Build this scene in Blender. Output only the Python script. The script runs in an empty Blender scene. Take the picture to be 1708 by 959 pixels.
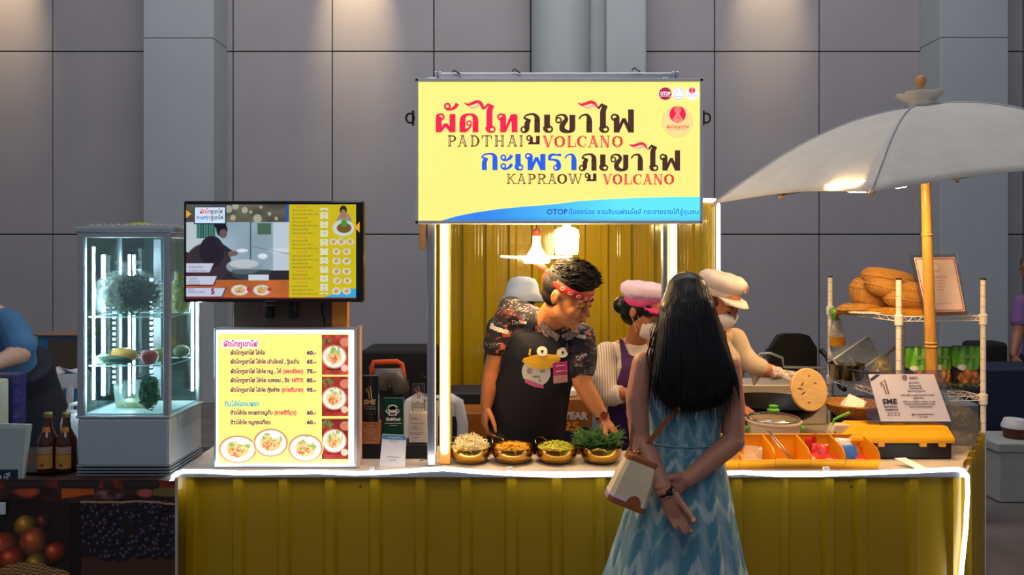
import bpy, bmesh, math, random
import numpy as np
from mathutils import Vector, Matrix, Quaternion
from mathutils.bvhtree import BVHTree
from mathutils.geometry import tessellate_polygon
random.seed(7)
C = bpy.context.scene.collection
F = 1240.0                      # focal length in pixels of the 1708 x 959 frame
EYE = 1.65
def P(px, py, Y):               # point at distance Y seen at pixel px, py
    return Vector(((px-854.0)*Y/F, Y, EYE-(py-430.0)*Y/F))
# ---------------------------------------------------------------- camera, world, lights, exposure
cd = bpy.data.cameras.new('camera'); cam = bpy.data.objects.new('camera', cd); C.objects.link(cam)
cam.location = (0, 0, EYE); cam.rotation_euler = (math.pi/2, 0, 0)
cd.sensor_width = 36.0; cd.lens = 36.0*F/1708.0; cd.shift_y = -(479.5-430.0)/1708.0
cd.clip_start = 0.05; cd.clip_end = 100
bpy.context.scene.camera = cam
vs = bpy.context.scene.view_settings
vs.view_transform = 'Standard'; vs.look = 'None'; vs.gamma = 1; vs.exposure = 0.0; vs.use_curve_mapping = False
w = bpy.data.worlds.new('hall'); bpy.context.scene.world = w; w.use_nodes = True
bg = w.node_tree.nodes['Background']; bg.inputs[0].default_value = (0.62, 0.72, 1.0, 1); bg.inputs[1].default_value = 0.19
def area(name, loc, target, size, energy, col, sy=None):
    l = bpy.data.lights.new(name, 'AREA'); l.size = size; l.energy = energy; l.color = col
    if sy: l.shape = 'RECTANGLE'; l.size_y = sy
    o = bpy.data.objects.new(name, l); C.objects.link(o); o.location = loc
    o.rotation_euler = (Vector(target)-Vector(loc)).to_track_quat('-Z', 'Y').to_euler(); return o
def spot(name, loc, target, energy, col, ang, blend, r=.05):
    l = bpy.data.lights.new(name, 'SPOT'); l.energy = energy; l.color = col; l.spot_size = math.radians(ang); l.spot_blend = blend; l.shadow_soft_size = r
    o = bpy.data.objects.new(name, l); C.objects.link(o); o.location = loc
    o.rotation_euler = (Vector(target)-Vector(loc)).to_track_quat('-Z', 'Y').to_euler(); return o
area('hall_light_front', (-.5, -2.5, 6.5), (0, 4.5, .8), 4, 110, (1, .95, .9))
area('back_wall_fill', (0, 4.6, 7.6), (0, 8.8, 1.0), 9, 270, (1, .96, .97), 2)  # unseen area light added to brighten the back wall
for i, (x, e) in enumerate([(-6.0, 420), (-1.85, 520), (3.05, 330)]):   # downlights washing the back wall
    spot('wall_downlight', (x, 8.2, 6.2), (x, 8.83, 4.75), e, (1, .70, .40), 36, 1.0)
# ---------------------------------------------------------------- materials
def lin(c):
    if isinstance(c, str):
        c = c.lstrip('#'); c = [int(c[i:i+2], 16)/255 for i in (0, 2, 4)]
    return tuple((x/12.92 if x <= .04045 else ((x+.055)/1.055)**2.4) for x in c[:3])
MATS = {}
def mat(name, col, rough=.5, metal=0, bump=0, bscale=60, var=.06, vscale=8, emit=0, ecol=None, trans=0, ior=1.45, alpha=1, sheen=0, coat=0, spec=.5, attr=None, aniso=(1, 1, 1)):
    if name in MATS: return MATS[name]
    m = bpy.data.materials.new(name); m.use_nodes = True; nt = m.node_tree; b = nt.nodes['Principled BSDF']
    L = nt.links.new; c = lin(col)
    b.inputs['Roughness'].default_value = rough; b.inputs['Metallic'].default_value = metal
    b.inputs['Specular IOR Level'].default_value = spec
    b.inputs['Coat Weight'].default_value = coat; b.inputs['Transmission Weight'].default_value = trans
    b.inputs['IOR'].default_value = ior; b.inputs['Alpha'].default_value = alpha; b.inputs['Sheen Weight'].default_value = sheen
    tc = nt.nodes.new('ShaderNodeTexCoord'); mp = nt.nodes.new('ShaderNodeMapping'); mp.inputs['Scale'].default_value = aniso
    L(tc.outputs['Object'], mp.inputs[0])
    if attr:
        a = nt.nodes.new('ShaderNodeVertexColor'); a.layer_name = attr; src = a.outputs[0]
        L(src, b.inputs['Base Color'])
        if emit: L(src, b.inputs['Emission Color'])
    else:
        n = nt.nodes.new('ShaderNodeTexNoise'); n.inputs['Scale'].default_value = vscale; n.inputs['Detail'].default_value = 4; L(mp.outputs[0], n.inputs['Vector'])
        r = nt.nodes.new('ShaderNodeValToRGB'); e = r.color_ramp.elements
        e[0].position = .3; e[1].position = .7
        e[0].color = (*[x*(1-var) for x in c], 1); e[1].color = (*[min(1, x*(1+var)) for x in c], 1)
        L(n.outputs[0], r.inputs[0]); L(r.outputs[0], b.inputs['Base Color'])
        if emit: b.inputs['Emission Color'].default_value = (*(lin(ecol) if ecol else c), 1)
    b.inputs['Emission Strength'].default_value = emit
    if bump:
        n2 = nt.nodes.new('ShaderNodeTexNoise'); n2.inputs['Scale'].default_value = bscale; n2.inputs['Detail'].default_value = 3; L(mp.outputs[0], n2.inputs['Vector'])
        bp = nt.nodes.new('ShaderNodeBump'); bp.inputs['Strength'].default_value = bump; bp.inputs['Distance'].default_value = .004
        L(n2.outputs[0], bp.inputs['Height']); L(bp.outputs[0], b.inputs['Normal'])
    MATS[name] = m; return m
def weave(name, c1, c2, s=90):
    m = bpy.data.materials.new(name); m.use_nodes = True; nt = m.node_tree; L = nt.links.new; b = nt.nodes['Principled BSDF']; b.inputs['Roughness'].default_value = .5
    tc = nt.nodes.new('ShaderNodeTexCoord'); ws = []
    for d in ('X', 'Z'):
        w_ = nt.nodes.new('ShaderNodeTexWave'); w_.bands_direction = d; w_.inputs['Scale'].default_value = s*(.5 if d == 'X' else .8); w_.inputs['Distortion'].default_value = 2.5; w_.inputs['Detail'].default_value = 1; L(tc.outputs['Object'], w_.inputs['Vector']); ws.append(w_)
    mu = nt.nodes.new('ShaderNodeMath'); mu.operation = 'MULTIPLY'; L(ws[0].outputs[1], mu.inputs[0]); L(ws[1].outputs[1], mu.inputs[1])
    r = nt.nodes.new('ShaderNodeValToRGB'); r.color_ramp.elements[0].color = (*lin(c1), 1); r.color_ramp.elements[1].color = (*lin(c2), 1); r.color_ramp.elements[1].position = .45; L(mu.outputs[0], r.inputs[0]); L(r.outputs[0], b.inputs['Base Color'])
    bp = nt.nodes.new('ShaderNodeBump'); bp.inputs['Strength'].default_value = .8; bp.inputs['Distance'].default_value = .003; L(mu.outputs[0], bp.inputs['Height']); L(bp.outputs[0], b.inputs['Normal']); MATS[name] = m; return m
def glassy(name, col, rough=.04, mix=.12, tint=.95):     # thin clear sheet: mostly transparent with a glossy coat
    if name in MATS: return MATS[name]
    m = bpy.data.materials.new(name); m.use_nodes = True; nt = m.node_tree; nt.nodes.clear(); L = nt.links.new
    o = nt.nodes.new('ShaderNodeOutputMaterial'); t = nt.nodes.new('ShaderNodeBsdfTransparent'); t.inputs[0].default_value = (*[x*tint for x in lin(col)], 1)
    g = nt.nodes.new('ShaderNodeBsdfGlossy'); g.inputs['Roughness'].default_value = rough
    fr = nt.nodes.new('ShaderNodeFresnel'); fr.inputs[0].default_value = 1.35
    ma = nt.nodes.new('ShaderNodeMath'); ma.operation = 'ADD'; ma.use_clamp = True; ma.inputs[1].default_value = mix*.3
    tc = nt.nodes.new('ShaderNodeTexCoord'); n = nt.nodes.new('ShaderNodeTexNoise'); n.inputs['Scale'].default_value = 12; L(tc.outputs['Object'], n.inputs['Vector'])
    bp = nt.nodes.new('ShaderNodeBump'); bp.inputs['Strength'].default_value = .05; L(n.outputs[0], bp.inputs['Height']); L(bp.outputs[0], g.inputs['Normal'])
    L(fr.outputs[0], ma.inputs[0]); mn_ = nt.nodes.new('ShaderNodeMath'); mn_.operation = 'MINIMUM'; mn_.inputs[1].default_value = .16; L(ma.outputs[0], mn_.inputs[0]); ma = mn_; mx = nt.nodes.new('ShaderNodeMixShader'); L(ma.outputs[0], mx.inputs[0]); L(t.outputs[0], mx.inputs[1]); L(g.outputs[0], mx.inputs[2]); L(mx.outputs[0], o.inputs[0])
    MATS[name] = m; return m
def plasticbag(name, col, dens=.35, wr=40):              # crinkled clear film
    if name in MATS: return MATS[name]
    m = bpy.data.materials.new(name); m.use_nodes = True; nt = m.node_tree; L = nt.links.new
    b = nt.nodes['Principled BSDF']; b.inputs['Base Color'].default_value = (*lin(col), 1); b.inputs['Roughness'].default_value = .18; b.inputs['Coat Weight'].default_value = .5
    tc = nt.nodes.new('ShaderNodeTexCoord'); n = nt.nodes.new('ShaderNodeTexNoise'); n.inputs['Scale'].default_value = wr; n.inputs['Detail'].default_value = 5; n.inputs['Distortion'].default_value = 1.5
    L(tc.outputs['Object'], n.inputs['Vector'])
    bp = nt.nodes.new('ShaderNodeBump'); bp.inputs['Strength'].default_value = .9; bp.inputs['Distance'].default_value = .01; L(n.outputs[0], bp.inputs['Height']); L(bp.outputs[0], b.inputs['Normal'])
    r = nt.nodes.new('ShaderNodeMapRange'); r.inputs[1].default_value = .4; r.inputs[2].default_value = .7; r.inputs[3].default_value = dens*.5; r.inputs[4].default_value = min(1, dens*1.8); L(n.outputs[0], r.inputs[0])
    L(r.outputs[0], b.inputs['Alpha']); MATS[name] = m; return m
# ---------------------------------------------------------------- mesh builder
class MB:
    def __init__(s): s.v = []; s.f = []; s.mi = []; s.cur = 0
    def add(s, vs, fs):
        k = len(s.v); s.v += [Vector(p) for p in vs]; s.f += [tuple(i+k for i in f) for f in fs]; s.mi += [s.cur]*len(fs); return s
    def box(s, a, b, M=None):
        x0, y0, z0 = a; x1, y1, z1 = b
        vs = [Vector(p) for p in ((x0,y0,z0),(x1,y0,z0),(x1,y1,z0),(x0,y1,z0),(x0,y0,z1),(x1,y0,z1),(x1,y1,z1),(x0,y1,z1))]
        if M: vs = [M @ p for p in vs]
        return s.add(vs, [(0,3,2,1),(4,5,6,7),(0,1,5,4),(1,2,6,5),(2,3,7,6),(3,0,4,7)])
    def rbox(s, a, b, r=.005, seg=2, M=None):
        bm = bmesh.new(); bmesh.ops.create_cube(bm, size=1)
        for v in bm.verts: v.co = Vector([(a[i]+b[i])/2+v.co[i]*(b[i]-a[i]) for i in range(3)])
        bmesh.ops.bevel(bm, geom=bm.edges[:], offset=r, segments=seg, affect='EDGES', profile=.5)
        bm.verts.index_update(); vs = [(M @ v.co if M else v.co.copy()) for v in bm.verts]; fs = [[v.index for v in f.verts] for f in bm.faces]; bm.free()
        return s.add(vs, fs)
    def loft(s, rings, cap=True, closed=True):
        n = len(rings[0]); vs = [p for r in rings for p in r]; fs = []
        for i in range(len(rings)-1):
            for j in range(n if closed else n-1):
                a = i*n+j; b = i*n+(j+1) % n; fs.append((a, b, b+n, a+n))
        if cap: fs.append(tuple(range(n-1, -1, -1))); fs.append(tuple(range((len(rings)-1)*n, len(rings)*n)))
        return s.add(vs, fs)
    def tube(s, pts, rad, n=8, side=None, cap=True, roundcap=False):
        pts = [Vector(p) for p in pts]
        if not isinstance(rad, (list, tuple)): rad = [rad]*len(pts)
        rad = [r if isinstance(r, (list, tuple)) else (r, r) for r in rad]
        if roundcap:
            d0 = (pts[0]-pts[1]).normalized(); d1 = (pts[-1]-pts[-2]).normalized(); r0 = rad[0]; r1 = rad[-1]
            pre = [(pts[0]+d0*min(r0)*math.sin(t), (r0[0]*math.cos(t), r0[1]*math.cos(t))) for t in (1.35, .9, .45)]
            post = [(pts[-1]+d1*min(r1)*math.sin(t), (r1[0]*math.cos(t), r1[1]*math.cos(t))) for t in (.45, .9, 1.35)]
            pts = [p for p, _ in pre]+pts+[p for p, _ in post]; rad = [r for _, r in pre]+rad+[r for _, r in post]
        rings = []; prev = None
        for i, p in enumerate(pts):
            t = (pts[min(i+1, len(pts)-1)]-pts[max(i-1, 0)])
            t = t.normalized() if t.length > 1e-9 else Vector((0, 0, 1))
            if prev is None:
                u = Vector(side) if side is not None else (Vector((1, 0, 0)) if abs(t.x) < .8 else Vector((0, 1, 0)))
            else: u = prev
            if side is not None: u = Vector(side)
            u = (u-t*u.dot(t)); u = u.normalized() if u.length > 1e-6 else t.orthogonal().normalized()
            v = t.cross(u); prev = u; ra, rb = rad[i]
            rings.append([p+u*(ra*math.cos(2*math.pi*k/n))+v*(rb*math.sin(2*math.pi*k/n)) for k in range(n)])
        return s.loft(rings, cap)
    def cap(s, a, b, ra, rb=None, n=12):        # tapered capsule
        return s.tube([a, b], [ra, rb if rb is not None else ra], n, roundcap=True)
    def limb(s, pts, rad, n=12):
        for i in range(len(pts)-1): s.cap(pts[i], pts[i+1], rad[i], rad[i+1], n)
        return s
    def ell(s, c, r, R=None, nu=20, nv=12):
        c = Vector(c); rings = []
        if not isinstance(r, (tuple, list)): r = (r, r, r)
        for i in range(1, nv):
            a = math.pi*i/nv
            rings.append([Vector((r[0]*math.sin(a)*math.cos(2*math.pi*k/nu), r[1]*math.sin(a)*math.sin(2*math.pi*k/nu), -r[2]*math.cos(a))) for k in range(nu)])
        vs = [Vector((0, 0, -r[2]))]+[p for q in rings for p in q]+[Vector((0, 0, r[2]))]
        fs = [(0, 1+(k+1) % nu, 1+k) for k in range(nu)]
        for i in range(nv-2):
            for k in range(nu):
                a = 1+i*nu+k; b = 1+i*nu+(k+1) % nu; fs.append((a, b, b+nu, a+nu))
        l = len(vs)-1; o = 1+(nv-2)*nu; fs += [(l, o+k, o+(k+1) % nu) for k in range(nu)]
        if R is not None: vs = [R @ v for v in vs]
        return s.add([c+v for v in vs], fs)
    def lathe(s, prof, c=(0, 0, 0), n=24, M=None, sq=(1, 1)):
        rings = [[Vector((r*math.cos(2*math.pi*k/n)*sq[0], r*math.sin(2*math.pi*k/n)*sq[1], z)) for k in range(n)] for r, z in prof]
        c = Vector(c); rings = [[c+(M @ p if M else p) for p in q] for q in rings]
        return s.loft(rings, False)
    def poly(s, pts, depth=None):               # planar polygon (any concave outline), optional extrusion vector
        pts = [Vector(p) for p in pts]; tr = tessellate_polygon([pts]); n = len(pts)
        if depth is None: return s.add(pts, [tuple(t) for t in tr])
        d = Vector(depth)
        return s.add(pts+[p+d for p in pts], [tuple(t) for t in tr]+[tuple(i+n for i in reversed(t)) for t in tr]+[(i, (i+1) % n, (i+1) % n+n, i+n) for i in range(n)])
    def mesh(s, name='m'):
        me = bpy.data.meshes.new(name); me.from_pydata([tuple(v) for v in s.v], [], s.f); me.update(); return me
    def build(s, name, mats, parent=None, at=None, smooth=False, fix=True):
        org = Vector(at) if at is not None else (root_loc(parent) if parent else Vector((0, 0, 0)))
        me = bpy.data.meshes.new(name); me.from_pydata([tuple(v-org) for v in s.v], [], s.f)
        if not isinstance(mats, (list, tuple)): mats = [mats]
        for m in mats: me.materials.append(m)
        if len(mats) > 1: me.polygons.foreach_set('material_index', s.mi)
        if fix:
            bm = bmesh.new(); bm.from_mesh(me); bmesh.ops.recalc_face_normals(bm, faces=bm.faces[:]); bm.to_mesh(me); bm.free()
        if smooth: me.shade_smooth()
        if smooth == 'auto': 
            try: me.set_sharp_from_angle(angle=math.radians(40))
            except Exception: pass
        me.update(); o = bpy.data.objects.new(name, me); C.objects.link(o)
        if parent: o.parent = parent
        else: o.location = org
        return o
def root_loc(o):
    l = Vector((0, 0, 0))
    while o is not None: l = l+o.location; o = o.parent
    return l
def tag(o, label=None, cat=None, group=None, kind=None):
    if label: o['label'] = label
    if cat: o['category'] = cat
    if group: o['group'] = group
    if kind: o['kind'] = kind
    return o
def thing(name, label, cat, loc, group=None):
    o = bpy.data.objects.new(name, None); C.objects.link(o); o.location = loc; o.empty_display_size = .1
    return tag(o, label, cat, group)
def dup(o, loc=None, rz=None, label=None, parent=None, scale=None):
    def cp(a, p):
        c = a.copy(); C.objects.link(c); c.parent = p
        for ch in list(a.children): cp(ch, c)
        return c
    c = cp(o, parent)
    if loc is not None: c.location = loc
    if rz is not None: c.rotation_euler.z = rz
    if label: c['label'] = label
    if scale: c.scale = scale
    return c
def fuse(name, mb, mats, voxel=.006, smooth=4, parent=None, post=None):   # one continuous surface out of overlapping volumes
    me = mb.mesh('tmp'); bm = bmesh.new(); bm.from_mesh(me); bmesh.ops.recalc_face_normals(bm, faces=bm.faces[:]); bm.to_mesh(me); bm.free()
    o = bpy.data.objects.new('tmp', me); C.objects.link(o)
    r = o.modifiers.new('r', 'REMESH'); r.mode = 'VOXEL'; r.voxel_size = voxel
    if smooth: s = o.modifiers.new('s', 'SMOOTH'); s.factor = .5; s.iterations = smooth
    dg = bpy.context.evaluated_depsgraph_get(); me2 = bpy.data.meshes.new_from_object(o.evaluated_get(dg))
    bpy.data.objects.remove(o); bpy.data.meshes.remove(me)
    org = root_loc(parent) if parent else Vector((0, 0, 0))
    me2.name = name
    if post: post(me2)
    me2.transform(Matrix.Translation(-org)); me2.materials.clear()
    for m in (mats if isinstance(mats, (list, tuple)) else [mats]): me2.materials.append(m)
    me2.shade_smooth(); o = bpy.data.objects.new(name, me2); C.objects.link(o)
    if parent: o.parent = parent
    return o
def bvh(o):
    org = root_loc(o); me = o.data
    return BVHTree.FromPolygons([v.co+org for v in me.vertices], [tuple(p.vertices) for p in me.polygons])
# ---------------------------------------------------------------- flat writing and print
class Plane:                      # a flat face: origin = top left corner, r = right, d = down (unit vectors), pixel scale k (metres per photo pixel)
    def __init__(s, o, r, d, k=1, lift=.0012): s.o = Vector(o); s.r = Vector(r); s.d = Vector(d); s.k = k; s.n = s.d.cross(s.r).normalized(); s.lift = lift
    def at(s, u, v, l=1): return s.o+s.r*(u*s.k)+s.d*(v*s.k)+s.n*(s.lift*l)
def text(body, pl, u, v, h, m, parent, name='lettering', align='LEFT', bold=0, xs=1, l=1, shear=0, width=None):
    # baseline at (u, v) on the plane, h = capital height in the plane's units
    c = bpy.data.curves.new(name, 'FONT'); c.body = body; c.size = h*pl.k/.72; c.align_x = align; c.offset = bold*pl.k; c.shear = shear; c.resolution_u = 2
    c.materials.append(m); o = bpy.data.objects.new(name, c); C.objects.link(o)
    p = pl.at(u, v, l)-root_loc(parent); R = Matrix((pl.r, -pl.d, pl.n)).transposed().to_4x4()
    if width:
        bpy.context.view_layer.update(); wd = o.dimensions.x; xs = width*pl.k/max(wd, 1e-6)
    o.parent = parent; o.matrix_basis = Matrix.Translation(p) @ R @ Matrix.Diagonal((xs, 1, 1, 1)); return o
def stroke(mb, pl, pts, w, l=1, caps=False, curve=False):
    pts = [Vector((p[0], p[1])) for p in pts]
    if not isinstance(w, (list, tuple)): w = [w]*len(pts)
    w = list(w)
    if curve and len(pts) > 2:
        q = []; ww = []
        for i in range(len(pts)-1):
            p0 = pts[max(i-1, 0)]; p1 = pts[i]; p2 = pts[i+1]; p3 = pts[min(i+2, len(pts)-1)]
            for j in range(6):
                t = j/6; q.append(.5*((2*p1)+(p2-p0)*t+(2*p0-5*p1+4*p2-p3)*t*t+(3*p1-p0-3*p2+p3)*t**3)); ww.append(w[i]*(1-t)+w[i+1]*t)
        q.append(pts[-1]); ww.append(w[-1]); pts = q; w = ww
    L = []; R = []
    for i, p in enumerate(pts):
        t = pts[min(i+1, len(pts)-1)]-pts[max(i-1, 0)]; t = t.normalized() if t.length > 0 else Vector((1, 0)); n = Vector((-t.y, t.x))*w[i]/2
        a = p+n; b = p-n; L.append(pl.at(a.x, a.y, l)); R.append(pl.at(b.x, b.y, l))
    vs = L+R; n = len(L); mb.add(vs, [(i, i+1, n+i+1, n+i) for i in range(n-1)])
def ring(mb, pl, cx, cy, ro, ri, l=1, n=28, sy=1):
    vs = [pl.at(cx+r*math.cos(2*math.pi*k/n), cy+r*sy*math.sin(2*math.pi*k/n), l) for r in (ro, ri) for k in range(n)]
    if ri <= 0: mb.add(vs[:n], [tuple(range(n))])
    else: mb.add(vs, [(k, (k+1) % n, n+(k+1) % n, n+k) for k in range(n)])
def fpoly(mb, pl, pts, l=1): mb.poly([pl.at(x, y, l) for x, y in pts])
def rect(mb, pl, x0, y0, x1, y1, l=1): mb.add([pl.at(x0, y0, l), pl.at(x1, y0, l), pl.at(x1, y1, l), pl.at(x0, y1, l)], [(0, 1, 2, 3)])
def printed(name, pl, u0, v0, u1, v1, nx, ny, fn, parent, emit=0, rough=.4, l=.6, bend=None):   # picture print: colours computed per vertex of a fine grid
    us = np.linspace(0, 1, nx); vv = np.linspace(0, 1, ny); U, V = np.meshgrid(us, vv); col = fn(U, V).reshape(-1, 3).clip(0, 1)
    org = root_loc(parent) if parent else Vector((0, 0, 0)); o0 = np.array(pl.at(0, 0, l)-org); r = np.array(pl.r)*pl.k; d = np.array(pl.d)*pl.k
    X = o0[None]+np.outer((u0+U*(u1-u0)).ravel(), r)+np.outer((v0+V*(v1-v0)).ravel(), d)
    if bend is not None: X = bend(X, U.ravel(), V.ravel())
    idx = np.arange(nx*ny).reshape(ny, nx); f = np.stack([idx[:-1, :-1], idx[1:, :-1], idx[1:, 1:], idx[:-1, 1:]], -1).reshape(-1, 4)
    me = bpy.data.meshes.new(name); me.from_pydata(X.tolist(), [], f.tolist())
    ca = me.color_attributes.new('col', 'FLOAT_COLOR', 'POINT'); L = np.where(col <= .04045, col/12.92, ((col+.055)/1.055)**2.4)
    ca.data.foreach_set('color', np.concatenate([L, np.ones((len(L), 1))], 1).astype(np.float32).ravel())
    me.materials.append(mat('print_%.2f_%.2f' % (emit, rough), '#ffffff', rough, attr='col', emit=emit)); me.update()
    o = bpy.data.objects.new(name, me); C.objects.link(o)
    if parent: o.parent = parent
    return o
def hx(c): c = c.lstrip('#'); return np.array([int(c[i:i+2], 16)/255 for i in (0, 2, 4)])
def vnoise(U, V, s, seed=0):      # cheap smooth value noise on arrays
    rs = np.random.RandomState(seed); G = rs.rand(64, 64); x = U*s; y = V*s; xi = np.floor(x).astype(int); yi = np.floor(y).astype(int)
    fx = x-xi; fy = y-yi; fx = fx*fx*(3-2*fx); fy = fy*fy*(3-2*fy); g = lambda a, b: G[b % 64, a % 64]
    return (g(xi, yi)*(1-fx)+g(xi+1, yi)*fx)*(1-fy)+(g(xi, yi+1)*(1-fx)+g(xi+1, yi+1)*fx)*fy
def over(img, mask, c):
    m = np.clip(mask, 0, 1)[..., None]; return img*(1-m)+np.asarray(c)*m
def disc(U, V, cx, cy, rx, ry, soft=.08): return np.clip((1-np.sqrt(((U-cx)/rx)**2+((V-cy)/ry)**2))/soft, 0, 1)
XR = Vector((1, 0, 0)); DN = Vector((0, 0, -1))
def PX(Y, lift=.0012): return Plane(P(0, 0, Y), XR, DN, Y/F, lift)
# ---------------------------------------------------------------- the hall
M_wall = mat('wall_fabric', '#9c999b', .85, bump=.35, bscale=300, var=.05, vscale=1.2)
M_groove = mat('groove', '#3c3a3b', .9)
M_col = mat('column_paint', '#a3aaac', .6, bump=.15, bscale=250, var=.03, vscale=2)
M_floor = mat('floor_concrete', '#6d6561', .45, bump=.2, bscale=25, var=.22, vscale=2.5)
b = MB(); b.box((-13, -4, -.1), (13, 9.2, 0)); tag(b.build('floor', M_floor), kind='structure', label='dark grey worn concrete hall floor')
WY = 8.86
b = MB(); b.box((-12.6, WY, 0), (12.6, WY+.2, 7.4)); wall = tag(b.build('wall_back', M_groove, at=(0, WY, 0)), kind='structure', label='tall grey panelled hall wall behind the stalls')
xs = [(px-854)*WY/F for px in (-900, -780, -605, -430, -256, -84, 90, 262, 390, 555, 724, 885, 1035, 1191, 1365, 1535, 1705, 1880, 2055, 2230, 2405, 2580)]
zs = [0, EYE+39*WY/F, EYE+343*WY/F, 6.3, 7.4]
pieces = {}
for i in range(len(xs)-1):
    for j in range(len(zs)-1):
        w_, h_ = xs[i+1]-xs[i], zs[j+1]-zs[j]; key = (round(w_, 2), j)
        g = .007
        if key not in pieces:
            b = MB(); b.rbox((g, -.03, g), (w_-g, .002, h_-g), .004, 1); o = b.build('panel', M_wall, at=(0, 0, 0)); o.parent = wall; pieces[key] = o
        else:
            o = pieces[key].copy(); C.objects.link(o)
        o.location = (xs[i], 0, zs[j])
def column(n, px0, px1, pxs, Y0, label):
    x0 = (px0-854)*Y0/F; x1 = (px1-854)*Y0/F; b = MB()
    b.rbox((x0, Y0, 0), (x1, WY-.032, 4.13), .006, 1); b.rbox((x0, Y0, 4.14), (x1, WY-.032, 7.4), .006, 1); b.box((x0+.01, Y0+.01, .01), (x1-.01, WY-.04, 7.39))
    tag(b.build(n, M_col, at=(x0, Y0, 0)), kind='structure', label=label)
column('column_1', 239, 356, 375, 8.42, 'square pale grey column left of the screen')
column('column_2', 1569, 1682, 1535, 8.40, 'square pale grey column behind the umbrella')
b = MB(); x = (936-854)*8.6/F
b.tube([(x, 8.6, 0), (x, 8.6, 7.4)], .34, 40); tag(b.build('column_3', M_col, at=(x, 8.6, 0), smooth='auto'), kind='structure', label='round pale column above the big sign, left one')
b = MB(); x0 = (980-854)*8.6/F; x1 = (1010-854)*8.6/F; x2 = (1077-854)*8.5/F
b.rbox((x0, 8.62, 0), (x1, WY-.032, 7.4), .01, 1); b.rbox((x1-.01, 8.45, 0), (x2, WY-.032, 7.4), .02, 2)
tag(b.build('column_4', M_col, at=(x1, 8.5, 0)), kind='structure', label='stepped square column beside the round one')
# ---------------------------------------------------------------- counter
M_yel = mat('yellow_sheet', '#a8860a', .3, bump=.12, bscale=18, var=.05, vscale=5, coat=.25, aniso=(1, 1, .15))
M_yel2 = mat('yellow_panel', '#a38808', .12, bump=.4, bscale=14, var=.06, vscale=4, coat=.4, aniso=(1, 1, .12))
M_alu = mat('aluminium', '#b9bcc2', .35, .9, var=.05)
M_white = mat('white_plastic', '#e4e4e2', .4)
M_top = mat('counter_laminate', '#cfc2b4', .4, var=.05, vscale=12, coat=.2)
M_led = mat('led_cool', '#ffffff', .5, emit=7, ecol='#f1f4ff')
M_ledw = mat('led_warm', '#fff0c0', .5, emit=9, ecol='#ffe09a')
M_black = mat('black_plastic', '#141416', .45)
M_blackm = mat('black_matt', '#0d0d10', .8)
def ribbed(mb, x0, x1, y, z0, z1, ribs, rw=.032, rs=.014, h=.022, micro=0):    # trapezoid-ribbed sheet in the XZ plane, ribs towards -Y, 1 mm thick
    pr = [(x0, 0)]
    for r in ribs:
        pr += [(r-rw/2-rs, 0), (r-rw/2, -h), (r+rw/2, -h), (r+rw/2+rs, 0)]
    pr.append((x1, 0)); pr = [p for p in pr if x0 <= p[0] <= x1]
    if micro:
        q = []
        for a, c in zip(pr, pr[1:]):
            q.append(a)
            if a[1] == 0 and c[1] == 0 and c[0]-a[0] > .06:
                for k in range(1, 4):
                    xm = a[0]+(c[0]-a[0])*k/4; q += [(xm-.006, 0), (xm-.003, -micro), (xm+.003, -micro), (xm+.006, 0)]
        q.append(pr[-1]); pr = q
    n = len(pr); t = .0012
    vs = [Vector((p[0], y+p[1], z)) for z in (z0, z1) for p in pr]+[Vector((p[0], y+p[1]+t, z)) for z in (z0, z1) for p in pr]
    fs = [(i, i+1, n+i+1, n+i) for i in range(n-1)]+[(2*n+i+1, 2*n+i, 3*n+i, 3*n+i+1) for i in range(n-1)]
    fs += [(n+i, n+i+1, 3*n+i+1, 3*n+i) for i in range(n-1)]
    mb.add(vs, fs)
CT = .785
counter = thing('market_counter', 'long yellow corrugated metal counter with a pale top edged in white light', 'counter', (.24, 3.3, 0))
ribx = [(px-854)*3.0/F for px in (312, 392, 469, 547, 623, 700, 776, 853, 929, 1003, 1080, 1157, 1234, 1311, 1388, 1442, 1530, 1602)]
sx = [-1.369, -.42, .62, 1.12, 1.852]
for i in range(4):
    b = MB(); y = 3.046-(.0022 if i % 2 else 0); x0, x1 = sx[i]-(.02 if i else 0), sx[i+1]
    ribbed(b, x0, x1, y, .005, .762, [r for r in ribx if x0+.03 < r < x1-.03 or (i in (0, 3) and x0 < r < x1)]); b.build('front_sheet', M_yel, counter)
# splayed right-hand side sheet, taller than the top
A = Vector((1.853, 3.05, 0)); Bq = Vector((2.27, 3.60, 0)); u = (Bq-A).normalized(); nrm = Vector((u.y, -u.x, 0)); Lr = (Bq-A).length
b = MB(); pr = [(0, 0)]
for r in (.10, .24, .38, .52, .64):
    pr += [(r-.03, 0), (r-.016, .02), (r+.016, .02), (r+.03, 0)]
pr.append((Lr, 0)); vs = []
for z in (.005, .79):
    for s_, d_ in pr: vs.append(A+u*s_+nrm*d_+Vector((0, 0, z+(.02 if z > .1 else 0))))
n = len(pr); b.add(vs+[v-nrm*.0015 for v in vs], [(i, i+1, n+i+1, n+i) for i in range(n-1)]+[(2*n+i+1, 2*n+i, 3*n+i, 3*n+i+1) for i in range(n-1)]+[(n+i, n+i+1, 3*n+i+1, 3*n+i) for i in range(n-1)])
b.build('side_sheet', M_yel, counter)
b = MB(); b.poly([(-1.369, 3.02, CT-.022), (1.852, 3.02, CT-.022), (2.14, 3.42, CT-.022), (1.05, 3.42, CT-.022), (1.0, 3.335, CT-.022), (.5, 3.335, CT-.022), (.42, 3.27, CT-.022), (-.1, 3.27, CT-.022), (-.2, 3.42, CT-.022), (-1.369, 3.42, CT-.022)], (0, 0, .022)); b.build('counter_top', M_top, counter)
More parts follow.
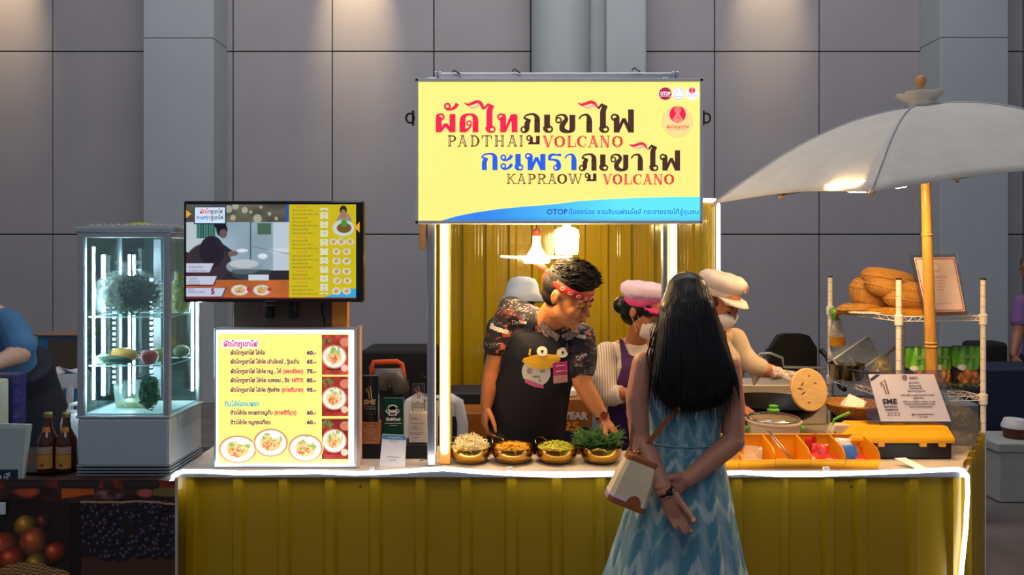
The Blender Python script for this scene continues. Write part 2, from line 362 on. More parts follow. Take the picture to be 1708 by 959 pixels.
b = MB(); b.box((-1.369, 3.012, CT-.024), (-.37, 3.0195, CT+.0008)); b.box((-.368, 3.012, CT-.024), (1.0, 3.0195, CT+.0008)); b.box((1.002, 3.012, CT-.024), (1.852, 3.0195, CT+.0008)); b.build('edge_strip', M_alu, counter)
led = [P(283, 868, 3.0), P(283, 826, 3.0), P(284, 806, 3.0), P(291, 791, 3.0), P(306, 786, 3.0), P(340, 786, 3.0), P(400, 789, 3.0), P(470, 788, 3.0), P(530, 787, 3.0), P(590, 789.5, 3.0), P(640, 788, 3.0), P(700, 784, 3.0), P(740, 782, 3.0), P(800, 787, 3.0), P(870, 791, 3.0), P(930, 793, 3.0), P(990, 792, 3.0), P(1060, 790, 3.0), P(1150, 790, 3.0), P(1240, 788, 3.0), P(1300, 792, 3.0), P(1360, 792, 3.0), P(1430, 789, 3.0), P(1520, 786, 3.0), P(1590, 783, 3.0), P(1606, 784, 3.0), P(1613, 792, 3.0), P(1614, 820, 3.0), P(1611, 880, 3.0), P(1603, 959, 3.0), P(1598, 1080, 3.0)]
b = MB(); b.tube(led[1:], .0085, 8); b.build('light_tube', M_led, counter)
for px in (1160, 620, 850, 1378): b = MB(); b.rbox(tuple(P(px-4, 784, 3.0)), tuple(P(px+4, 778, 3.012)), .001, 1); b.build('tube_clip', M_white, counter)
for px, py in ((400, 815), (601, 811), (1010, 815), (1420, 812)): b = MB(); b.tube([P(px, py, 3.045), P(px, py, 3.04)], .0045, 8); b.build('screw', M_black, counter)
b = MB()
for x, y in ((-1.33, 3.1), (-1.33, 3.38), (.3, 3.1), (.3, 3.24), (1.8, 3.12), (2.06, 3.38), (1.12, 3.38)): b = MB(); b.box((x-.015, y-.015, 0), (x+.015, y+.015, CT-.023)); b.build('leg', M_alu, counter)
# paper price slip hanging over the counter edge
b = MB(); q = [P(1511, 758, 3.06), P(1530, 757, 3.06), P(1552, 772, 3.03), P(1536, 776, 3.015)]
b.loft([[q[0], q[3]], [q[1], q[2]]], False, False); q2 = [v+Vector((0, 0, .001)) for v in q]; b.add(q2, [(0, 1, 2, 3)])
b = MB(); b.add([(1.594, 3.10, CT+.03), (1.642, 3.10, CT+.032), (1.70, 3.035, CT+.004), (1.655, 3.03, CT+.002), (1.594, 3.10, CT+.029), (1.642, 3.10, CT+.031), (1.70, 3.035, CT+.003), (1.655, 3.03, CT+.001)], [(0, 1, 2, 3), (7, 6, 5, 4), (0, 3, 7, 4), (1, 5, 6, 2)])
tag(b.build('paper_slip', mat('paper', '#e9dfd2', .7), at=(1.65, 3.05, CT+.001)), 'curled white paper slip on the counter in front of the toolbox', 'paper')
# ---------------------------------------------------------------- stall posts and the back panel
def post(px, px2, led0, led1, label):
    Y = 3.1; x0 = (px-854)*Y/F; x1 = (px2-854)*Y/F; r = thing('stall_post', label, 'post', ((x0+x1)/2, Y, CT))
    b = MB(); b.rbox((x0, Y-.012, CT+.001), (x1, Y+.02, 2.4), .003, 1)
    for k in (.3, .62): b.box((x0+(x1-x0)*k-.0015, Y-.0145, CT+.02), (x0+(x1-x0)*k+.0015, Y-.011, 2.4))
    b.build('profile', M_alu, r)
    l0 = (led0-854)*Y/F; l1 = (led1-854)*Y/F; xm = (l0+l1)/2; d = (l1-l0)/2
    b = MB(); b.rbox((xm-d*1.15, Y, CT+.005), (xm+d*1.15, Y+.03, 1.9), .002, 1); b.build('batten', mat('varnished_batten', '#c58a1c', .35, var=.15, vscale=20, aniso=(1, 1, .1)), r)
    b = MB(); b.tube([(xm, Y-.012, CT+.065), (xm, Y-.012, 1.9)], d*.82, 12, roundcap=True); b.build('light_tube', M_ledw, r, smooth=True)
    return r
post(713, 727, 734, 750, 'silver front post with glowing warm light tube, left end of the yellow stall')
post(1104, 1114, 1115, 1129, 'silver front post with warm light tube, seen above the long haired woman')
BY = 5.0; bp = thing('back_panel', 'glossy yellow corrugated back panel of the stall behind the cooks', 'panel', (.45, BY, 0))
bx0, bx1 = (725-854)*BY/F, (1193-854)*BY/F; bz0, bz1 = EYE-(642-430)*BY/F, EYE+(430-337)*BY/F
rb = [(px-854)*BY/F for px in np.arange(739.5, 1190, 38.4)]
cuts = [bx0, rb[3]+.08, rb[7]+.08, bx1]
for i in range(3):
    b = MB(); ribbed(b, cuts[i]-(.02 if i else 0), cuts[i+1], BY-(.0025 if i == 1 else 0), bz0, bz1, [r for r in rb if cuts[i]+.03 < r < cuts[i+1]-.03], .034, .014, .028, micro=.0012); b.build('sheet', M_yel2, bp)
b = MB()
for x in (bx0+.03, bx1-.03): b.box((x-.02, BY+.01, 0), (x+.02, BY+.05, bz1))
b.box((bx0+.01, BY+.01, bz1-.05), (bx1-.01, BY+.05, bz1)); b.box((bx0+.01, BY+.01, bz0), (bx1-.01, BY+.05, bz0+.04)); b.build('support_frame', M_alu, bp)
b = MB(); b.tube([(bx1-.12, BY-.03, bz1+.01), (bx1-.008, BY-.03, bz1+.008), (bx1+.012, BY-.03, bz1-.02), (bx1+.014, BY-.03, bz0+.2)], .014, 8); b.build('light_tube', mat('led_back', '#ffffff', .5, emit=4.2, ecol='#e9e6ff'), bp)
# thin wooden stake and cable left of the big sign
b = MB(); b.rbox(tuple(P(699, 416, 3.09)), tuple(P(711, 360, 3.105)), .002, 1); s_ = tag(b.build('wooden_batten', mat('pine', '#c79a6c', .6, var=.2, vscale=30, aniso=(1, 1, .1)), at=P(705, 416, 3.1)), 'short pine batten hanging below the left end of the big sign', 'batten')
b = MB(); b.tube([P(711, 372, 3.14), P(712, 395, 3.14), P(716, 420, 3.14), P(717, 470, 3.14), P(719, 540, 3.14), P(715, 620, 3.14), P(721, 700, 3.14), P(722, 764, 3.14), P(700, 768, 3.15)], .0022, 6)
b.tube([P(701, 620, 3.14), P(706, 628, 3.14), P(716, 632, 3.14)], .0018, 6); tag(b.build('power_cable', M_black, at=P(722, 766, 3.14)), 'thin dark cable running down beside the left silver post', 'cable')
# ---------------------------------------------------------------- big light box sign
E_y = mat('sign_yellow', '#ffe57a', .5, emit=.92, ecol='#ffe67e', var=.03)
def emat(n, c, e=.9): return mat(n, c, .5, emit=e, ecol=c, var=.02, spec=.2)
E_red = emat('sign_red', '#e8254f'); E_dark = emat('sign_brown', '#4a2f2c'); E_blue = emat('sign_blue', '#2a5fd6'); E_pink = emat('sign_pink', '#ffb09a', .9)
E_olive = emat('sign_olive', '#5d4620'); E_red2 = emat('sign_red_thin', '#d8383c'); E_hi = emat('sign_cream', '#ffd9b0', .95); E_white = emat('sign_white', '#f6eefc', .95)
SY = 2.93
sign = thing('light_box_sign', 'large lit yellow sign with red, brown and blue Thai lettering over the stall', 'sign', P(932, 252, SY+.06))
pl = PX(SY)
b = MB(); a = P(693, 372, SY+.002); c = P(1173, 132, SY+.11)
b.rbox((P(694, 0, SY).x, SY+.009, P(0, 372, SY).z), (P(1171, 0, SY).x, SY+.11, P(0, 132.5, SY).z), .004, 1)
b.build('box', mat('sign_frame', '#d4d6dc', .45), sign)
b = MB(); fr = [(693, 131.5, 1172, 136.5), (693, 368, 1170, 373), (693, 131.5, 698, 373), (1167, 131.5, 1172, 373)]
for x0, y0, x1, y1 in fr: b.rbox((P(x0, 0, SY).x, SY-.008, P(0, y1, SY).z), (P(x1, 0, SY).x, SY+.008, P(0, y0, SY).z), .0015, 1)
b.build('frame', mat('sign_frame', '#c9cbd0'), sign)
b = MB(); rect(b, pl, 697, 136, 1168, 369, 0); b.build('face', E_y, sign)
# blue wave at the foot, a graded print
def wave(U, V):
    px = 697+U*471; img = hx('#2f86e4')+(hx('#62e2fb')-hx('#2f86e4'))*np.clip((px-790)/250, 0, 1)[..., None]*np.ones_like(V)[..., None]
    return img*1.0
xs_ = [736, 760, 790, 830, 870, 910, 930, 960, 1000, 1060, 1120, 1168]; ys_ = [368, 361, 355, 349, 345, 342, 340, 336, 333, 330, 328.5, 328]
N = 120; vs = []; cols = []
for i in range(N+1):
    x = 734+(1168-734)*i/N; y = float(np.interp(x, xs_, ys_)); t = min(1, max(0, (x-800)/230))
    col = hx('#2f80e2')*(1-t)+hx('#5fe0fb')*t
    for k in range(4): vs.append(pl.at(x, y+(369-y)*k/3, 1)); cols.append(col*(1 if k < 3 else .85))
me = bpy.data.meshes.new('wave'); me.from_pydata([tuple(v-sign.location) for v in vs], [], [(4*i+k, 4*i+k+1, 4*i+k+5, 4*i+k+4) for i in range(N) for k in range(3)])
ca = me.color_attributes.new('col', 'FLOAT_COLOR', 'POINT'); L_ = np.array(cols); L_ = np.where(L_ <= .04045, L_/12.92, ((L_+.055)/1.055)**2.4)
ca.data.foreach_set('color', np.concatenate([L_, np.ones((len(L_), 1))], 1).astype(np.float32).ravel()); me.materials.append(mat('print_lit', '#ffffff', .5, attr='col', emit=.9))
o = bpy.data.objects.new('wave_print', me); C.objects.link(o); o.parent = sign
K = 1/9.489
def zp(ox, oy): return Plane(P(ox, oy, SY), XR, DN, SY/F*K)
z1, z2, z3, z4 = zp(715, 155), zp(890, 155), zp(790, 235), zp(960, 235)
def S(mb, pl, pts, w, curve=True): stroke(mb, pl, pts, w, 2, curve=curve)
def Rg(mb, pl, x, y, ro, ri): ring(mb, pl, x, y, ro, ri, 2)
def flag(pl, dx, dy, sc=1, mbr=None, mbp=None):
    f = lambda pts: [(dx+(x-700)*sc, dy+(y-155)*sc) for x, y in pts]
    stroke(mbp, pl, f([(765, 205), (850, 238), (920, 205), (980, 205), (1028, 262)]), [w_*sc for w_ in (8, 45, 45, 45, 6)], 1.5, curve=True)
    stroke(mbr, pl, f([(700, 155), (760, 188), (830, 170), (910, 147), (975, 175), (1025, 258)]), [w_*sc for w_ in (6, 42, 48, 52, 45, 8)], 2, curve=True)
def hook(mb, pl, x, y, s=1):          # the small loop at the foot of the tall vowels
    S(mb, pl, [(x-42*s, y-40*s), (x-38*s, y+5*s), (x-12*s, y+38*s), (x+25*s, y+50*s)], [40*s, 42*s, 30*s, 14*s])
    Rg(mb, pl, x+40*s, y, 58*s, 29*s)
def ai(mb, pl, x, y0, y1, s=1):       # tall vowel with the slanted head; x = stem centre
    fpoly(mb, pl, [(x-75*s, y0+100*s), (x-78*s, y0+58*s), (x-22*s, y0), (x+78*s, y0+50*s), (x+50*s, y0+110*s), (x+47*s, y0+165*s), (x-47*s, y0+165*s), (x-42*s, y0+112*s), (x-12*s, y0+42*s), (x-58*s, y0+92*s)], 2)
    S(mb, pl, [(x, y0+155*s), (x, y1)], 94*s); hook(mb, pl, x, y1+15*s, s)
def sarae(mb, pl, x, y0, y1, s=1): S(mb, pl, [(x, y0), (x, y1)], 94*s); hook(mb, pl, x-2, y1+15*s, s)
def saraa(mb, pl, x, y0, y1, s=1):    # x = stem centre
    S(mb, pl, [(x-158*s, y0+78*s), (x-130*s, y0+32*s), (x-72*s, y0+8*s), (x-25*s, y0+22*s), (x-2*s, y0+80*s), (x, y0+140*s)], [w_*s for w_ in (26, 26, 30, 52, 84, 92)]); S(mb, pl, [(x, y0+110*s), (x, y1)], 92*s)
def phophan(mb, pl, x, x2, y0, y1, top, s=1):   # loop-headed W letters; x = left stem, x2 = right stem, top = top of right stem
    Rg(mb, pl, x-35*s, y0+42*s, 58*s, 29*s); S(mb, pl, [(x-25*s, y0+2*s), (x+20*s, y0+14*s), (x+36*s, y0+62*s)], [18*s, 24*s, 26*s]); S(mb, pl, [(x, y0+48*s), (x, y1)], 92*s)
    m = (x+x2)/2; S(mb, pl, [(x+22*s, y1-25*s), (m, y0+62*s)], 50*s); S(mb, pl, [(m, y0+62*s), (x2-22*s, y1-25*s)], 56*s); S(mb, pl, [(x2, top), (x2, y1)], 92*s)
def khokhai(mb, pl, x, y0, y1, s=1):  # x = ring centre
    Rg(mb, pl, x, y0+92*s, 52*s, 27*s)
    S(mb, pl, [(x-40*s, y0+88*s), (x-28*s, y0+32*s), (x+45*s, y0+6*s), (x+105*s, y0+28*s), (x+122*s, y0+80*s), (x+92*s, y0+125*s), (x+58*s, y0+175*s), (x+62*s, y0+240*s), (x+115*s, y1-22*s), (x+170*s, y1-16*s), (x+205*s, y1-42*s)], [w_*s for w_ in (24, 25, 28, 48, 62, 76, 84, 90, 62, 44, 60)])
    S(mb, pl, [(x+218*s, y0+8*s), (x+218*s, y1-60*s)], 92*s); fpoly(mb, pl, [(x+172*s, y1-62*s), (x+264*s, y1-62*s), (x+250*s, y1-22*s), (x+205*s, y1+2*s), (x+150*s, y1)], 2)
def kokai(mb, pl, x, x2, y0, y1, s=1, loop=False):
    S(mb, pl, [(x-50*s, y0+68*s), (x-5*s, y0+22*s), (x+70*s, y0+4*s), (x2-40*s, y0+14*s), (x2-4*s, y0+62*s), (x2, y0+120*s)], [w_*s for w_ in (22, 28, 30, 44, 82, 90)])
    S(mb, pl, [(x2, y0+100*s), (x2, y1)], 90*s); S(mb, pl, [(x-48*s, y0+66*s), (x+58*s, y0+104*s)], 34*s, False)
    if loop:
        S(mb, pl, [(x+42*s, y0+88*s), (x+6*s, y0+150*s), (x+2*s, y1-60*s), (x-12*s, y1-22*s), (x-45*s, y1-4*s)], [w_*s for w_ in (60, 84, 82, 50, 22)]); Rg(mb, pl, x-45*s, y1-46*s, 57*s, 31*s)
    else:
        S(mb, pl, [(x+42*s, y0+88*s), (x, y0+150*s), (x, y1)], [60*s, 84*s, 90*s])
def sarauu(mb, pl, x, y, x2, s=1):
    Rg(mb, pl, x, y, 47*s, 25*s); S(mb, pl, [(x+34*s, y-14*s), (x+34*s, y+85*s)], 52*s); S(mb, pl, [(x-15*s, y+83*s), (x2+28*s, y+83*s)], 34*s); S(mb, pl, [(x2, y-36*s), (x2, y+85*s)], 60*s)
R_ = MB(); D_ = MB(); B_ = MB(); Pk = MB(); Fl = MB()
# first line
S(R_, z1, [(160, 380), (160, 625)], 94); S(R_, z1, [(128, 400), (145, 352), (200, 336)], [36, 34, 26]); Rg(R_, z1, 198, 380, 58, 28)
S(R_, z1, [(195, 595), (268, 492)], 50); S(R_, z1, [(268, 492), (350, 598)], 56); S(R_, z1, [(378, 335), (378, 625)], 94)
def akat(mb, pl, x, y, s=1): Rg(mb, pl, x, y, 56*s, 25*s); S(mb, pl, [(x-38*s, y+28*s), (x+5*s, y+54*s), (x+65*s, y+48*s), (x+122*s, y+12*s), (x+158*s, y-42*s)], [w_*s for w_ in (22, 30, 38, 56, 62)])
akat(R_, z1, 297, 212)
S(R_, z1, [(535, 450), (535, 625)], 94); S(R_, z1, [(535, 470), (545, 398), (590, 352), (645, 340), (700, 352), (735, 398), (742, 470)], [94, 84, 48, 30, 48, 84, 94]); S(R_, z1, [(742, 450), (742, 625)], 94)
Rg(R_, z1, 640, 480, 46, 24); S(R_, z1, [(672, 500), (650, 545), (600, 590), (560, 612)], [28, 32, 44, 40])
stroke(R_, z1, [(560, 150), (620, 188), (690, 168), (765, 138), (825, 168), (872, 262)], [6, 40, 48, 50, 52, 46], 2, curve=True); stroke(Pk, z1, [(620, 205), (700, 238), (790, 195), (830, 205)], [8, 46, 44, 10], 1.5, curve=True)
ai(R_, z1, 962, 160, 562)
Rg(R_, z1, 1142, 382, 58, 28); S(R_, z1, [(1140, 338), (1195, 348), (1218, 395)], [18, 26, 28]); S(R_, z1, [(1178, 380), (1178, 625)], 94); S(R_, z1, [(1210, 600), (1300, 395)], 44); fpoly(R_, z1, [(1272, 440), (1290, 352), (1350, 334), (1395, 340), (1406, 362), (1406, 430), (1312, 460)], 2); S(R_, z1, [(1359, 400), (1359, 625)], 94)
kokai(D_, z1, 1553, 1717, 333, 628, 1, True); sarauu(D_, z1, 1590, 715, 1728)
sarae(D_, z2, 213, 345, 560); khokhai(D_, z2, 395, 340, 630); saraa(D_, z2, 880, 338, 628); flag(z2, 700, 155, 1, Fl, Pk); ai(D_, z2, 1097, 163, 562)
phophan(D_, z2, 1313, 1540, 345, 628, 262)
# second line
s2 = .9
kokai(B_, z3, 172, 338, 200, 463, s2)
akat(B_, z3, 470, 262, .85); akat(B_, z3, 470, 400, .85)
sarae(B_, z3, 703, 208, 405, s2); phophan(B_, z3, 895, 1095, 205, 464, 208, s2)
S(B_, z3, [(1200, 292), (1205, 248), (1250, 218), (1310, 224), (1385, 222)], [44, 56, 40, 26, 46]); S(B_, z3, [(1182, 296), (1260, 298), (1325, 318), (1343, 370), (1343, 425), (1330, 450), (1305, 464)], [30, 32, 50, 80, 78, 40, 16]); Rg(B_, z3, 1308, 425, 50, 27)
saraa(B_, z3, 1587, 208, 464, s2)
kokai(D_, z4, 143, 290, 208, 472, s2, True); sarauu(D_, z4, 185, 548, 302, s2); sarae(D_, z4, 430, 215, 412, s2); khokhai(D_, z4, 597, 212, 476, s2); saraa(D_, z4, 1023, 210, 472, s2)
flag(z4, 848, 50, s2, Fl, Pk); ai(D_, z4, 1221, 56, 415, s2); phophan(D_, z4, 1413, 1611, 220, 472, 150, s2)
Pk.build('flag_shadow', E_pink, sign); Fl.build('flag_print', E_red, sign); R_.build('red_lettering', E_red, sign); D_.build('brown_lettering', E_dark, sign); B_.build('blue_lettering', E_blue, sign)
# slab serif capitals
LET = {'P': [[(.28, 0), (.28, 1)], [(.28, .06), (.7, .08), (.86, .28), (.7, .5), (.28, .53)], 's', (.28, 0), (.28, 1)], 'A': [[(.5, 0), (.2, 1)], [(.5, 0), (.82, 1)], [(.3, .66), (.72, .66)], 's', (.16, 1), (.84, 1), (.5, 0)],
 'D': [[(.26, 0), (.26, 1)], [(.26, .05), (.65, .1), (.88, .5), (.65, .9), (.26, .95)], 's', (.26, 0), (.26, 1)], 'T': [[(.5, 0), (.5, 1)], [(.05, .05), (.95, .05)], [(.07, .05), (.07, .32)], [(.93, .05), (.93, .32)], 's', (.5, 1)],
 'H': [[(.24, 0), (.24, 1)], [(.78, 0), (.78, 1)], [(.24, .5), (.78, .5)], 's', (.24, 0), (.24, 1), (.78, 0), (.78, 1)], 'I': [[(.5, 0), (.5, 1)], 's', (.5, 0), (.5, 1)], 'V': [[(.16, 0), (.5, 1)], [(.84, 0), (.5, 1)], 's', (.16, 0), (.84, 0)],
 'O': [[(.5, .04), (.16, .25), (.12, .5), (.16, .75), (.5, .96), (.84, .75), (.88, .5), (.84, .25), (.5, .04)]], 'L': [[(.25, 0), (.25, 1)], [(.25, .95), (.95, .95)], [(.93, .95), (.93, .62)], 's', (.25, 0), (.25, 1)],
 'C': [[(.88, .28), (.75, .08), (.5, .04), (.18, .25), (.12, .5), (.18, .75), (.5, .96), (.75, .92), (.9, .7)], [(.9, .05), (.9, .3)]], 'N': [[(.2, 0), (.2, 1)], [(.8, 0), (.8, 1)], [(.2, 0), (.8, 1)], 's', (.2, 0), (.2, 1), (.8, 0)],
 'K': [[(.25, 0), (.25, 1)], [(.85, 0), (.3, .55)], [(.42, .42), (.85, 1)], 's', (.25, 0), (.25, 1), (.82, 0), (.84, 1)], 'R': [[(.25, 0), (.25, 1)], [(.25, .06), (.66, .08), (.82, .27), (.66, .48), (.25, .52)], [(.52, .5), (.85, 1)], 's', (.25, 0), (.25, 1), (.86, 1)],
 'W': [[(.1, 0), (.3, 1)], [(.3, 1), (.5, .1)], [(.5, .1), (.7, 1)], [(.7, 1), (.9, 0)], 's', (.1, 0), (.5, 0), (.9, 0)]}
def caps(pl, word, xr, y0, y1, m, hi, w=34):
    a = MB(); c = MB()
    for ch, (x0, x1) in zip(word, xr):
        k = 0; segs = LET[ch]; T = lambda p: (x0+(x1-x0)*p[0], y0+(y1-y0)*p[1]); ser = False
        for sg in segs:
            if sg == 's': ser = True; continue
            if ser: q = T(sg); hw = 27; yy = q[1]+(5 if sg[1] == 0 else -5); stroke(a, pl, [(q[0]-hw, yy), (q[0]+hw, yy)], 12, 2); continue
            pts = [T(p) for p in sg]; thick = w if k == 0 or (ch in 'AVNW' and k in (1, 2) and abs(sg[0][0]-sg[-1][0]) > .1 and sg[0][1] != sg[-1][1] and k == (1 if ch != 'N' else 2)) else 14
            if ch in 'AV' and k == (0 if ch == 'A' else 1): thick = 14
            if ch == 'N' and k == 0: thick = 14
            if ch == 'O': thick = [16, 34, 42, 34, 16, 34, 42, 34, 16]
            if ch in 'DPR' and k == 1: thick = [14, 20, 36, 20, 14]
            if ch == 'C' and k == 0: thick = [12, 14, 14, 34, 42, 34, 16, 12, 10]
            if ch == 'H' and k == 1: thick = w
            if ch == 'I': thick = w
            stroke(a, pl, pts, thick, 2, curve=len(pts) > 3)
            tk = thick if isinstance(thick, list) else [thick]*len(pts)
            if max(tk) > 20 and len(pts) == 2: stroke(c, pl, [(pts[0][0]*.88+pts[1][0]*.12-3, pts[0][1]*.88+pts[1][1]*.12), (pts[0][0]*.12+pts[1][0]*.88-3, pts[0][1]*.12+pts[1][1]*.88)], w*.3, 3)
            k += 1
    a.build('lettering', m, sign); c.build('letter_highlight', hi, sign)
caps(z1, 'PADTHAI', [(290, 440), (452, 615), (648, 808), (835, 1005), (1030, 1205), (1235, 1405), (1400, 1525)], 672, 850, E_olive, E_hi)
caps(z2, 'VOLCANO', [(140, 320), (330, 495), (525, 672), (690, 840), (850, 1028), (1040, 1215), (1243, 1408)], 678, 860, E_red2, mat('sign_salmon', '#ff8e80', .5, emit=.9), 40)
caps(z3, 'KAPRAOW', [(510, 672), (675, 832), (850, 985), (1000, 1150), (1165, 1315), (1325, 1475), (1495, 1722)], 520, 680, E_olive, E_hi, 30)
caps(z4, 'VOLCANO', [(428, 580), (590, 735), (760, 893), (910, 1050), (1055, 1210), (1225, 1385), (1402, 1555)], 525, 690, E_red2, MATS['sign_salmon'], 36)
# small print along the wave
E_teal = emat('sign_teal', '#1c6fb4'); text('OTOP', pl, 912, 357.5, 9, emat('sign_navy', '#2a4fa6'), sign, bold=.25, l=2, width=34)
text('น้องอร่อย ชวนชิมแฟรนไชส์ กระจายรายได้สู่ชุมชน', pl, 948, 357, 8, E_teal, sign, bold=.15, l=2, width=216)
# round badges
def badge(cx, cy, r, m, rimm=None):
    a = MB(); ring(a, pl, cx, cy, r, 0, 2); a.build('badge', m, sign)
    if rimm: a = MB(); ring(a, pl, cx, cy, r, r-.7, 3); a.build('badge_rim', rimm, sign)
E_mar = emat('sign_maroon', '#a02a55'); E_lil = emat('sign_lilac', '#7b86c8'); E_crm = emat('sign_peach', '#f9d68e', .9); E_rim = emat('sign_rim', '#cf9c58', .8)
badge(1109.5, 156.5, 10.6, E_mar); badge(1131.8, 156.5, 10.6, E_white, E_lil); badge(1154.5, 156.5, 10.6, E_white); badge(1129.5, 203.5, 26.5, E_crm, E_rim)
text('OTOP', pl, 1109.5, 159, 6, E_white, sign, align='CENTER', bold=.25, l=3, width=17)
a = MB(); rect(a, pl, 1101, 160.2, 1118, 160.9, 3); a.build('badge_line', E_white, sign)
a = MB()
for q in ([(1125.5, 162), (1125.5, 155), (1130, 152.5), (1131.5, 146), (1134, 147), (1134, 152), (1139, 152), (1139.5, 160.5), (1125.5, 161.5)],): stroke(a, pl, q, .8, 3)
stroke(a, pl, [(1125, 164), (1131, 166), (1138, 164)], .7, 3); a.build('thumb_mark', E_lil, sign)
a = MB(); ring(a, pl, 1154, 151.2, 5.3, 0, 3); a.build('volcano_disc', E_red, sign); a = MB(); ring(a, pl, 1130, 191, 13.7, 0, 3, sy=1.02); a.build('volcano_disc', E_red, sign)
a = MB(); s_ = 1
for cx, cy, s_ in ((1130, 191, 1), (1154, 151.2, .38)):
    ring(a, pl, cx, cy-7.5*s_, 5.6*s_, 0, 4); fpoly(a, pl, [(cx-1.5*s_, cy-3*s_), (cx+1.5*s_, cy-3*s_), (cx+9*s_, cy+9.8*s_), (cx+4*s_, cy+12.9*s_), (cx-4*s_, cy+12.9*s_), (cx-9*s_, cy+9.8*s_)], 4)
a.build('volcano_mark', emat('sign_salmon2', '#ff8a78', .9), sign)
a = MB()
for r in (3.6, 2): ring(a, pl, 1130, 183.5, r, r-.5, 5)
for r in (3, 6, 9): stroke(a, pl, [(1130-r*.55, 195+r*.6), (1130, 194+r*.35), (1130+r*.55, 195+r*.6)], .5, 5, curve=True)
for dx in (-4, 4): ring(a, pl, 1130+dx, 191, .8, 0, 5)
a.build('volcano_lines', E_red2, sign)
text('ผัดไทภูเขาไฟ', pl, 1130, 214, 5, E_red2, sign, align='CENTER', bold=.15, l=3, width=37); text('PADTHAI VOLCANO', pl, 1130, 217, 1.8, E_red2, sign, align='CENTER', l=3, width=32); text('ผัดไทภูเขาไฟ', pl, 1154, 161, 2.4, E_mar, sign, align='CENTER', l=3, width=15)
# frame behind the sign, hooks
b = MB(); x0, x1 = P(726, 0, 3.1).x, P(1132, 0, 3.1).x; zt = P(0, 119, 3.1).z; zb = P(0, 133, 3.1).z
b.rbox((x0+.01, 3.12, zt-.028), (x1-.01, 3.155, zt), .003, 1); b.box((x0+.01, 3.118, zt-.012), (x1-.01, 3.121, zt-.009)); b.rbox((x0+.01, 3.12, zt-.06), (x1-.01, 3.155, zt-.036), .003, 1)
for x in (x0, x0+.018, x1-.018, x1): b.rbox((x-.006, 3.122, zt-.1), (x+.006, 3.15, zt+.005), .002, 1)
tag(b.build('sign_truss', M_alu, at=((x0+x1)/2, 3.14, zt-.06)), 'grey aluminium truss rail showing above the big yellow sign', 'rail')
b = MB()
for (px, py) in ((760, 121), (860, 119), (1060, 117)): b.tube([P(px-6, py, 3.1), P(px-2, py-4, 3.1), P(px+3, py, 3.1), P(px+8, py+3, 3.1)], .003, 6)
b.build('cable_ties', M_black, sign)
for px, sd in ((684, -1), (1178, 1)):
    b = MB(); ce = P(px, 197, SY+.05); pts = [ce+Vector((.016*math.cos(t), 0, .019*math.sin(t))) for t in np.linspace(0, 2*math.pi, 17)]; b.tube(pts, .004, 8, cap=False)
    b.rbox((ce.x-.004 if sd > 0 else ce.x+.008, ce.y-.01, ce.z-.03) if sd < 0 else (ce.x-.016, ce.y-.01, ce.z-.03), (ce.x+.016 if sd < 0 else ce.x-.008, ce.y+.01, ce.z+.03), .002, 1)
    b.build('eye_hook', M_black, sign, smooth='auto')
# ---------------------------------------------------------------- television
TV = 3.0; tv = thing('television', 'flat black television playing a cooking video above the menu board', 'television', P(456, 505, TV+.02))
tp = PX(TV-.004)
b = MB(); b.rbox((P(306, 0, TV).x, TV, P(0, 504, TV).z), (P(606, 0, TV).x, TV+.045, P(0, 335, TV).z), .006, 2); b.rbox((P(350, 0, TV).x, TV+.03, P(0, 490, TV).z), (P(560, 0, TV).x, TV+.08, P(0, 350, TV).z), .01, 2); b.build('housing', mat('piano_black', '#0a0a0c', .12, coat=.6), tv)
def food(img, U, V, cx, cy, r, asp, seed, rim='#c9b08c', dark=False):
    dx = (U-cx)/(r); dy = (V-cy)/(r*asp); rr = np.sqrt(dx*dx+dy*dy)
    img = over(img, np.clip((1-rr)/.08, 0, 1), hx(rim)); img = over(img, np.clip((.9-rr)/.08, 0, 1), hx('#f3eeea'))
    n = vnoise(U, V, 9/r/2, seed); n2 = vnoise(U, V, 14/r/2, seed+1); n3 = vnoise(U+V, V-U, 22/r/2, seed+2); img = over(img, np.clip((.9-rr)/.08, 0, 1)*np.clip((n3-.5)*2, 0, .5), hx('#d9b9a4'))
    base = hx('#e0a050')*n[..., None]+hx('#f4d79c')*(1-n)[..., None]
    img = over(img, np.clip((.66-rr)/.15, 0, 1)*.9, base)
    img = over(img, np.clip((n2-.55)/.1, 0, 1)*np.clip((.6-np.sqrt((dx-.1)**2+(dy+.3)**2))/.1, 0, 1), hx('#8fae5c'))
    img = over(img, np.clip((n3-.5)/.1, 0, 1)*np.clip((.4-np.sqrt((dx+.1)**2+(dy-.2)**2))/.1, 0, 1), hx('#d2583a')); return img
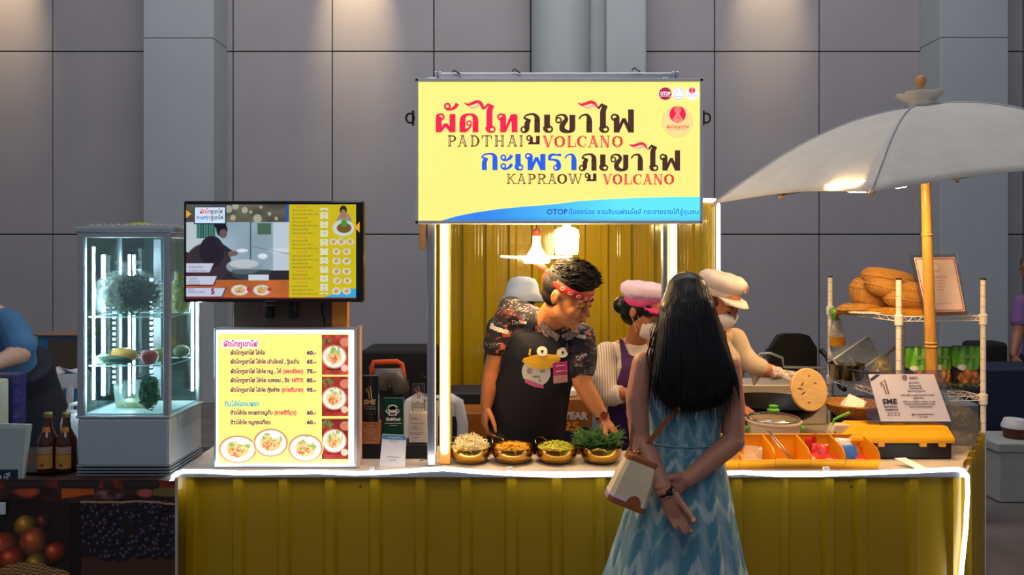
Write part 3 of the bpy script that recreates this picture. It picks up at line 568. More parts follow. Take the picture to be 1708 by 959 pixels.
def screen(U, V):
    X = U*1000; Yv = V*540; img = np.zeros(U.shape+(3,))+hx('#3a4a52')
    n = vnoise(U, V, 12, 3)
    img = over(img, (V < .19), hx('#5a5648')*(.8+.5*n[..., None]))
    for i, (cx, cy, r) in enumerate([(.29, .02, .022), (.345, .06, .02), (.42, .15, .028), (.25, .05, .024), (.38, .08, .01), (.49, .1, .012), (.275, .14, .018), (.44, .03, .01), (.53, .15, .012)]): img = over(img, disc(U, V, cx, cy, r, r*1.85, .2)*.75, hx('#c9ccae'))
    vid = (V >= .19) & (V < .8) & (U < .605)
    img = over(img, vid, hx('#9fb9c8')*(.9+.15*vnoise(U, V, 5, 8)[..., None]))
    img = over(img, vid & (U < .12), hx('#c2d2d6')); img = over(img, vid & (U > .06) & (U < .17) & (V < .36), hx('#3f6f62')*(.7+.6*(np.sin(U*420) > 0))[..., None])
    img = over(img, vid & (np.abs(U-.38) < .004), hx('#4e6068')); img = over(img, vid & (U > .42) & (U < .5) & (V > .2) & (V < .32), hx('#4b6e54')); img = over(img, vid & (U > .51), hx('#cbd7e4'))
    img = over(img, vid & (V > .44+(U-.38)*.35) & (V < .452+(U-.38)*.35) & (U > .38), hx('#7c919c'))
    img = over(img, vid & (V > .7-.2*np.clip((.18-U)/.18, 0, 1)), hx('#2b2a30')); img = over(img, disc(U, V, .13, .62, .14, .22)*vid, hx('#3a3035'))
    img = over(img, disc(U, V, .34, .66, .11, .085), hx('#8ea1ad')); img = over(img, disc(U, V, .34, .63, .09, .05), hx('#c4ced4')); img = over(img, disc(U, V, .38, .72, .12, .09)*(V > .69)*.7, hx('#474c55'))
    img = over(img, disc(U, V, .15, .5, .075, .17, .05), hx('#241f2a')); img = over(img, (np.abs(V-.42-(U-.19)*1.3) < .035)*(U > .17)*(U < .27), hx('#2b2732')); img = over(img, disc(U, V, .275, .52, .03, .03), hx('#7c625c')); img = over(img, disc(U, V, .21, .27, .034, .075), hx('#1d1a22')); img = over(img, disc(U, V, .218, .31, .024, .05), hx('#6e5a5c')); img = over(img, disc(U, V, .2, .22, .036, .05), hx('#17151b'))
    img = over(img, vid*(disc(U, V, .33, .49, .035, .02)), hx('#e9f0ff')); img = over(img, vid*disc(U, V, .56, .49, .1, .04, 1)*.7, hx('#f4f6ff')); img = over(img, vid*disc(U, V, .45, .55, .03, .03), hx('#e8f0fb'))
    img = over(img, (V > .8) & (U < .605), hx('#c96a30')*(.9+.2*n[..., None]))
    for i, (c0, c1, sl) in enumerate([(.62, .735, .17), (.755, .865, .19), (.88, .99, .24)]):
        img = over(img, (V > c0) & (V < c1) & (U < sl+(c0-V)*.25), hx('#5d1f38')); img = over(img, (V > c0+.008) & (V < c1-.012) & (U < sl-.008+(c0-V)*.25), hx('#cfd5ea'))
    img = over(img, (U > .365) & (U < .485) & (V > .745) & (V < .805), hx('#d5e2ea'))
    for cx in (.315, .445): img = food(img, U, V, cx, .91, .055, 1.1, int(cx*100), '#b7bdb2')
    for cx in (.368, .49): img = over(img, disc(U, V, cx, .9, .013, .023), hx('#c33b4c'))
    img = over(img, (U > .585) & (U < .605) & (V < .19), hx('#2a5fb8'))
    right = U >= .605; img = over(img, right, hx('#d9c414')*(1+.03*n[..., None])); img = over(img, right & (U > .79) & (U < .835) & (V > .04) & (V < .95) & (np.sin(V*66) > -.75), hx('#e9ecc6'))
    img = over(img, (U > .7+.0) & right & (V > 1.0-.11*np.clip((U-.78)/.2, 0, 1)), hx('#37b5e6'))
    img = over(img, disc(U, V, .93, .18, .045, .10), hx('#a99080')); img = over(img, disc(U, V, .925, .06, .022, .05), hx('#2a201e')); img = over(img, disc(U, V, .925, .1, .016, .05), hx('#a97f66')); img = over(img, disc(U, V, .925, .25, .066, .09), hx('#d4dfe4')); img = over(img, disc(U, V, .93, .25, .045, .055), hx('#7c5a26')); img = over(img, disc(U, V, .93, .2, .02, .04), hx('#4f9a3a'))
    for i, (cx, cy, r) in enumerate([(.868, .395, .024), (.915, .395, .026), (.965, .395, .024), (.885, .5, .024), (.945, .5, .024), (.885, .6, .026), (.945, .6, .026), (.885, .71, .026), (.945, .71, .026), (.89, .81, .026), (.95, .81, .024), (.885, .92, .028), (.945, .92, .026)]): img = food(img, U, V, cx, cy, r, 1.5, i*3+1, '#cfd4c0')
    img = over(img, (V > .985), hx('#8c2a20')); return img*.85
printed('screen', Plane(tp.at(0, 0), XR, DN, tp.k), 311, 341, 594, 498, 360, 200, screen, tv, emit=.95, rough=.1)
b = MB()
for pts in ([(311, 350), (320, 357), (311, 364)], [(600, 370), (592, 379), (600, 388)]): fpoly(b, tp, pts, 3)
b.build('arrow_mark', emat('scr_amber', '#e0a02c', .8), tv)
b = MB(); rect(b, tp, 324, 344, 378, 374, 3); b.build('caption_frame', emat('scr_navy', '#203a52', .8), tv); b = MB(); rect(b, tp, 326, 346, 376, 372, 4); b.build('caption_panel', emat('scr_pale', '#c8dbe8', .85), tv)
text('ผัดไท', tp, 334, 356, 7, emat('scr_red', '#c0304a', .8), tv, l=6, bold=.15, width=18); text('ภูเขาไฟ', tp, 352.5, 356, 7, emat('scr_dark', '#3a2f3a', .8), tv, l=6, bold=.15, width=20); text('กะเพรา', tp, 329, 366, 7, emat('scr_blue', '#1f6c9a', .8), tv, l=6, bold=.15, width=22); text('ภูเขาไฟ', tp, 352.5, 366, 7, MATS['scr_dark'], tv, l=6, bold=.15, width=21)
text('5', tp, 353, 490, 9, emat('scr_maroon', '#7d1d45', .8), tv, l=6, bold=.6); text('ไม่จำกัด\nง่ายสะดวก\nใช้เวลาน้อย', tp, 316, 466, 3.2, MATS['scr_dark'], tv, l=6); text('ไม่จำกัด', tp, 316, 447, 3.2, MATS['scr_dark'], tv, l=6, width=24); text('โทรได้เลย ทุกวัน', tp, 316, 453, 3, MATS['scr_dark'], tv, l=6, width=30)
text('ไม่มีค่า\nต้องมีใจ รักสินค้า', tp, 315, 484, 3, MATS['scr_dark'], tv, l=6)
for k in range(24):
    hd = k in (0, 8, 12, 17, 20); text(['ผัดไทภูเขาไฟ', 'ผัดไทภูเขาไฟ ไข่ห่อ', 'ผัดไทภูเขาไฟ ไข่ห่อ กุ้ง'][k % 3], tp, 488 if not hd else 495, 346+k*6.3, 2.6, MATS['scr_red'] if hd else MATS['scr_dark'], tv, l=6, width=(18 if hd else (26, 34, 42)[k % 3]))
    if not hd: text(str(45+5*(k % 6)), tp, 540, 346+k*6.3, 2.6, MATS['scr_dark'], tv, l=6)
b = MB(); b.rbox(tuple(P(440, 510, TV+.004)), tuple(P(462, 504, TV+.03)), .002, 1); b.build('sensor', M_black, tv)
text('Panasonic', tp, 452, 503.3, 2.6, M_alu, tv, l=5, align='CENTER', width=18)
# board behind the television
brd = thing('display_board', 'brown wood-grain board holding up the television', 'board', P(480, 560, 3.15))
b = MB(); b.rbox((P(390, 0, 3.15).x, 3.14, CT+.001), (P(556, 0, 3.15).x, 3.16, P(0, 345, 3.15).z), .002, 1); b.build('panel', mat('walnut_veneer', '#74584a', .5, var=.12, vscale=14, aniso=(.2, 1, 3)), brd)
b = MB(); b.rbox((P(556, 0, 3.15).x, 3.12, CT+.001), (P(582, 0, 3.15).x, 3.16, P(0, 345, 3.15).z), .002, 1); b.build('post', mat('orange_pine', '#d98d35', .5, var=.1, vscale=14, aniso=(1, 1, .2)), brd)
brk = thing('television_bracket', 'black metal bracket arms below the television', 'bracket', P(465, 530, 3.12))
for px in (446, 487):
    b = MB(); a, c = P(px-6, 531, 3.1), P(px+6, 500, 3.1); b.rbox((a.x, 3.105, a.z), (c.x, 3.138, c.z), .002, 1); b.rbox((a.x+.008, 3.098, a.z+.02), (c.x-.008, 3.107, c.z-.02), .002, 1); b.build('arm', M_black, brk)
b = MB(); a, c = P(445, 504, 3.08), P(490, 497, 3.08); b.box((a.x, 3.081, a.z), (c.x, 3.1049, c.z)); b.build('crossbar', M_black, brk)
b = MB(); b.tube([P(538, 505, 3.13), P(536, 515, 3.13), P(540, 530, 3.13), P(541, 550, 3.13)], .0025, 6); tag(b.build('tv_lead', M_blackm, at=P(541, 550, 3.13)), 'dark lead hanging down the brown board', 'cable')
# ---------------------------------------------------------------- menu light box
MY = 3.05; mb_ = thing('menu_light_box', 'lit yellow menu board with prices and pictures of plates on the counter', 'menu board', (P(477, 0, MY).x, MY+.03, CT)); mp = PX(MY)
b = MB(); b.rbox((P(355.5, 0, MY).x, MY+.004, CT+.001), (P(594, 0, MY).x, MY+.06, P(0, 547, MY).z), .004, 1)
b.build('case', mat('case_metal', '#aeb6c2', .3, .6), mb_)
b = MB(); b.box((P(594, 0, MY).x, MY+.01, CT+.001), (P(599, 0, MY).x, MY+.06, P(0, 545, MY).z)); b.build('side_trim', mat('peach_trim', '#c8a18c', .5), mb_)
b = MB(); rect(b, mp, 360.5, 550.5, 590, 775, 0); b.build('glow_panel', mat('menu_white', '#ffffff', .5, emit=2.2, ecol='#f2f2ff'), mb_)
b = MB(); rect(b, mp, 364, 556.5, 582, 773, 1); b.build('menu_face', emat('menu_yellow', '#ffe77c', 1.0), mb_)
mfood = []
def dish(seed, rx, sy=1, bg='#8c2a22', leaf=(.2, .25)):
    def f(U, V):
        img = np.zeros(U.shape+(3,))+hx(bg)*(.75+.5*vnoise(U, V, 5, seed)[..., None])
        img = over(img, disc(U, V, leaf[0], .15, .25, .12)*(vnoise(U, V, 14, seed+3) > .5), hx('#567a3c')); img = over(img, disc(U, V, .88, .18, .2, .12)*.8, hx('#d08a6a'))
        img = over(img, disc(U, V, .5, .85, .35, .03)*(1-.3*U), hx('#5c0f0d'))
        img = food(img, U, V, .47, .55, .5, .62, seed, '#c88058'); img = over(img, disc(U, V, .86, .83, .14, .09), hx('#e9b8a4')); return np.clip(img*1.02+.02, 0, 1)
    return f
for i, (v0, v1) in enumerate(((558.5, 625), (628, 694), (698, 765.5))): printed('dish_picture', mp, 537, v0, 581, v1, 60, 80, dish(5+i*7, .4, 1, ('#a8382c', '#9c2c26', '#8a2620')[i]), mb_, emit=.85, l=2)
def plates(cx, cy, rx, ry, seed):          # round cut-out dish picture
    nr, na = 26, 64; vs = [mp.at(cx, cy, 3)]; cols = []; uv = [(0, 0)]
    for i in range(1, nr+1):
        for k in range(na): a = 2*math.pi*k/na; vs.append(mp.at(cx+rx*i/nr*math.cos(a), cy+ry*i/nr*math.sin(a), 3)); uv.append((i/nr*math.cos(a), i/nr*math.sin(a)))
    uv = np.array(uv); U = uv[:, 0]*.5+.5; V = uv[:, 1]*.5+.5; img = food(np.zeros((len(uv), 3))+hx('#ffe77c'), U, V, .5, .5, .5, 1, seed, '#b5764e')
    img = over(img, disc(U, V, .62, .22, .16, .13, .2), hx('#f6e0e0')); img = img*1.04
    fs = [(0, 1+(k+1) % na, 1+k) for k in range(na)]+[(1+i*na+k, 1+i*na+(k+1) % na, 1+(i+1)*na+(k+1) % na, 1+(i+1)*na+k) for i in range(nr-1) for k in range(na)]
    me = bpy.data.meshes.new('p'); me.from_pydata([tuple(v-mb_.location) for v in vs], [], fs); ca = me.color_attributes.new('col', 'FLOAT_COLOR', 'POINT'); c = img.clip(0, 1); c = np.where(c <= .04045, c/12.92, ((c+.055)/1.055)**2.4)
    ca.data.foreach_set('color', np.concatenate([c, np.ones((len(c), 1))], 1).astype(np.float32).ravel()); me.materials.append(MATS['print_lit']); o = bpy.data.objects.new('plate_picture', me); C.objects.link(o); o.parent = mb_
plates(397, 749, 33, 24, 4); plates(452, 738, 30, 24.5, 11); plates(510, 747, 30, 24, 23)
T_d = emat('menu_grape', '#6a3c66', .8); T_r = emat('menu_crimson', '#d2355c', .9); T_p = emat('menu_magenta', '#cf2f8c', .95); T_c = emat('menu_cyan', '#1d9ec0', .95); T_s = emat('menu_faint', '#c9a45a', .9)
b = MB(); rect(b, mp, 370, 566, 432, 581, 1.5); b.build('heading_glow', emat('menu_cream', '#fff6dc', 1), mb_)
text('ผัดไทภูเขาไฟ', mp, 373, 577.5, 9, T_p, mb_, bold=.45, l=3, width=57); text('กินไข่ห่อกะเพรา', mp, 375, 677, 8, T_c, mb_, bold=.35, l=3, width=57)
rows = [(591, 'ผัดไทภูเขาไฟ ไข่ห่อ', 57, '', 0, '60.-'), (606, 'ผัดไทภูเขาไฟ ไข่ห่อ เส้นใหญ่ , วุ้นเส้น', 114, '', 0, '65.-'), (622, 'ผัดไทภูเขาไฟ ไข่ห่อ หมู , ไก่', 84, '(ยอดนิยม)', 34, '75.-'), (637, 'ผัดไทภูเขาไฟ ไข่ห่อ เบคอน , ชีส', 99, 'HIT!!!', 19, '85.-'), (653, 'ผัดไทภูเขาไฟ ไข่ห่อ กุ้งย่าง', 82, '(ขายดีมาก)', 36, '95.-'), (691, 'ข้าวไข่ห่อ กะเพราหมูสับ', 70, '(ขายดีที่สุด)', 37, '60.-'), (707, 'ข้าวไข่ห่อ หมูกระเทียม', 67, '', 0, '60.-')]
for y, s1, w1, s2_, w2, pr_ in rows:
    text(s1, mp, 385, y, 6.6, T_d, mb_, bold=.42, l=3, width=w1)
    if s2_: text(s2_, mp, 388+w1, y, 6.6, T_r, mb_, bold=.42, l=3, width=w2)
    text(pr_, mp, 512, y, 6.2, T_d, mb_, bold=.5, l=3, width=16)
    text('Chinese Pad Thai and Egg Wrap', mp, 386, y+6.5, 2.6, T_s, mb_, l=3, width=w1*.95)
# ---------------------------------------------------------------- people
def rot_to(side, up):             # matrix whose X is side-ish and Z is up
    z = Vector(up).normalized(); x = Vector(side); x = (x-z*x.dot(z)).normalized(); y = z.cross(x); return Matrix((x, y, z)).transposed()
def head_M(c, fwd, up=(0, 0, 1), s=1):       # local: face looks to -Y, up Z
    z = Vector(up).normalized(); y = -Vector(fwd).normalized(); z = (z-y*z.dot(y)).normalized(); x = y.cross(z); R = Matrix((x, y, z)).transposed()
    return Matrix.Translation(Vector(c)) @ R.to_4x4() @ Matrix.Scale(s, 4)
def hE(mb, M, c, r, nu=20, nv=12): mb.ell(M @ Vector(c), tuple(x*M.to_scale()[0] for x in r), M.to_3x3().normalized(), nu, nv)
def hT(mb, M, pts, rad, n=10): mb.tube([M @ Vector(p) for p in pts], [r*M.to_scale()[0] for r in rad], n, roundcap=True)
def add_head(mb, M, male=True, nose=1):
    hE(mb, M, (0, .016, .035), (.076, .096, .083)); hE(mb, M, (0, -.03, -.012), (.064, .060, .085)); hE(mb, M, (0, -.02, .04), (.068, .07, .07))
    j = 1.06 if male else .94
    hE(mb, M, (0, -.032, -.062), (.056*j, .052, .036)); hE(mb, M, (0, -.068, -.093), (.025*j, .02, .018)); hE(mb, M, (0, -.05, -.083), (.04*j, .036, .025))
    for s in (-1, 1):
        hE(mb, M, (s*.036, -.060, -.026), (.026, .026, .026)); hE(mb, M, (s*.029, -.079, .024), (.026, .012, .009)); hE(mb, M, (s*.031, -.077, .002), (.017, .013, .012))
        hE(mb, M, (s*.012, -.098, -.032), (.009, .010, .008)); hE(mb, M, (s*.048, -.02, -.055), (.014, .03, .025))
        hE(mb, M, (s*.078, .008, 0), (.007, .017, .028)); hT(mb, M, [(s*.082, .02, .022), (s*.086, .022, 0), (s*.082, .008, -.022)], [.005, .005, .005], 8)
    hT(mb, M, [(0, -.084, .018), (0, -.095, -.004), (0, -.108, -.024)], [.008, .0085, .0115]); hE(mb, M, (0, -.107, -.027), (.012, .011, .010))
    hE(mb, M, (0, -.086, -.054), (.026, .012, .007)); hE(mb, M, (0, -.084, -.064), (.022, .012, .008)); hE(mb, M, (0, -.05, .05), (.055, .042, .045))
def face_parts(M, parent, brow='#1a1412', lip='#a05a48', closed=True):
    br = mat('brow'+brow, brow, .8); lp = mat('lip'+lip, lip, .5)
    for s in (-1, 1):
        b = MB(); hT(b, M, [(s*.014, -.0915, .021), (s*.03, -.0925, .027), (s*.047, -.079, .023)], [.0022, .0032, .0015], 8); b.build('eyebrow', br, parent, smooth=True)
        b = MB(); hT(b, M, [(s*.017, -.0885, -.0005), (s*.031, -.0915, -.0035), (s*.045, -.0825, .0)], [.0013, .002, .0013], 8); b.build('eyelashes', br, parent, smooth=True)
    b = MB(); hE(b, M, (0, -.0905, -.0555), (.021, .0095, .0045)); hE(b, M, (0, -.0885, -.063), (.017, .0095, .005)); b.build('lips', lp, parent, smooth=True)
    b = MB(); hT(b, M, [(-.021, -.091, -.0592), (0, -.1005, -.0592), (.021, -.091, -.0592)], [.0008, .0013, .0008], 6); b.build('mouth_line', mat('mouth', '#4a1f1a', .7), parent, smooth=True)
def hand(mb, wr, d, n, t, s=1, curls=(30, 45, 30), spread=1, thumb=(.6, .7, .3), tcurl=20, offs=(0, 0, 0, 0)):
    # wr wrist, d towards the fingers, n the way the palm faces, t the thumb's side
    d = Vector(d).normalized(); n = Vector(n); n = (n-d*n.dot(d)).normalized(); t0 = Vector(t); t = n.cross(d); t = t if t.dot(t0) > 0 else -t; wr = Vector(wr)
    mb.tube([wr-d*.02*s, wr+d*.012*s, wr+d*.045*s, wr+d*.082*s], [(.024*s, .018*s), (.027*s, .018*s), (.038*s, .017*s), (.039*s, .0125*s)], 14, side=t, roundcap=True)
    mb.ell(wr+d*.035*s+t*.022*s+n*.008*s, (.016*s, .028*s, .015*s), rot_to(t, n))
    L = [(.042, .026, .021), (.046, .029, .022), (.042, .027, .021), (.033, .021, .019)]; o = [.0285, .0095, -.0095, -.0275]; rr = [.0088, .0092, .0088, .0078]
    for i in range(4):
        p = wr+d*(.086-(.004 if i in (0,) else .009 if i == 3 else 0))*s+t*o[i]*s; dd = (d+t*(o[i]*3.0*spread)).normalized(); ax = dd.cross(n); a = 0; pts = [p-d*.02*s, p]; ra = [rr[i]*s*1.1, rr[i]*s]
        for k in range(3):
            a += math.radians(curls[k]+(offs[i] if k < 2 else 0)); q = dd*math.cos(a)+n*math.sin(a); p = p+q*L[i][k]*s; pts.append(p); ra.append(rr[i]*s*(.95, .86, .72)[k])
        mb.limb(pts, ra, 10)
    p = wr+d*.02*s+t*.024*s+n*.006*s; q = (d*thumb[0]+t*thumb[1]+n*thumb[2]).normalized(); pts = [p]; ra = [.014*s]
    for k, l_ in enumerate((.042, .032, .026)):
        p = p+q*l_*s; pts.append(p); ra.append((.0115, .0102, .0082)[k]*s); a = math.radians(tcurl); ax = (d*.9-t*.4).normalized(); q = (q*math.cos(a)+ax*math.sin(a)).normalized()
    mb.limb(pts, ra, 10)
def torso(mb, pel, waist, chest, neck, ls, rs, k=1, dep=1, full=1):
    side = (Vector(rs)-Vector(ls)).normalized(); pel, waist, chest, neck = map(Vector, (pel, waist, chest, neck))
    up = (neck-chest).normalized()
    mb.tube([pel-Vector((0, 0, .12)), pel-Vector((0, 0, .04)), pel+(waist-pel)*.4, waist, waist+(chest-waist)*.5, chest, chest+(neck-chest)*.5, neck-(neck-chest).normalized()*.015],
            [(.13*k, .095*dep), (.158*k*full, .112*dep), (.15*k*full, .108*dep), (.132*k*full, .096*dep), (.14*k, .1*dep), (.155*k, .11*dep), (.14*k, .092*dep), (.06*k, .055*dep)], 24, side=side, roundcap=True)
    mb.cap(ls, rs, .05*k, .05*k)
    for s_ in (ls, rs):
        s_ = Vector(s_); mb.cap(neck-up*.01, s_+(neck-s_)*.25, .045*k, .043*k)
def legs(mb, pel, side, k=1, feet=((-.1, 0), (.1, 0)), fwd=(0, -1, 0), dark=False):
    side = Vector(side).normalized(); pel = Vector(pel)
    for s, (fx, fy) in zip((-1, 1), feet):
        h = pel+side*(s*.085)-Vector((0, 0, .07)); an = Vector((pel.x+fx, pel.y+fy, .07)); kn = h*.5+an*.5-Vector((0, 0, -.01))+Vector(fwd)*.02
        mb.limb([h, kn, an], [.085*k, .056*k, .038*k], 16); mb.cap(an+Vector((0, 0, -.032)), an+Vector(fwd)*.15+Vector((0, 0, -.04)), .034, .028); mb.ell(an+Vector((0, 0, -.03)), (.036, .045, .036))
def zone(mb, box=None): pass
def rows_surface(name, rows, tgt, mats, parent, off=.006, nx=40, Yf=3.4, smooth=6, thick=.003, minY=None, ny=4):
    # cloth piece lying on the front of a figure; rows = (photo y, left x, right x) read at distance Yf
    tg = [bvh(o) for o in tgt]; R = []
    for a, c in zip(rows, rows[1:]):
        for k in range(ny): R.append([a[i]+(c[i]-a[i])*k/ny for i in range(3)])
    R.append(list(rows[-1])); H = len(R); X = np.zeros((H, nx)); Z = np.zeros((H, nx)); Y = np.full((H, nx), np.nan)
    for j, (py, a, c) in enumerate(R):
        for i in range(nx):
            p = P(a+(c-a)*i/(nx-1), py, Yf); X[j, i] = p.x; Z[j, i] = p.z
            for t in tg:
                h = t.ray_cast(Vector((p.x, 1.5, p.z)), Vector((0, 1, 0)))
                if h[0] is not None and h[0].y < Yf+.6 and not (Y[j, i] <= h[0].y): Y[j, i] = h[0].y
    if np.all(np.isnan(Y)): Y[:] = Yf
    m = np.nanmedian(Y)
    for j in range(H):
        row = Y[j]; ok = ~np.isnan(row)
        if ok.any(): Y[j] = np.interp(np.arange(nx), np.where(ok)[0], row[ok])
        else: Y[j] = Y[j-1] if j else m
    Y0 = Y.copy()
    for _ in range(smooth):
        q = np.pad(Y, 1, mode='edge'); Y = np.minimum((q[:-2, 1:-1]+q[2:, 1:-1]+q[1:-1, :-2]+q[1:-1, 2:])/4, Y0)
    Y = Y-off; v1 = [Vector((X[j, i], Y[j, i], Z[j, i])) for j in range(H) for i in range(nx)]; v2 = [v+Vector((0, thick, 0)) for v in v1]; N = H*nx
    f = [(j*nx+i, j*nx+i+1, (j+1)*nx+i+1, (j+1)*nx+i) for j in range(H-1) for i in range(nx-1)]
    f2 = [tuple(k+N for k in reversed(q)) for q in f]; ed = [j*nx for j in range(H)]; e = []
    for j in range(H-1): e += [(j*nx, (j+1)*nx, (j+1)*nx+N, j*nx+N), ((j+1)*nx-1, (j+2)*nx-1, (j+2)*nx-1+N, (j+1)*nx-1+N)]
    for i in range(nx-1): e += [(i, i+1, i+1+N, i+N), ((H-1)*nx+i, (H-1)*nx+i+1, (H-1)*nx+i+1+N, (H-1)*nx+i+N)]
    b = MB(); b.add(v1+v2, f+f2+e); return b.build(name, mats, parent, smooth='auto')
def wrap_text(body, px, py, h, Yf, tgt, m, parent, ang=0, width=None, name='lettering', bold=.3, off=.003):
    c = bpy.data.curves.new('t', 'FONT'); c.body = body; k = Yf/F; c.size = h*k/.72; c.offset = bold*k; c.align_x = 'CENTER'; c.resolution_u = 2; o = bpy.data.objects.new('t', c); C.objects.link(o)
    dg = bpy.context.evaluated_depsgraph_get(); me = bpy.data.meshes.new_from_object(o.evaluated_get(dg)); bpy.data.objects.remove(o)
    xs_ = [v.co.x for v in me.vertices]; sx_ = width*k/(max(xs_)-min(xs_)) if width else 1; p0 = P(px, py, Yf); tg = [bvh(t) for t in tgt]; ca, sa = math.cos(ang), math.sin(ang); org = root_loc(parent)
    for v in me.vertices:
        x, y = v.co.x*sx_, v.co.y; X, Z = p0.x+x*ca-y*sa, p0.z+x*sa+y*ca; best = None
        for t in tg:
            hh = t.ray_cast(Vector((X, 1.5, Z)), Vector((0, 1, 0)))
            if hh[0] is not None and (best is None or hh[0].y < best): best = hh[0].y
        v.co = Vector((X, (best if best else Yf)-off, Z))-org
    me.materials.append(m); me.name = name; o = bpy.data.objects.new(name, me); C.objects.link(o); o.parent = parent; return o
SK = mat('skin_tan', '#bd7543', .5, bump=.1, bscale=300, var=.04, vscale=20, coat=.05)
SK2 = mat('skin_medium', '#a8735c', .5, bump=.1, bscale=300, var=.04, vscale=20)
M_hair = mat('hair_black', '#0b0908', .38, var=.3, vscale=120, aniso=(1, 1, .1))
# ================= the woman in front of the counter, seen from behind
W = 2.72; wo = thing('person', 'person from behind, long black hair, blue patterned sleeveless dress, hands clasped behind back', 'person', (P(1143, 0, W).x, W, 0))
f = (0, 1, 0); hc = P(1146, 522, 2.70); M = head_M(hc, f, (0, 0, 1), .97); b = MB(); add_head(b, M, False)
nk = P(1145, 583, 2.72); b.limb([hc+Vector((0, .005, -.06)), nk, nk-Vector((0, 0, .04))], [.05, .05, .06])
LS, RS = P(1075, 607, 2.71), P(1214, 610, 2.71)
pel = Vector((P(1142, 0, W).x, 2.74, .90)); wa = Vector((P(1142, 0, W).x, 2.73, 1.0)); ch = Vector((P(1144, 0, W).x, 2.72, 1.17))
torso(b, pel, wa, ch, nk, LS, RS, .86, .9); legs(b, pel, (1, 0, 0), .95, ((-.11, 0), (.1, .02)), (0, 1, 0))
LE, LW = P(1067, 732, 2.655), P(1112, 822, 2.53)
b.limb([LS, P(1062, 665, 2.68), LE], [.046, .041, .036], 16); b.limb([LE, LE*.55+LW*.45, LW], [.0385, .036, .0245], 16)
hand(b, LW, P(1134, 868, 2.53)-P(1116, 830, 2.53), (0.1, -1, 0), (1, 0, -.1), .98, (28, 48, 30), .1, (1, .12, .55), -4, (10, 0, 0, 2))
RE, RW = P(1224, 736, 2.66), P(1146, 800, 2.575)
b.limb([RS, P(1223, 675, 2.69), RE], [.046, .042, .038], 16); b.limb([RE, RE*.55+RW*.45, RW], [.04, .037, .027], 16)
hand(b, RW, P(1108, 818, 2.57)-P(1146, 800, 2.575), (-.1, -1, .1), (-.2, 0, 1), .96, (30, 62, 40), .3, (.85, .3, .35), 25, (0, 4, 6, 8))
body = fuse('body', b, SK2, .0042, 3, wo)
# dress
def ikat():
    m = bpy.data.materials.new('ikat_cotton'); m.use_nodes = True; nt = m.node_tree; L = nt.links.new; bs = nt.nodes['Principled BSDF']; bs.inputs['Roughness'].default_value = .85; bs.inputs['Sheen Weight'].default_value = .15
    def N(t, **k):
        n = nt.nodes.new(t)
        for a, v in k.items(): setattr(n, a, v)
        return n
    def Mt(op, a, c=None, cl=False):
        n = N('ShaderNodeMath', operation=op, use_clamp=cl)
        for i, x in enumerate((a, c)):
            if x is None: continue
            if isinstance(x, (int, float)): n.inputs[i].default_value = x
            else: L(x, n.inputs[i])
        return n.outputs[0]
    uv = N('ShaderNodeUVMap'); sp = N('ShaderNodeSeparateXYZ'); L(uv.outputs[0], sp.inputs[0]); u, v = sp.outputs[0], sp.outputs[1]
    nz = N('ShaderNodeTexNoise'); nz.inputs['Scale'].default_value = 60; mp = N('ShaderNodeMapping'); mp.inputs['Scale'].default_value = (1, .12, 1); L(uv.outputs[0], mp.inputs[0]); L(mp.outputs[0], nz.inputs['Vector'])
    st = Mt('SINE', Mt('MULTIPLY', u, 2*math.pi*120)); st = Mt('MULTIPLY', Mt('ADD', st, .3), .5)        # fine stripes
    zz = Mt('ABSOLUTE', Mt('SUBTRACT', Mt('FRACT', Mt('MULTIPLY', u, 13)), .5))                                   # zigzag
    jit = Mt('MULTIPLY', Mt('SUBTRACT', nz.outputs[0], .5), .35)
    ph = Mt('FRACT', Mt('ADD', Mt('ADD', Mt('MULTIPLY', v, 3.6), Mt('MULTIPLY', zz, .75)), jit))
    tri = Mt('ABSOLUTE', Mt('SUBTRACT', ph, .5)); band = Mt('MULTIPLY', Mt('SUBTRACT', tri, .36), 12, True)
    band2 = Mt('MULTIPLY', Mt('SUBTRACT', Mt('ABSOLUTE', Mt('SUBTRACT', Mt('FRACT', Mt('ADD', ph, .5)), .5)), .42), 12, True)
    wide = Mt('MULTIPLY', Mt('SUBTRACT', Mt('SINE', Mt('MULTIPLY', u, 2*math.pi*13)), .2), 1.2, True)
    mx = N('ShaderNodeMix', data_type='RGBA'); mx.inputs[6].default_value = (*lin('#4f8496'), 1); mx.inputs[7].default_value = (*lin('#86a6b0'), 1); L(wide, mx.inputs[0])
    m2 = N('ShaderNodeMix', data_type='RGBA'); L(Mt('MULTIPLY', st, .55, True), m2.inputs[0]); L(mx.outputs[2], m2.inputs[6]); m2.inputs[7].default_value = (*lin('#3a6c82'), 1)
    m3 = N('ShaderNodeMix', data_type='RGBA'); L(Mt('MULTIPLY', Mt('ADD', band, Mt('MULTIPLY', band2, .5), True), .8), m3.inputs[0]); L(m2.outputs[2], m3.inputs[6]); m3.inputs[7].default_value = (*lin('#a9bdc0'), 1)
    L(m3.outputs[2], bs.inputs['Base Color']); return m
M_ikat = ikat()
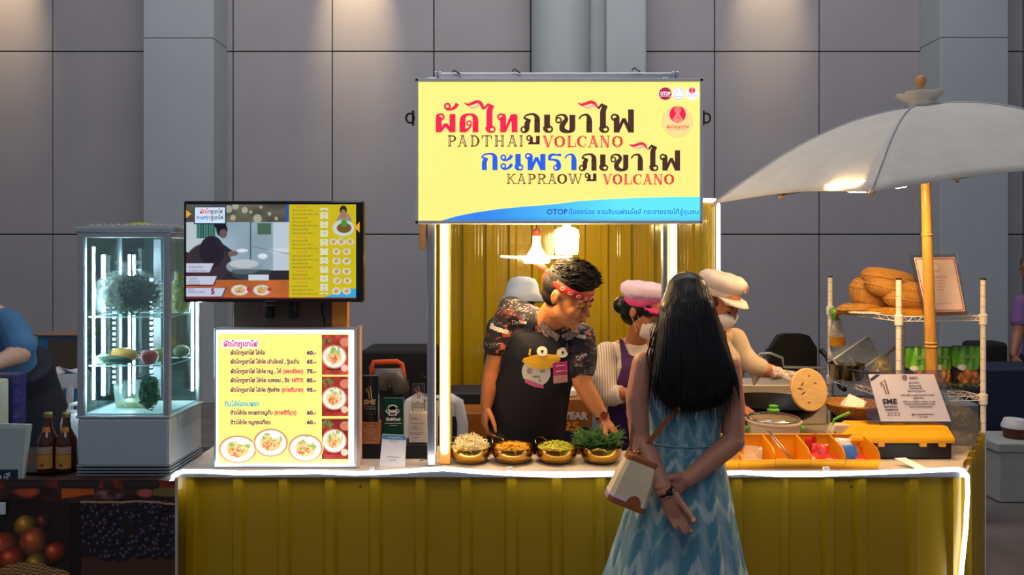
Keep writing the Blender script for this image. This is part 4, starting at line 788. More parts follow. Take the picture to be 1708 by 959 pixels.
def cloth_tube(name, rings, nu, fold, parent, m, uvs=1, thick=.002, vs_=1):   # rings: (z, cx, cy, rx, ry, fold amp)
    H = len(rings); sub = 8; R = []
    for a, c in zip(rings, rings[1:]):
        for k in range(sub): t = k/sub; R.append([a[i]+(c[i]-a[i])*t for i in range(6)])
    R.append(list(rings[-1])); vs = []; uv = []
    for j, (z, cx, cy, rx, ry, am) in enumerate(R):
        for i in range(nu+1):
            th = 2*math.pi*i/nu; r = 1+am*fold(th, j/len(R)); vs.append((cx+rx*r*math.cos(th), cy+ry*r*math.sin(th), z)); uv.append((i/nu*uvs, j/len(R)*vs_))
    fs = [(j*(nu+1)+i, j*(nu+1)+i+1, (j+1)*(nu+1)+i+1, (j+1)*(nu+1)+i) for j in range(len(R)-1) for i in range(nu)]
    org = root_loc(parent); me = bpy.data.meshes.new(name); me.from_pydata([tuple(Vector(v)-org) for v in vs], [], fs); ul = me.uv_layers.new(name='UVMap'); li = np.zeros(len(me.loops), dtype=int); me.loops.foreach_get('vertex_index', li)
    ul.data.foreach_set('uv', np.array(uv)[li].astype(np.float32).ravel()); me.materials.append(m); me.shade_smooth(); o = bpy.data.objects.new(name, me); C.objects.link(o); o.parent = parent
    sm = o.modifiers.new('t', 'SOLIDIFY'); sm.thickness = thick; sm.offset = 1; return o
cx = lambda px: P(px, 0, W).x
def zz_(py): return P(0, py, W).z
hw = lambda a, c: (c-a)/2*W/F
sk = [(zz_(733), cx(1141), 2.735, hw(1079, 1203), .108, 0), (zz_(755), cx(1141), 2.735, hw(1076, 1206), .112, .012), (zz_(790), cx(1140), 2.738, hw(1066, 1214), .125, .02), (zz_(830), cx(1138), 2.74, hw(1054, 1222), .140, .03), (zz_(880), cx(1136), 2.75, hw(1041, 1231), .165, .04), (zz_(959), cx(1133), 2.76, hw(1018, 1248), .19, .055), (.30, cx(1130), 2.77, .31, .235, .07)]
rs_ = np.random.RandomState(4); fr_ = [(k, rs_.rand()*6.28, .9/math.sqrt(i+1)) for i, k in enumerate((9, 14, 5, 21))]
fold = lambda th, t: sum(a*math.sin(k*th+p+t*1.2) for k, p, a in fr_)*.6
cloth_tube('skirt', sk, 220, fold, wo, M_ikat)
f0 = lambda th, t: math.sin(14*th)*.5
bd = [(zz_(736), cx(1141), 2.735, hw(1080, 1202), .1075, .01), (zz_(715), cx(1141), 2.733, hw(1082, 1201), .106, .006), (zz_(690), cx(1142), 2.73, hw(1077, 1203), .108, 0), (zz_(660), cx(1143), 2.725, hw(1073, 1207), .112, 0), (zz_(630), cx(1144), 2.72, hw(1075, 1209), .112, 0), (zz_(608), cx(1144), 2.718, hw(1082, 1206), .104, 0), (zz_(596), cx(1144), 2.718, hw(1092, 1198), .088, 0), (zz_(586), cx(1144), 2.72, hw(1104, 1188), .07, 0)]
cloth_tube('bodice', bd, 140, f0, wo, M_ikat, 1, .003, .55)
b = MB(); b.tube([Vector((cx(1141)+hw(1078, 1204)*1.01*math.cos(t), 2.735+.1115*math.sin(t), zz_(735))) for t in np.linspace(0, 2*math.pi, 60)], (.0025), 6, cap=False); b.build('waist_seam', mat('seam', '#6d95a2', .9), wo)
# hair: smooth mass plus loose strands
b = MB(); top = P(1146, 462, 2.70)
hb = M @ Vector((0, 0, 0)); hE(b, M, (0, .01, .034), (.094, .112, .094), 24, 16); hE(b, M, (0, -.01, .0), (.09, .10, .10), 24, 16)
def hz(py, px, wpx, y, d): return (P(px, py, y), (wpx*y/F, d))
hs = [hz(488, 1146, 36, 2.68, .08), hz(510, 1146, 46, 2.665, .09), hz(545, 1148, 52, 2.65, .085), hz(580, 1151, 60, 2.635, .075), hz(615, 1155, 69, 2.625, .064), hz(645, 1160, 68, 2.62, .05), hz(664, 1163, 60, 2.617, .036), hz(676, 1165, 48, 2.615, .022)]
b.tube([p for p, r in hs], [r for p, r in hs], 28, side=(1, 0, 0), roundcap=True); b.ell(P(1107, 560, 2.68), (.035, .05, .08)); b.ell(P(1192, 575, 2.68), (.04, .05, .1))
hair = fuse('hair', b, M_hair, .006, 6, wo)
b = MB(); rs_ = np.random.RandomState(11); tgh = bvh(hair)
for i in range(520):
    u0 = rs_.uniform(-1, 1); x0 = 1146+u0*40+rs_.uniform(-3, 3); xe = 1162+u0*74+rs_.uniform(-8, 8); ye = rs_.uniform(650, 708)-abs(u0)**3*34+(rs_.rand() < .08)*14; ys = rs_.uniform(463, 540); pts = []
    n = 9; ph = rs_.uniform(0, 6.28); am = rs_.uniform(.5, 3)
    for k in range(n):
        t = k/(n-1); py = ys+(ye-ys)*t; tt = min(1, max(0, (py-500)/150)); px = x0+(xe-x0)*tt**.8+am*math.sin(ph+t*5)*t; q = P(px, py, 2.62); h = tgh.ray_cast(Vector((q.x, 1.5, q.z)), Vector((0, 1, 0)))
        y = h[0].y-.0015 if h[0] is not None and h[0].y < 2.85 else (pts[-1].y if pts else None)
        if y is None: continue
        pts.append(Vector((q.x, y, q.z)))
    if len(pts) > 3: r = rs_.uniform(.0012, .0028); b.tube(pts, [r*(.15 if k == 0 else .7 if k == 1 else 1 if k < len(pts)*.7 else max(.1, 1.6*(1-k/len(pts)))) for k in range(len(pts))], 4)
for i in range(26):      # stray strands at the left side of the face and over the shoulder
    x = rs_.uniform(1088, 1100); ys = rs_.uniform(515, 550); pts = [P(x+10+rs_.uniform(-3, 3), ys, 2.66), P(x+rs_.uniform(-6, 4), ys+35, 2.65), P(x-4+rs_.uniform(-12, 3), ys+75, 2.64), P(x-8+rs_.uniform(-8, 10), ys+105+rs_.uniform(0, 25), 2.63)]
    b.tube(pts, [.001, .0016, .0016, .0005], 4)
b.build('hair_strands', M_hair, wo, fix=False, smooth=True)
# wrist band
b = MB(); wd = (P(1134, 868, 2.53)-P(1116, 830, 2.53)).normalized(); wc = LW-wd*.004; b.tube([wc-wd*.011, wc-wd*.005, wc+wd*.005, wc+wd*.011], [(.0285, .0235), (.031, .0255), (.031, .0255), (.0285, .0235)], 24, side=Vector((1, 0, .4))); band = b.build('wrist_band', mat('dark_leather', '#0d0a0b', .4), wo, smooth='auto')
b = MB(); q = P(1123, 819, 2.497); b.rbox((q.x-.003, q.y-.002, q.z-.008), (q.x+.004, q.y+.003, q.z+.008), .001, 1); b.build('buckle', mat('silver', '#d8d4cc', .25, 1), band)
# ---- shoulder bag
Mb = Matrix.Translation(P(1058, 797, 2.58)) @ Matrix.Rotation(math.radians(22), 4, 'Y'); bag = thing('shoulder_bag', 'cream and brown canvas shoulder bag hanging at the left hip of the long haired woman', 'bag', P(1055, 845, 2.58))
k = 2.58/F; b = MB()
def sq(cxx, w2, d2, z): return [Mb @ Vector((cxx+w2*x, d2*y, z)) for x, y in ((-1, -.7), (-.8, -1), (.8, -1), (1, -.7), (1, .7), (.8, 1), (-.8, 1), (-1, .7))]
b.loft([sq(0, .066, .045, -.088), sq(0, .068, .047, -.08), sq(0, .063, .044, 0), sq(0, .053, .034, .07)]); b.build('canvas_body', mat('cream_canvas', '#dcc9a6', .8, bump=.5, bscale=500), bag)
lea = mat('tan_leather', '#8c4f26', .5, bump=.2, bscale=120); b = MB(); b.loft([sq(0, .0675, .0465, -.096), sq(0, .069, .048, -.092), sq(0, .0685, .0475, -.076)]); b.build('base_trim', lea, bag)
b = MB(); b.loft([sq(0, .0555, .036, .052), sq(0, .0535, .0345, .072), sq(0, .050, .030, .078)]); b.build('top_trim', lea, bag)
b = MB(); b.loft([sq(0, .0652, .0452, -.03), sq(0, .0645, .0448, -.022)]); b.build('stripe', mat('rust_piping', '#b8703c', .6), bag) if False else None
b = MB(); b.poly([Mb @ Vector((.018+.028*math.cos(t), -.0495+.0015*math.sin(t), -.088+.042*math.sin(t))) for t in np.linspace(0, math.pi, 14)], Mb.to_3x3() @ Vector((0, .002, 0))); b.build('leather_patch', lea, bag)
b = MB(); b.loft([sq(0, .0685, .0477, -.076), sq(0, .0683, .0476, -.066)]); b.build('white_stripe', mat('pale_lilac_canvas', '#cfc6d2', .8), bag)
b = MB()
def strap(pts, w=.011):
    rings = []
    for i, p in enumerate(pts):
        t = (pts[min(i+1, len(pts)-1)]-pts[max(i-1, 0)]).normalized(); sd = t.cross(Vector((0, 1, 0))).normalized()*w; nn = Vector((0, .0015, 0)); rings.append([p-sd-nn, p+sd-nn, p+sd+nn, p-sd+nn])
    b.loft(rings)
strap([P(1053, 765, 2.595), P(1060, 758, 2.60), P(1078, 744, 2.605), P(1100, 715, 2.605), P(1120, 693, 2.60), P(1140, 672, 2.597), P(1160, 650, 2.60), P(1180, 625, 2.605), P(1196, 604, 2.62), P(1198, 590, 2.66), P(1196, 586, 2.70)], .0085)
strap([P(1053, 765, 2.60), P(1052, 745, 2.615), P(1056, 705, 2.64)], .006)
st_ = b.build('strap', lea, bag)
for q in (P(1050, 752, 2.585), P(1066, 757, 2.59)):
    b = MB(); b.tube([q+Vector((.009*math.cos(t), 0, .009*math.sin(t))) for t in np.linspace(0, 6.283, 13)], .0022, 6, cap=False); b.build('ring', mat('brass_ring', '#c9a050', .3, 1), bag)
# ================= the man with the red headband
def mshirt():
    m = bpy.data.materials.new('printed_shirt'); m.use_nodes = True; nt = m.node_tree; L = nt.links.new; bs = nt.nodes['Principled BSDF']; bs.inputs['Roughness'].default_value = .7
    tc = nt.nodes.new('ShaderNodeTexCoord'); cur = None
    def layer(prev, scale, lo, hi, col, seed, an=(1, 1, 1), dist=1.5, gate=None):
        mp = nt.nodes.new('ShaderNodeMapping'); mp.inputs['Location'].default_value = (seed, seed*.7, seed*1.3); mp.inputs['Scale'].default_value = an; L(tc.outputs['Object'], mp.inputs[0])
        n = nt.nodes.new('ShaderNodeTexNoise'); n.inputs['Scale'].default_value = scale; n.inputs['Detail'].default_value = 1.5; n.inputs['Distortion'].default_value = dist; L(mp.outputs[0], n.inputs['Vector'])
        r = nt.nodes.new('ShaderNodeMapRange'); r.inputs[1].default_value = lo; r.inputs[2].default_value = hi; L(n.outputs[0], r.inputs[0]); f_ = r.outputs[0]
        if gate:
            g = nt.nodes.new('ShaderNodeTexNoise'); g.inputs['Scale'].default_value = gate; L(mp.outputs[0], g.inputs['Vector']); r2 = nt.nodes.new('ShaderNodeMapRange'); r2.inputs[1].default_value = .5; r2.inputs[2].default_value = .54; L(g.outputs[0], r2.inputs[0])
            mu = nt.nodes.new('ShaderNodeMath'); mu.operation = 'MULTIPLY'; L(f_, mu.inputs[0]); L(r2.outputs[0], mu.inputs[1]); f_ = mu.outputs[0]
        mx = nt.nodes.new('ShaderNodeMix'); mx.data_type = 'RGBA'; L(f_, mx.inputs[0])
        if prev is None: mx.inputs[6].default_value = (*lin('#17141a'), 1)
        else: L(prev, mx.inputs[6])
        mx.inputs[7].default_value = (*lin(col), 1); return mx.outputs[2]
    cur = layer(None, 14, .60, .62, '#6a2a28', 3); cur = layer(cur, 16, .63, .65, '#4a4f78', 8); cur = layer(cur, 17, .66, .68, '#b8503a', 5)
    cur = layer(cur, 60, .59, .62, '#b8aea6', 1, (.7, .7, 2.2), 2.5, 10); L(cur, bs.inputs['Base Color']); return m
M_shirt = mshirt(); M_navy = mat('apron_navy', '#14151e', .75, bump=.3, bscale=300, var=.1, vscale=5); M_jean = mat('trouser_dark', '#1a1b22', .8)
mn = thing('person', 'person in a red headband and dark printed shirt leaning over the bowls, navy apron', 'person', (P(880, 0, 3.5).x, 3.5, 0))
hc = P(948, 494, 3.13); fw = Vector((.72, -.52, -.42)); M = head_M(hc, fw, (.16, -.25, 1), 1.08); b = MB(); add_head(b, M, True)
nk = P(918, 535, 3.27); LS, RS = P(853, 520, 3.4), P(970, 562, 3.28); ch = P(905, 590, 3.36); wa = P(884, 665, 3.45); pel = P(878, 705, 3.52)
b.limb([hc+Vector((-.02, .02, -.06)), P(930, 515, 3.2), nk], [.058, .062, .068]); torso(b, pel, wa, ch, nk, LS, RS, 1.02, 1, 1.1); legs(b, pel, (1, 0, 0), 1.05, ((-.1, 0), (.1, 0)))
LE, LW = P(822, 616, 3.46), P(811, 676, 3.46); b.limb([LS, P(836, 567, 3.43), LE, LE*.5+LW*.5, LW], [.056, .05, .043, .039, .029], 16)
hand(b, LW, (-.1, .05, -1), (1, .3, 0), (.2, -1, 0), 1.02, (25, 35, 25), .5)
RE, RW = P(971, 638, 3.24), P(1006, 697, 3.2); b.limb([RS, P(968, 600, 3.26), RE, RE*.5+RW*.5, RW], [.056, .05, .043, .038, .029], 16)
hand(b, RW, (.65, -.1, -.8), (-.6, .2, -.8), (.2, -1, 0), 1.0, (30, 40, 30), .5)
mbody = fuse('body', b, SK, .0045, 3, mn); face_parts(M, mn)
b = MB(); torso(b, pel, wa, ch, nk-Vector((0, 0, .022)), LS, RS, 1.12, 1.12, 1.1); b.limb([LS+Vector((0, 0, .012)), nk+Vector((-.04, .02, -.012))], [.062, .058]); b.limb([LS, P(836, 556, 3.43), P(830, 574, 3.44)], [.064, .066, .067], 16); b.limb([RS, P(972, 592, 3.27), P(969, 612, 3.26)], [.064, .066, .066], 16)
shirt = fuse('shirt', b, M_shirt, .006, 4, mn)
b = MB(); col_ = lambda pts: b.poly(pts, (0, -.003, .001))
nb = bvh(shirt); nb2 = bvh(mbody)
def near(px, py, Yg=3.3, off=.012):
    q = P(px, py, Yg); hs_ = [t.ray_cast(Vector((q.x, 1.5, q.z)), Vector((0, 1, 0)))[0] for t in (nb, nb2)]; ys = [h.y for h in hs_ if h]; return Vector((q.x, (min(ys) if ys else Yg)-off, q.z))
for pts in (((905, 530), (916, 545), (932, 556), (928, 566), (906, 556), (898, 540)), ((934, 556), (950, 549), (960, 543), (964, 552), (952, 562), (938, 566))):
    v = [near(x, y) for x, y in pts]; b.add(v+[p+Vector((0, .004, 0)) for p in v], [tuple(range(6)), tuple(range(11, 5, -1))]+[(i, (i+1) % 6, (i+1) % 6+6, i+6) for i in range(6)])
b.build('collar', mat('collar_print', '#8d7a6f', .7, var=.5, vscale=90), mn)
b = MB(); b.limb([pel, pel-Vector((.085, 0, .12))], [.13, .1]); b.limb([pel, pel-Vector((-.085, 0, .12))], [.13, .1])
for s in (-1, 1): b.limb([pel+Vector((s*.085, 0, -.07)), pel+Vector((s*.093, -.02, -.4)), Vector((pel.x+s*.1, pel.y, .09))], [.1, .075, .062], 16)
fuse('trousers', b, M_jean, .012, 3, mn)
M_red = mat('bandana_red', '#c8281e', .6, var=.2, vscale=60); R3 = M.to_3x3().normalized()
b = MB(); n = 40
def band_ring(z, r, dz=0): return [M @ Vector(((.079+r)*math.cos(t), .006+(.098+r)*math.sin(t), z+(.012*math.sin(t)))) for t in np.linspace(0, 2*math.pi, n, endpoint=False)]
b.loft([band_ring(.034, -.004), band_ring(.036, .001), band_ring(.052, .0025), band_ring(.068, .0015), band_ring(.069, -.006)], False)
hb_ = b.build('headband', M_red, mn, smooth=True)
b = MB()
for t in np.linspace(-math.pi*.95, -.1, 9):
    c = M @ Vector((.0815*math.cos(t), .006+.1008*math.sin(t), .052+.012*math.sin(t))); nn = (c-(M @ Vector((0, .006, .05)))).normalized(); uu = nn.cross(Vector((0, 0, 1))).normalized(); ww = nn.cross(uu)
    for r in (.009, .005): b.tube([c+nn*.001+uu*(r*1.3*math.cos(a))+ww*(r*.8*math.sin(a)) for a in np.linspace(0, 6.283, 13)], .0009, 4, cap=False)
b.build('paisley_print', mat('bandana_white', '#e8cfc0', .7), hb_)
kn = M @ Vector((-.02, .112, .055)); b = MB(); b.ell(kn, (.014, .012, .012)); tl = MB()
b.tube([kn, kn+Vector((-.02, 0, .018)), kn+Vector((-.048, 0, .036)), kn+Vector((-.062, .0, .038))], [(.006, .004), (.014, .004), (.012, .004), (.002, .002)], 8); b.tube([kn, kn+Vector((-.012, .01, -.02)), kn+Vector((-.02, .012, -.05))], [(.006, .004), (.011, .003), (.003, .002)], 8)
b.build('knot', M_red, hb_, smooth=True)
b = MB(); hE(b, M, (0, .012, .064), (.081, .101, .068), 24, 14); hE(b, M, (.0, .035, .03), (.0785, .088, .07)); hE(b, M, (0, -.05, .098), (.066, .055, .034)); hE(b, M, (0, .05, -.02), (.066, .062, .05))
rs_ = np.random.RandomState(3)
for i in range(70):
    a = rs_.uniform(0, 6.283); rr_ = rs_.uniform(.1, 1)**.6; p = Vector((.07*rr_*math.cos(a), .0+.09*rr_*math.sin(a), .085+.045*math.sqrt(max(0, 1-rr_*rr_)))); d = Vector((.5*math.cos(a)*rr_, .3*math.sin(a)*rr_-.5, .75)).normalized()
    hT(b, M, [p, p+d*.016, p+d*.016+Vector((d.x*.5, -.9, .3))*.018], [.011, .008, .002], 6)
M_hm = mat('hair_matte', '#0e0a08', .65, spec=.25, bump=.6, bscale=160, var=.3, vscale=80); b2 = fuse('hair', b, M_hm, .0045, 4, mn); b = MB()
for i in range(650):
    a = rs_.uniform(0, 6.283); rr_ = rs_.uniform(.0, 1)**.5; p = Vector((.078*rr_*math.cos(a), .004+.098*rr_*math.sin(a), .074+.062*math.sqrt(max(0, 1-rr_*rr_)))); d = Vector((.5*math.cos(a)*rr_+rs_.normal()*.2, .3*math.sin(a)*rr_-.45+rs_.normal()*.2, .7)).normalized()
    hT(b, M, [p, p+d*.014, p+d*.022+Vector((d.x*.5, -.8, .1))*.014], [.0022, .0018, .0005], 4)
b.build('hair_tufts', M_hm, b2, fix=False, smooth=True)
# apron
ap = rows_surface('apron', [(549, 868, 926), (556, 859, 944), (575, 846, 940), (595, 836, 950), (620, 833, 955), (650, 824, 951), (690, 816, 947), (730, 811, 945), (800, 806, 948), (880, 806, 948)], [shirt], M_navy, mn, .007, 44, 3.36, 10, .003)
apl = bvh(ap)
rows_surface('apron_strap', [(521, 884, 891), (535, 878, 890), (551, 869, 886)], [shirt], M_navy, mn, .009, 8, 3.36, 2, .002); rows_surface('apron_strap', [(540, 934, 938), (551, 925, 934)], [shirt], M_navy, mn, .012, 8, 3.3, 2, .002)
def patch(name, pts, m, off=.004, tgts=None, parent=None, Yf=3.36, th=.003):
    cx = sum(p[0] for p in pts)/len(pts); cy = sum(p[1] for p in pts)/len(pts); q = []
    for a, c in zip(pts, pts[1:]+pts[:1]): q += [a, ((a[0]+c[0])/2, (a[1]+c[1])/2)] if len(pts) < 14 else [a]
    def hit(x, y):
        w_ = P(x, y, Yf); h = (tgts or apl).ray_cast(Vector((w_.x, 1.5, w_.z)), Vector((0, 1, 0))); return Vector((w_.x, (h[0].y if h[0] else Yf-.1)-off, w_.z))
    n = len(q); vs = [hit(cx, cy)]+[hit(cx+(x-cx)*f_, cy+(y-cy)*f_) for f_ in (.35, .7, 1) for x, y in q]; fs = [(0, 1+i, 1+(i+1) % n) for i in range(n)]+[(1+r*n+i, 1+r*n+(i+1) % n, 1+(r+1)*n+(i+1) % n, 1+(r+1)*n+i) for r in range(2) for i in range(n)]
    bb = MB(); bb.add(vs, fs); return bb.build(name, m, parent or ap)
def blob(cx, cy, rx, ry, n=24): return [(cx+rx*math.cos(t), cy+ry*math.sin(t)) for t in np.linspace(0, 2*math.pi, n, endpoint=False)]
wpat = mat('patch_white', '#e6dccb', .6); ypat = mat('patch_yellow', '#e0a91f', .6); pink = mat('patch_pink', '#d8588a', .5)
patch('round_patch', blob(893, 615, 23, 24), wpat, .004); patch('yellow_patch', [(870, 598), (873, 592), (888, 586), (905, 582), (918, 584), (932, 584), (931, 593), (924, 604), (905, 609), (885, 606)], ypat, .009)
patch('pink_ribbon', [(874, 627), (890, 632), (905, 637), (906, 642), (890, 640), (876, 634)], pink, .008)
for cx_, cy_ in ((902, 579), (935, 581)): o = patch('button_badge', blob(cx_, cy_, 8.5, 8), wpat, .012); patch('badge_centre', blob(cx_, cy_, 2.4, 2.3, 12), mat('badge_dark', '#3a2d28', .5), .015)
patch('name_tag', [(919, 598), (942, 594), (944, 631), (921, 633)], mat('tag_magenta', '#d12f7a', .4), .012); patch('tag_foot', [(920, 619), (943, 617), (944, 631), (921, 633)], mat('tag_peach', '#e8a090', .5), .014)
for i, y in enumerate((602, 611)): patch('tag_line', [(924, y), (938, y-1.5), (938, y-.2), (924, y+1.3)], wpat, .015)
for cx_, cy_, rx_, ry_ in ((882, 613, 4, 5), (903, 612, 5, 2.5), (893, 622, 7, 2), (899, 628, 2, 2)): patch('drawn_mark', blob(cx_, cy_, rx_, ry_, 14), mat('patch_grey', '#9a8f86', .6), .010)
for x in (880, 924): patch('cord_loop', [(x, 586), (x+2, 576), (x+5, 576), (x+3.5, 587)], ypat, .008)
M_sp = mat('shirt_lettering', '#d8cfc4', .6); M_sr = mat('shirt_red', '#b8402c', .6)
wrap_text('Bounce', 832, 552, 9, 3.38, [shirt], M_sp, shirt, -.28, 34, bold=.9); wrap_text('Drive', 866, 538, 7, 3.38, [shirt], M_sp, shirt, .12, 24, bold=.3); wrap_text('Bounce', 962, 560, 8, 3.28, [shirt], M_sp, shirt, -.2, 25, bold=.7); wrap_text('Club', 906, 541, 7, 3.36, [shirt], M_sp, shirt, -.1, 16, bold=.6); wrap_text('Drive', 968, 592, 7, 3.3, [shirt], M_sp, shirt, .5, 18, bold=.2)
b = MB(); wd = (RW-RE).normalized(); b.tube([RW-wd*.014, RW-wd*.004], [(.0315, .0285)]*2, 20, side=(1, 0, 0)); wtc = b.build('watch_strap', M_black, mn, smooth='auto')
b = MB(); q = RW-wd*.009; b.tube([q+Vector((.004, -.026, .008)), q+Vector((.005, -.034, .011))], .016, 16); b.build('watch_case', mat('watch_red', '#6b1a14', .3), wtc)
# ================= masked cook with the lilac and pink cap
M_mask = mat('mask_white', '#e6ded6', .7, bump=.2, bscale=60)
def mask(M, parent):
    b = MB(); rings = []
    for z, r, y in ((-.014, .046, -.095), (-.022, .056, -.113), (-.045, .062, -.112), (-.075, .058, -.106), (-.098, .044, -.092), (-.106, .03, -.075)):
        rings.append([M @ Vector((r*math.sin(a), -.02+(y+.02)*math.cos(a*.72), z)) for a in np.linspace(-1.75, 1.75, 24)])
    b.loft(rings, False, False); o = b.build('face_mask', M_mask, parent, smooth=True); sm = o.modifiers.new('t', 'SOLIDIFY'); sm.thickness = .003; sm.offset = 1
    b = MB()
    for s in (-1, 1): hT(b, M, [(s*.06, -.03, -.025), (s*.078, .0, .01), (s*.085, .022, .012)], [.0012]*3, 5); hT(b, M, [(s*.056, -.03, -.085), (s*.078, .0, -.03), (s*.085, .022, -.01)], [.0012]*3, 5)
    b.build('ear_loop', M_mask, o)
SK3 = mat('skin_warm', '#a86a4a', .5, var=.04, vscale=20)
def capping(M, parent, m, mb_, mbrim, peak=True, tall=.1, flare=.105, droop=.0):
    n = 36; f_ = lambda z, r, wv=0, tilt=0: [M @ Vector(((r)*math.cos(t)*.9, .008+r*1.08*math.sin(t), z+tilt*math.sin(t)+wv*math.sin(t*9))) for t in np.linspace(0, 2*math.pi, n, endpoint=False)]
    b = MB(); b.loft([f_(.036, .088), f_(.038, .0925), f_(.072, .0935), f_(.074, .09)], False); c = b.build('cap_band', mb_, parent, smooth=True)
    b = MB(); b.loft([f_(.066, .09), f_(.07+.2*tall, flare*.99), f_(.07+.45*tall, flare*1.03, .001, droop), f_(.07+.75*tall, flare, .0015, droop), f_(.07+.93*tall, flare*.85, .002, droop), f_(.07+tall, flare*.4, .001, droop), f_(.07+tall*.98, .005, 0, droop)], False); b.build('crown', m, c, smooth=True)
    if peak:
        b = MB(); A_ = np.linspace(-1.15, 1.15, 18); inn = [M @ Vector((.082*math.sin(a), .008-.098*math.cos(a), .045)) for a in A_]; mid = [M @ Vector((.092*math.sin(a), .0-.128*math.cos(a*.8), .033)) for a in A_]; out = [M @ Vector((.082*math.sin(a), -.0-.152*math.cos(a*.85), .018)) for a in A_]
        b.loft([inn, mid, out], False, False); o = b.build('peak', mbrim, c, smooth=True); sm = o.modifiers.new('t', 'SOLIDIFY'); sm.thickness = .004
    return c
def stripes(name, c1, c2, sc, axis=(1, 0, 0)):
    m = bpy.data.materials.new(name); m.use_nodes = True; nt = m.node_tree; L = nt.links.new; bs = nt.nodes['Principled BSDF']; bs.inputs['Roughness'].default_value = .8
    tc = nt.nodes.new('ShaderNodeTexCoord'); wv = nt.nodes.new('ShaderNodeTexWave'); wv.inputs['Scale'].default_value = sc; wv.inputs['Distortion'].default_value = 1.2; wv.inputs['Detail Scale'].default_value = .6; L(tc.outputs['Object'], wv.inputs['Vector'])
    r = nt.nodes.new('ShaderNodeValToRGB'); r.color_ramp.elements[0].color = (*lin(c1), 1); r.color_ramp.elements[1].color = (*lin(c2), 1); r.color_ramp.elements[0].position = .62; r.color_ramp.elements[1].position = .8; L(wv.outputs[0], r.inputs[0]); L(r.outputs[0], bs.inputs['Base Color']); return m
M_purp = mat('apron_purple', '#4a2460', .8, bump=.2, bscale=200); M_str = stripes('striped_sleeve', '#d8cabb', '#a08f80', 26); M_crm = mat('blouse_cream', '#d5c7b8', .85, bump=.3, bscale=250)
w1 = thing('person', 'masked person in a lilac and pink cap and cream striped blouse, beside the headband wearer', 'person', (P(1062, 0, 3.66).x, 3.66, 0))
hc = P(1074, 521, 3.52); M = head_M(hc, (.62, -.6, -.34), (.15, -.2, 1), .98); b = MB(); add_head(b, M, False); nk = P(1060, 570, 3.6); LS, RS = P(1012, 590, 3.62), P(1104, 600, 3.6); ch = P(1062, 625, 3.64); wa = P(1060, 690, 3.68); pel = P(1060, 715, 3.72)
b.limb([hc+Vector((-.01, .01, -.05)), nk], [.048, .052]); torso(b, pel, wa, ch, nk, LS, RS, .98, 1, 1.05); legs(b, pel, (1, 0, 0), 1)
LE, LW = P(1012, 655, 3.58), P(1044, 657, 3.5); b.limb([LS, LE, LW], [.045, .04, .03]); hand(b, LW, (.8, -.5, -.1), (0, -.2, -1), (0, -1, .2), .92, (30, 40, 30)); RE, RW = P(1108, 665, 3.56), P(1080, 668, 3.46); b.limb([RS, RE, RW], [.045, .04, .03]); hand(b, RW, (-.8, -.4, -.1), (0, -.2, -1), (0, -1, .2), .92)
fuse('body', b, SK3, .006, 3, w1); face_parts(M, w1); mask(M, w1)
b = MB(); torso(b, pel, wa, ch, nk-Vector((0, 0, .015)), LS, RS, 1.1, 1.12, 1.05); bl = fuse('blouse', b, M_crm, .007, 4, w1)
b = MB(); b.limb([LS+Vector((0, -.01, 0)), P(1003, 630, 3.58), P(1009, 655, 3.56), P(1022, 660, 3.54)], [.062, .075, .066, .052], 18); b.limb([RS, P(1112, 640, 3.57), RE, P(1098, 668, 3.5)], [.058, .06, .055, .05], 18); fuse('sleeves', b, M_str, .007, 4, w1)
b = MB(); d = (LW-P(1022, 659, 3.54)).normalized(); b.tube([P(1024, 659, 3.535), P(1037, 658, 3.51)], [.047, .043], 20, roundcap=False); b.build('cuff', M_crm, w1, smooth='auto')
rows_surface('apron', [(566, 1033, 1039), (590, 1036, 1048), (612, 1036, 1100), (640, 1028, 1106), (675, 1018, 1110), (720, 1014, 1112), (800, 1010, 1115), (880, 1010, 1115)], [bl], M_purp, w1, .008, 30, 3.55, 8)
b = MB(); hE(b, M, (0, .025, .02), (.083, .098, .085)); hE(b, M, (0, .13, -.02), (.045, .045, .045)); hE(b, M, (0, .05, -.03), (.074, .066, .06)); hE(b, M, (.055, -.05, .035), (.025, .03, .03)); hE(b, M, (-.055, -.05, .035), (.025, .03, .03)); fuse('hair', b, M_hair, .005, 2, w1)
c_ = capping(head_M(M.translation, (.62, -.6, -.12), (.05, -.1, 1), .98), w1, mat('cap_lilac', '#d5c3dd', .8, var=.06, vscale=30, bump=.2), mat('cap_pinkband', '#d94a92', .7), mat('cap_pink', '#e03a8a', .6), True, .075, .112, .0)
M = head_M(M.translation, (.62, -.6, -.12), (.05, -.1, 1), .98); b = MB()
for t in np.linspace(-math.pi, 0, 24): c = M @ Vector((.105*math.cos(t), .008+.126*math.sin(t), .092)); b.ell(c, .004, None, 8, 6); c = M @ Vector((.1*math.cos(t+.07), .008+.12*math.sin(t+.07), .082)); b.ell(c, .004, None, 8, 6)
b.build('dotted_trim', mat('cap_dots', '#c760a4', .7), c_)
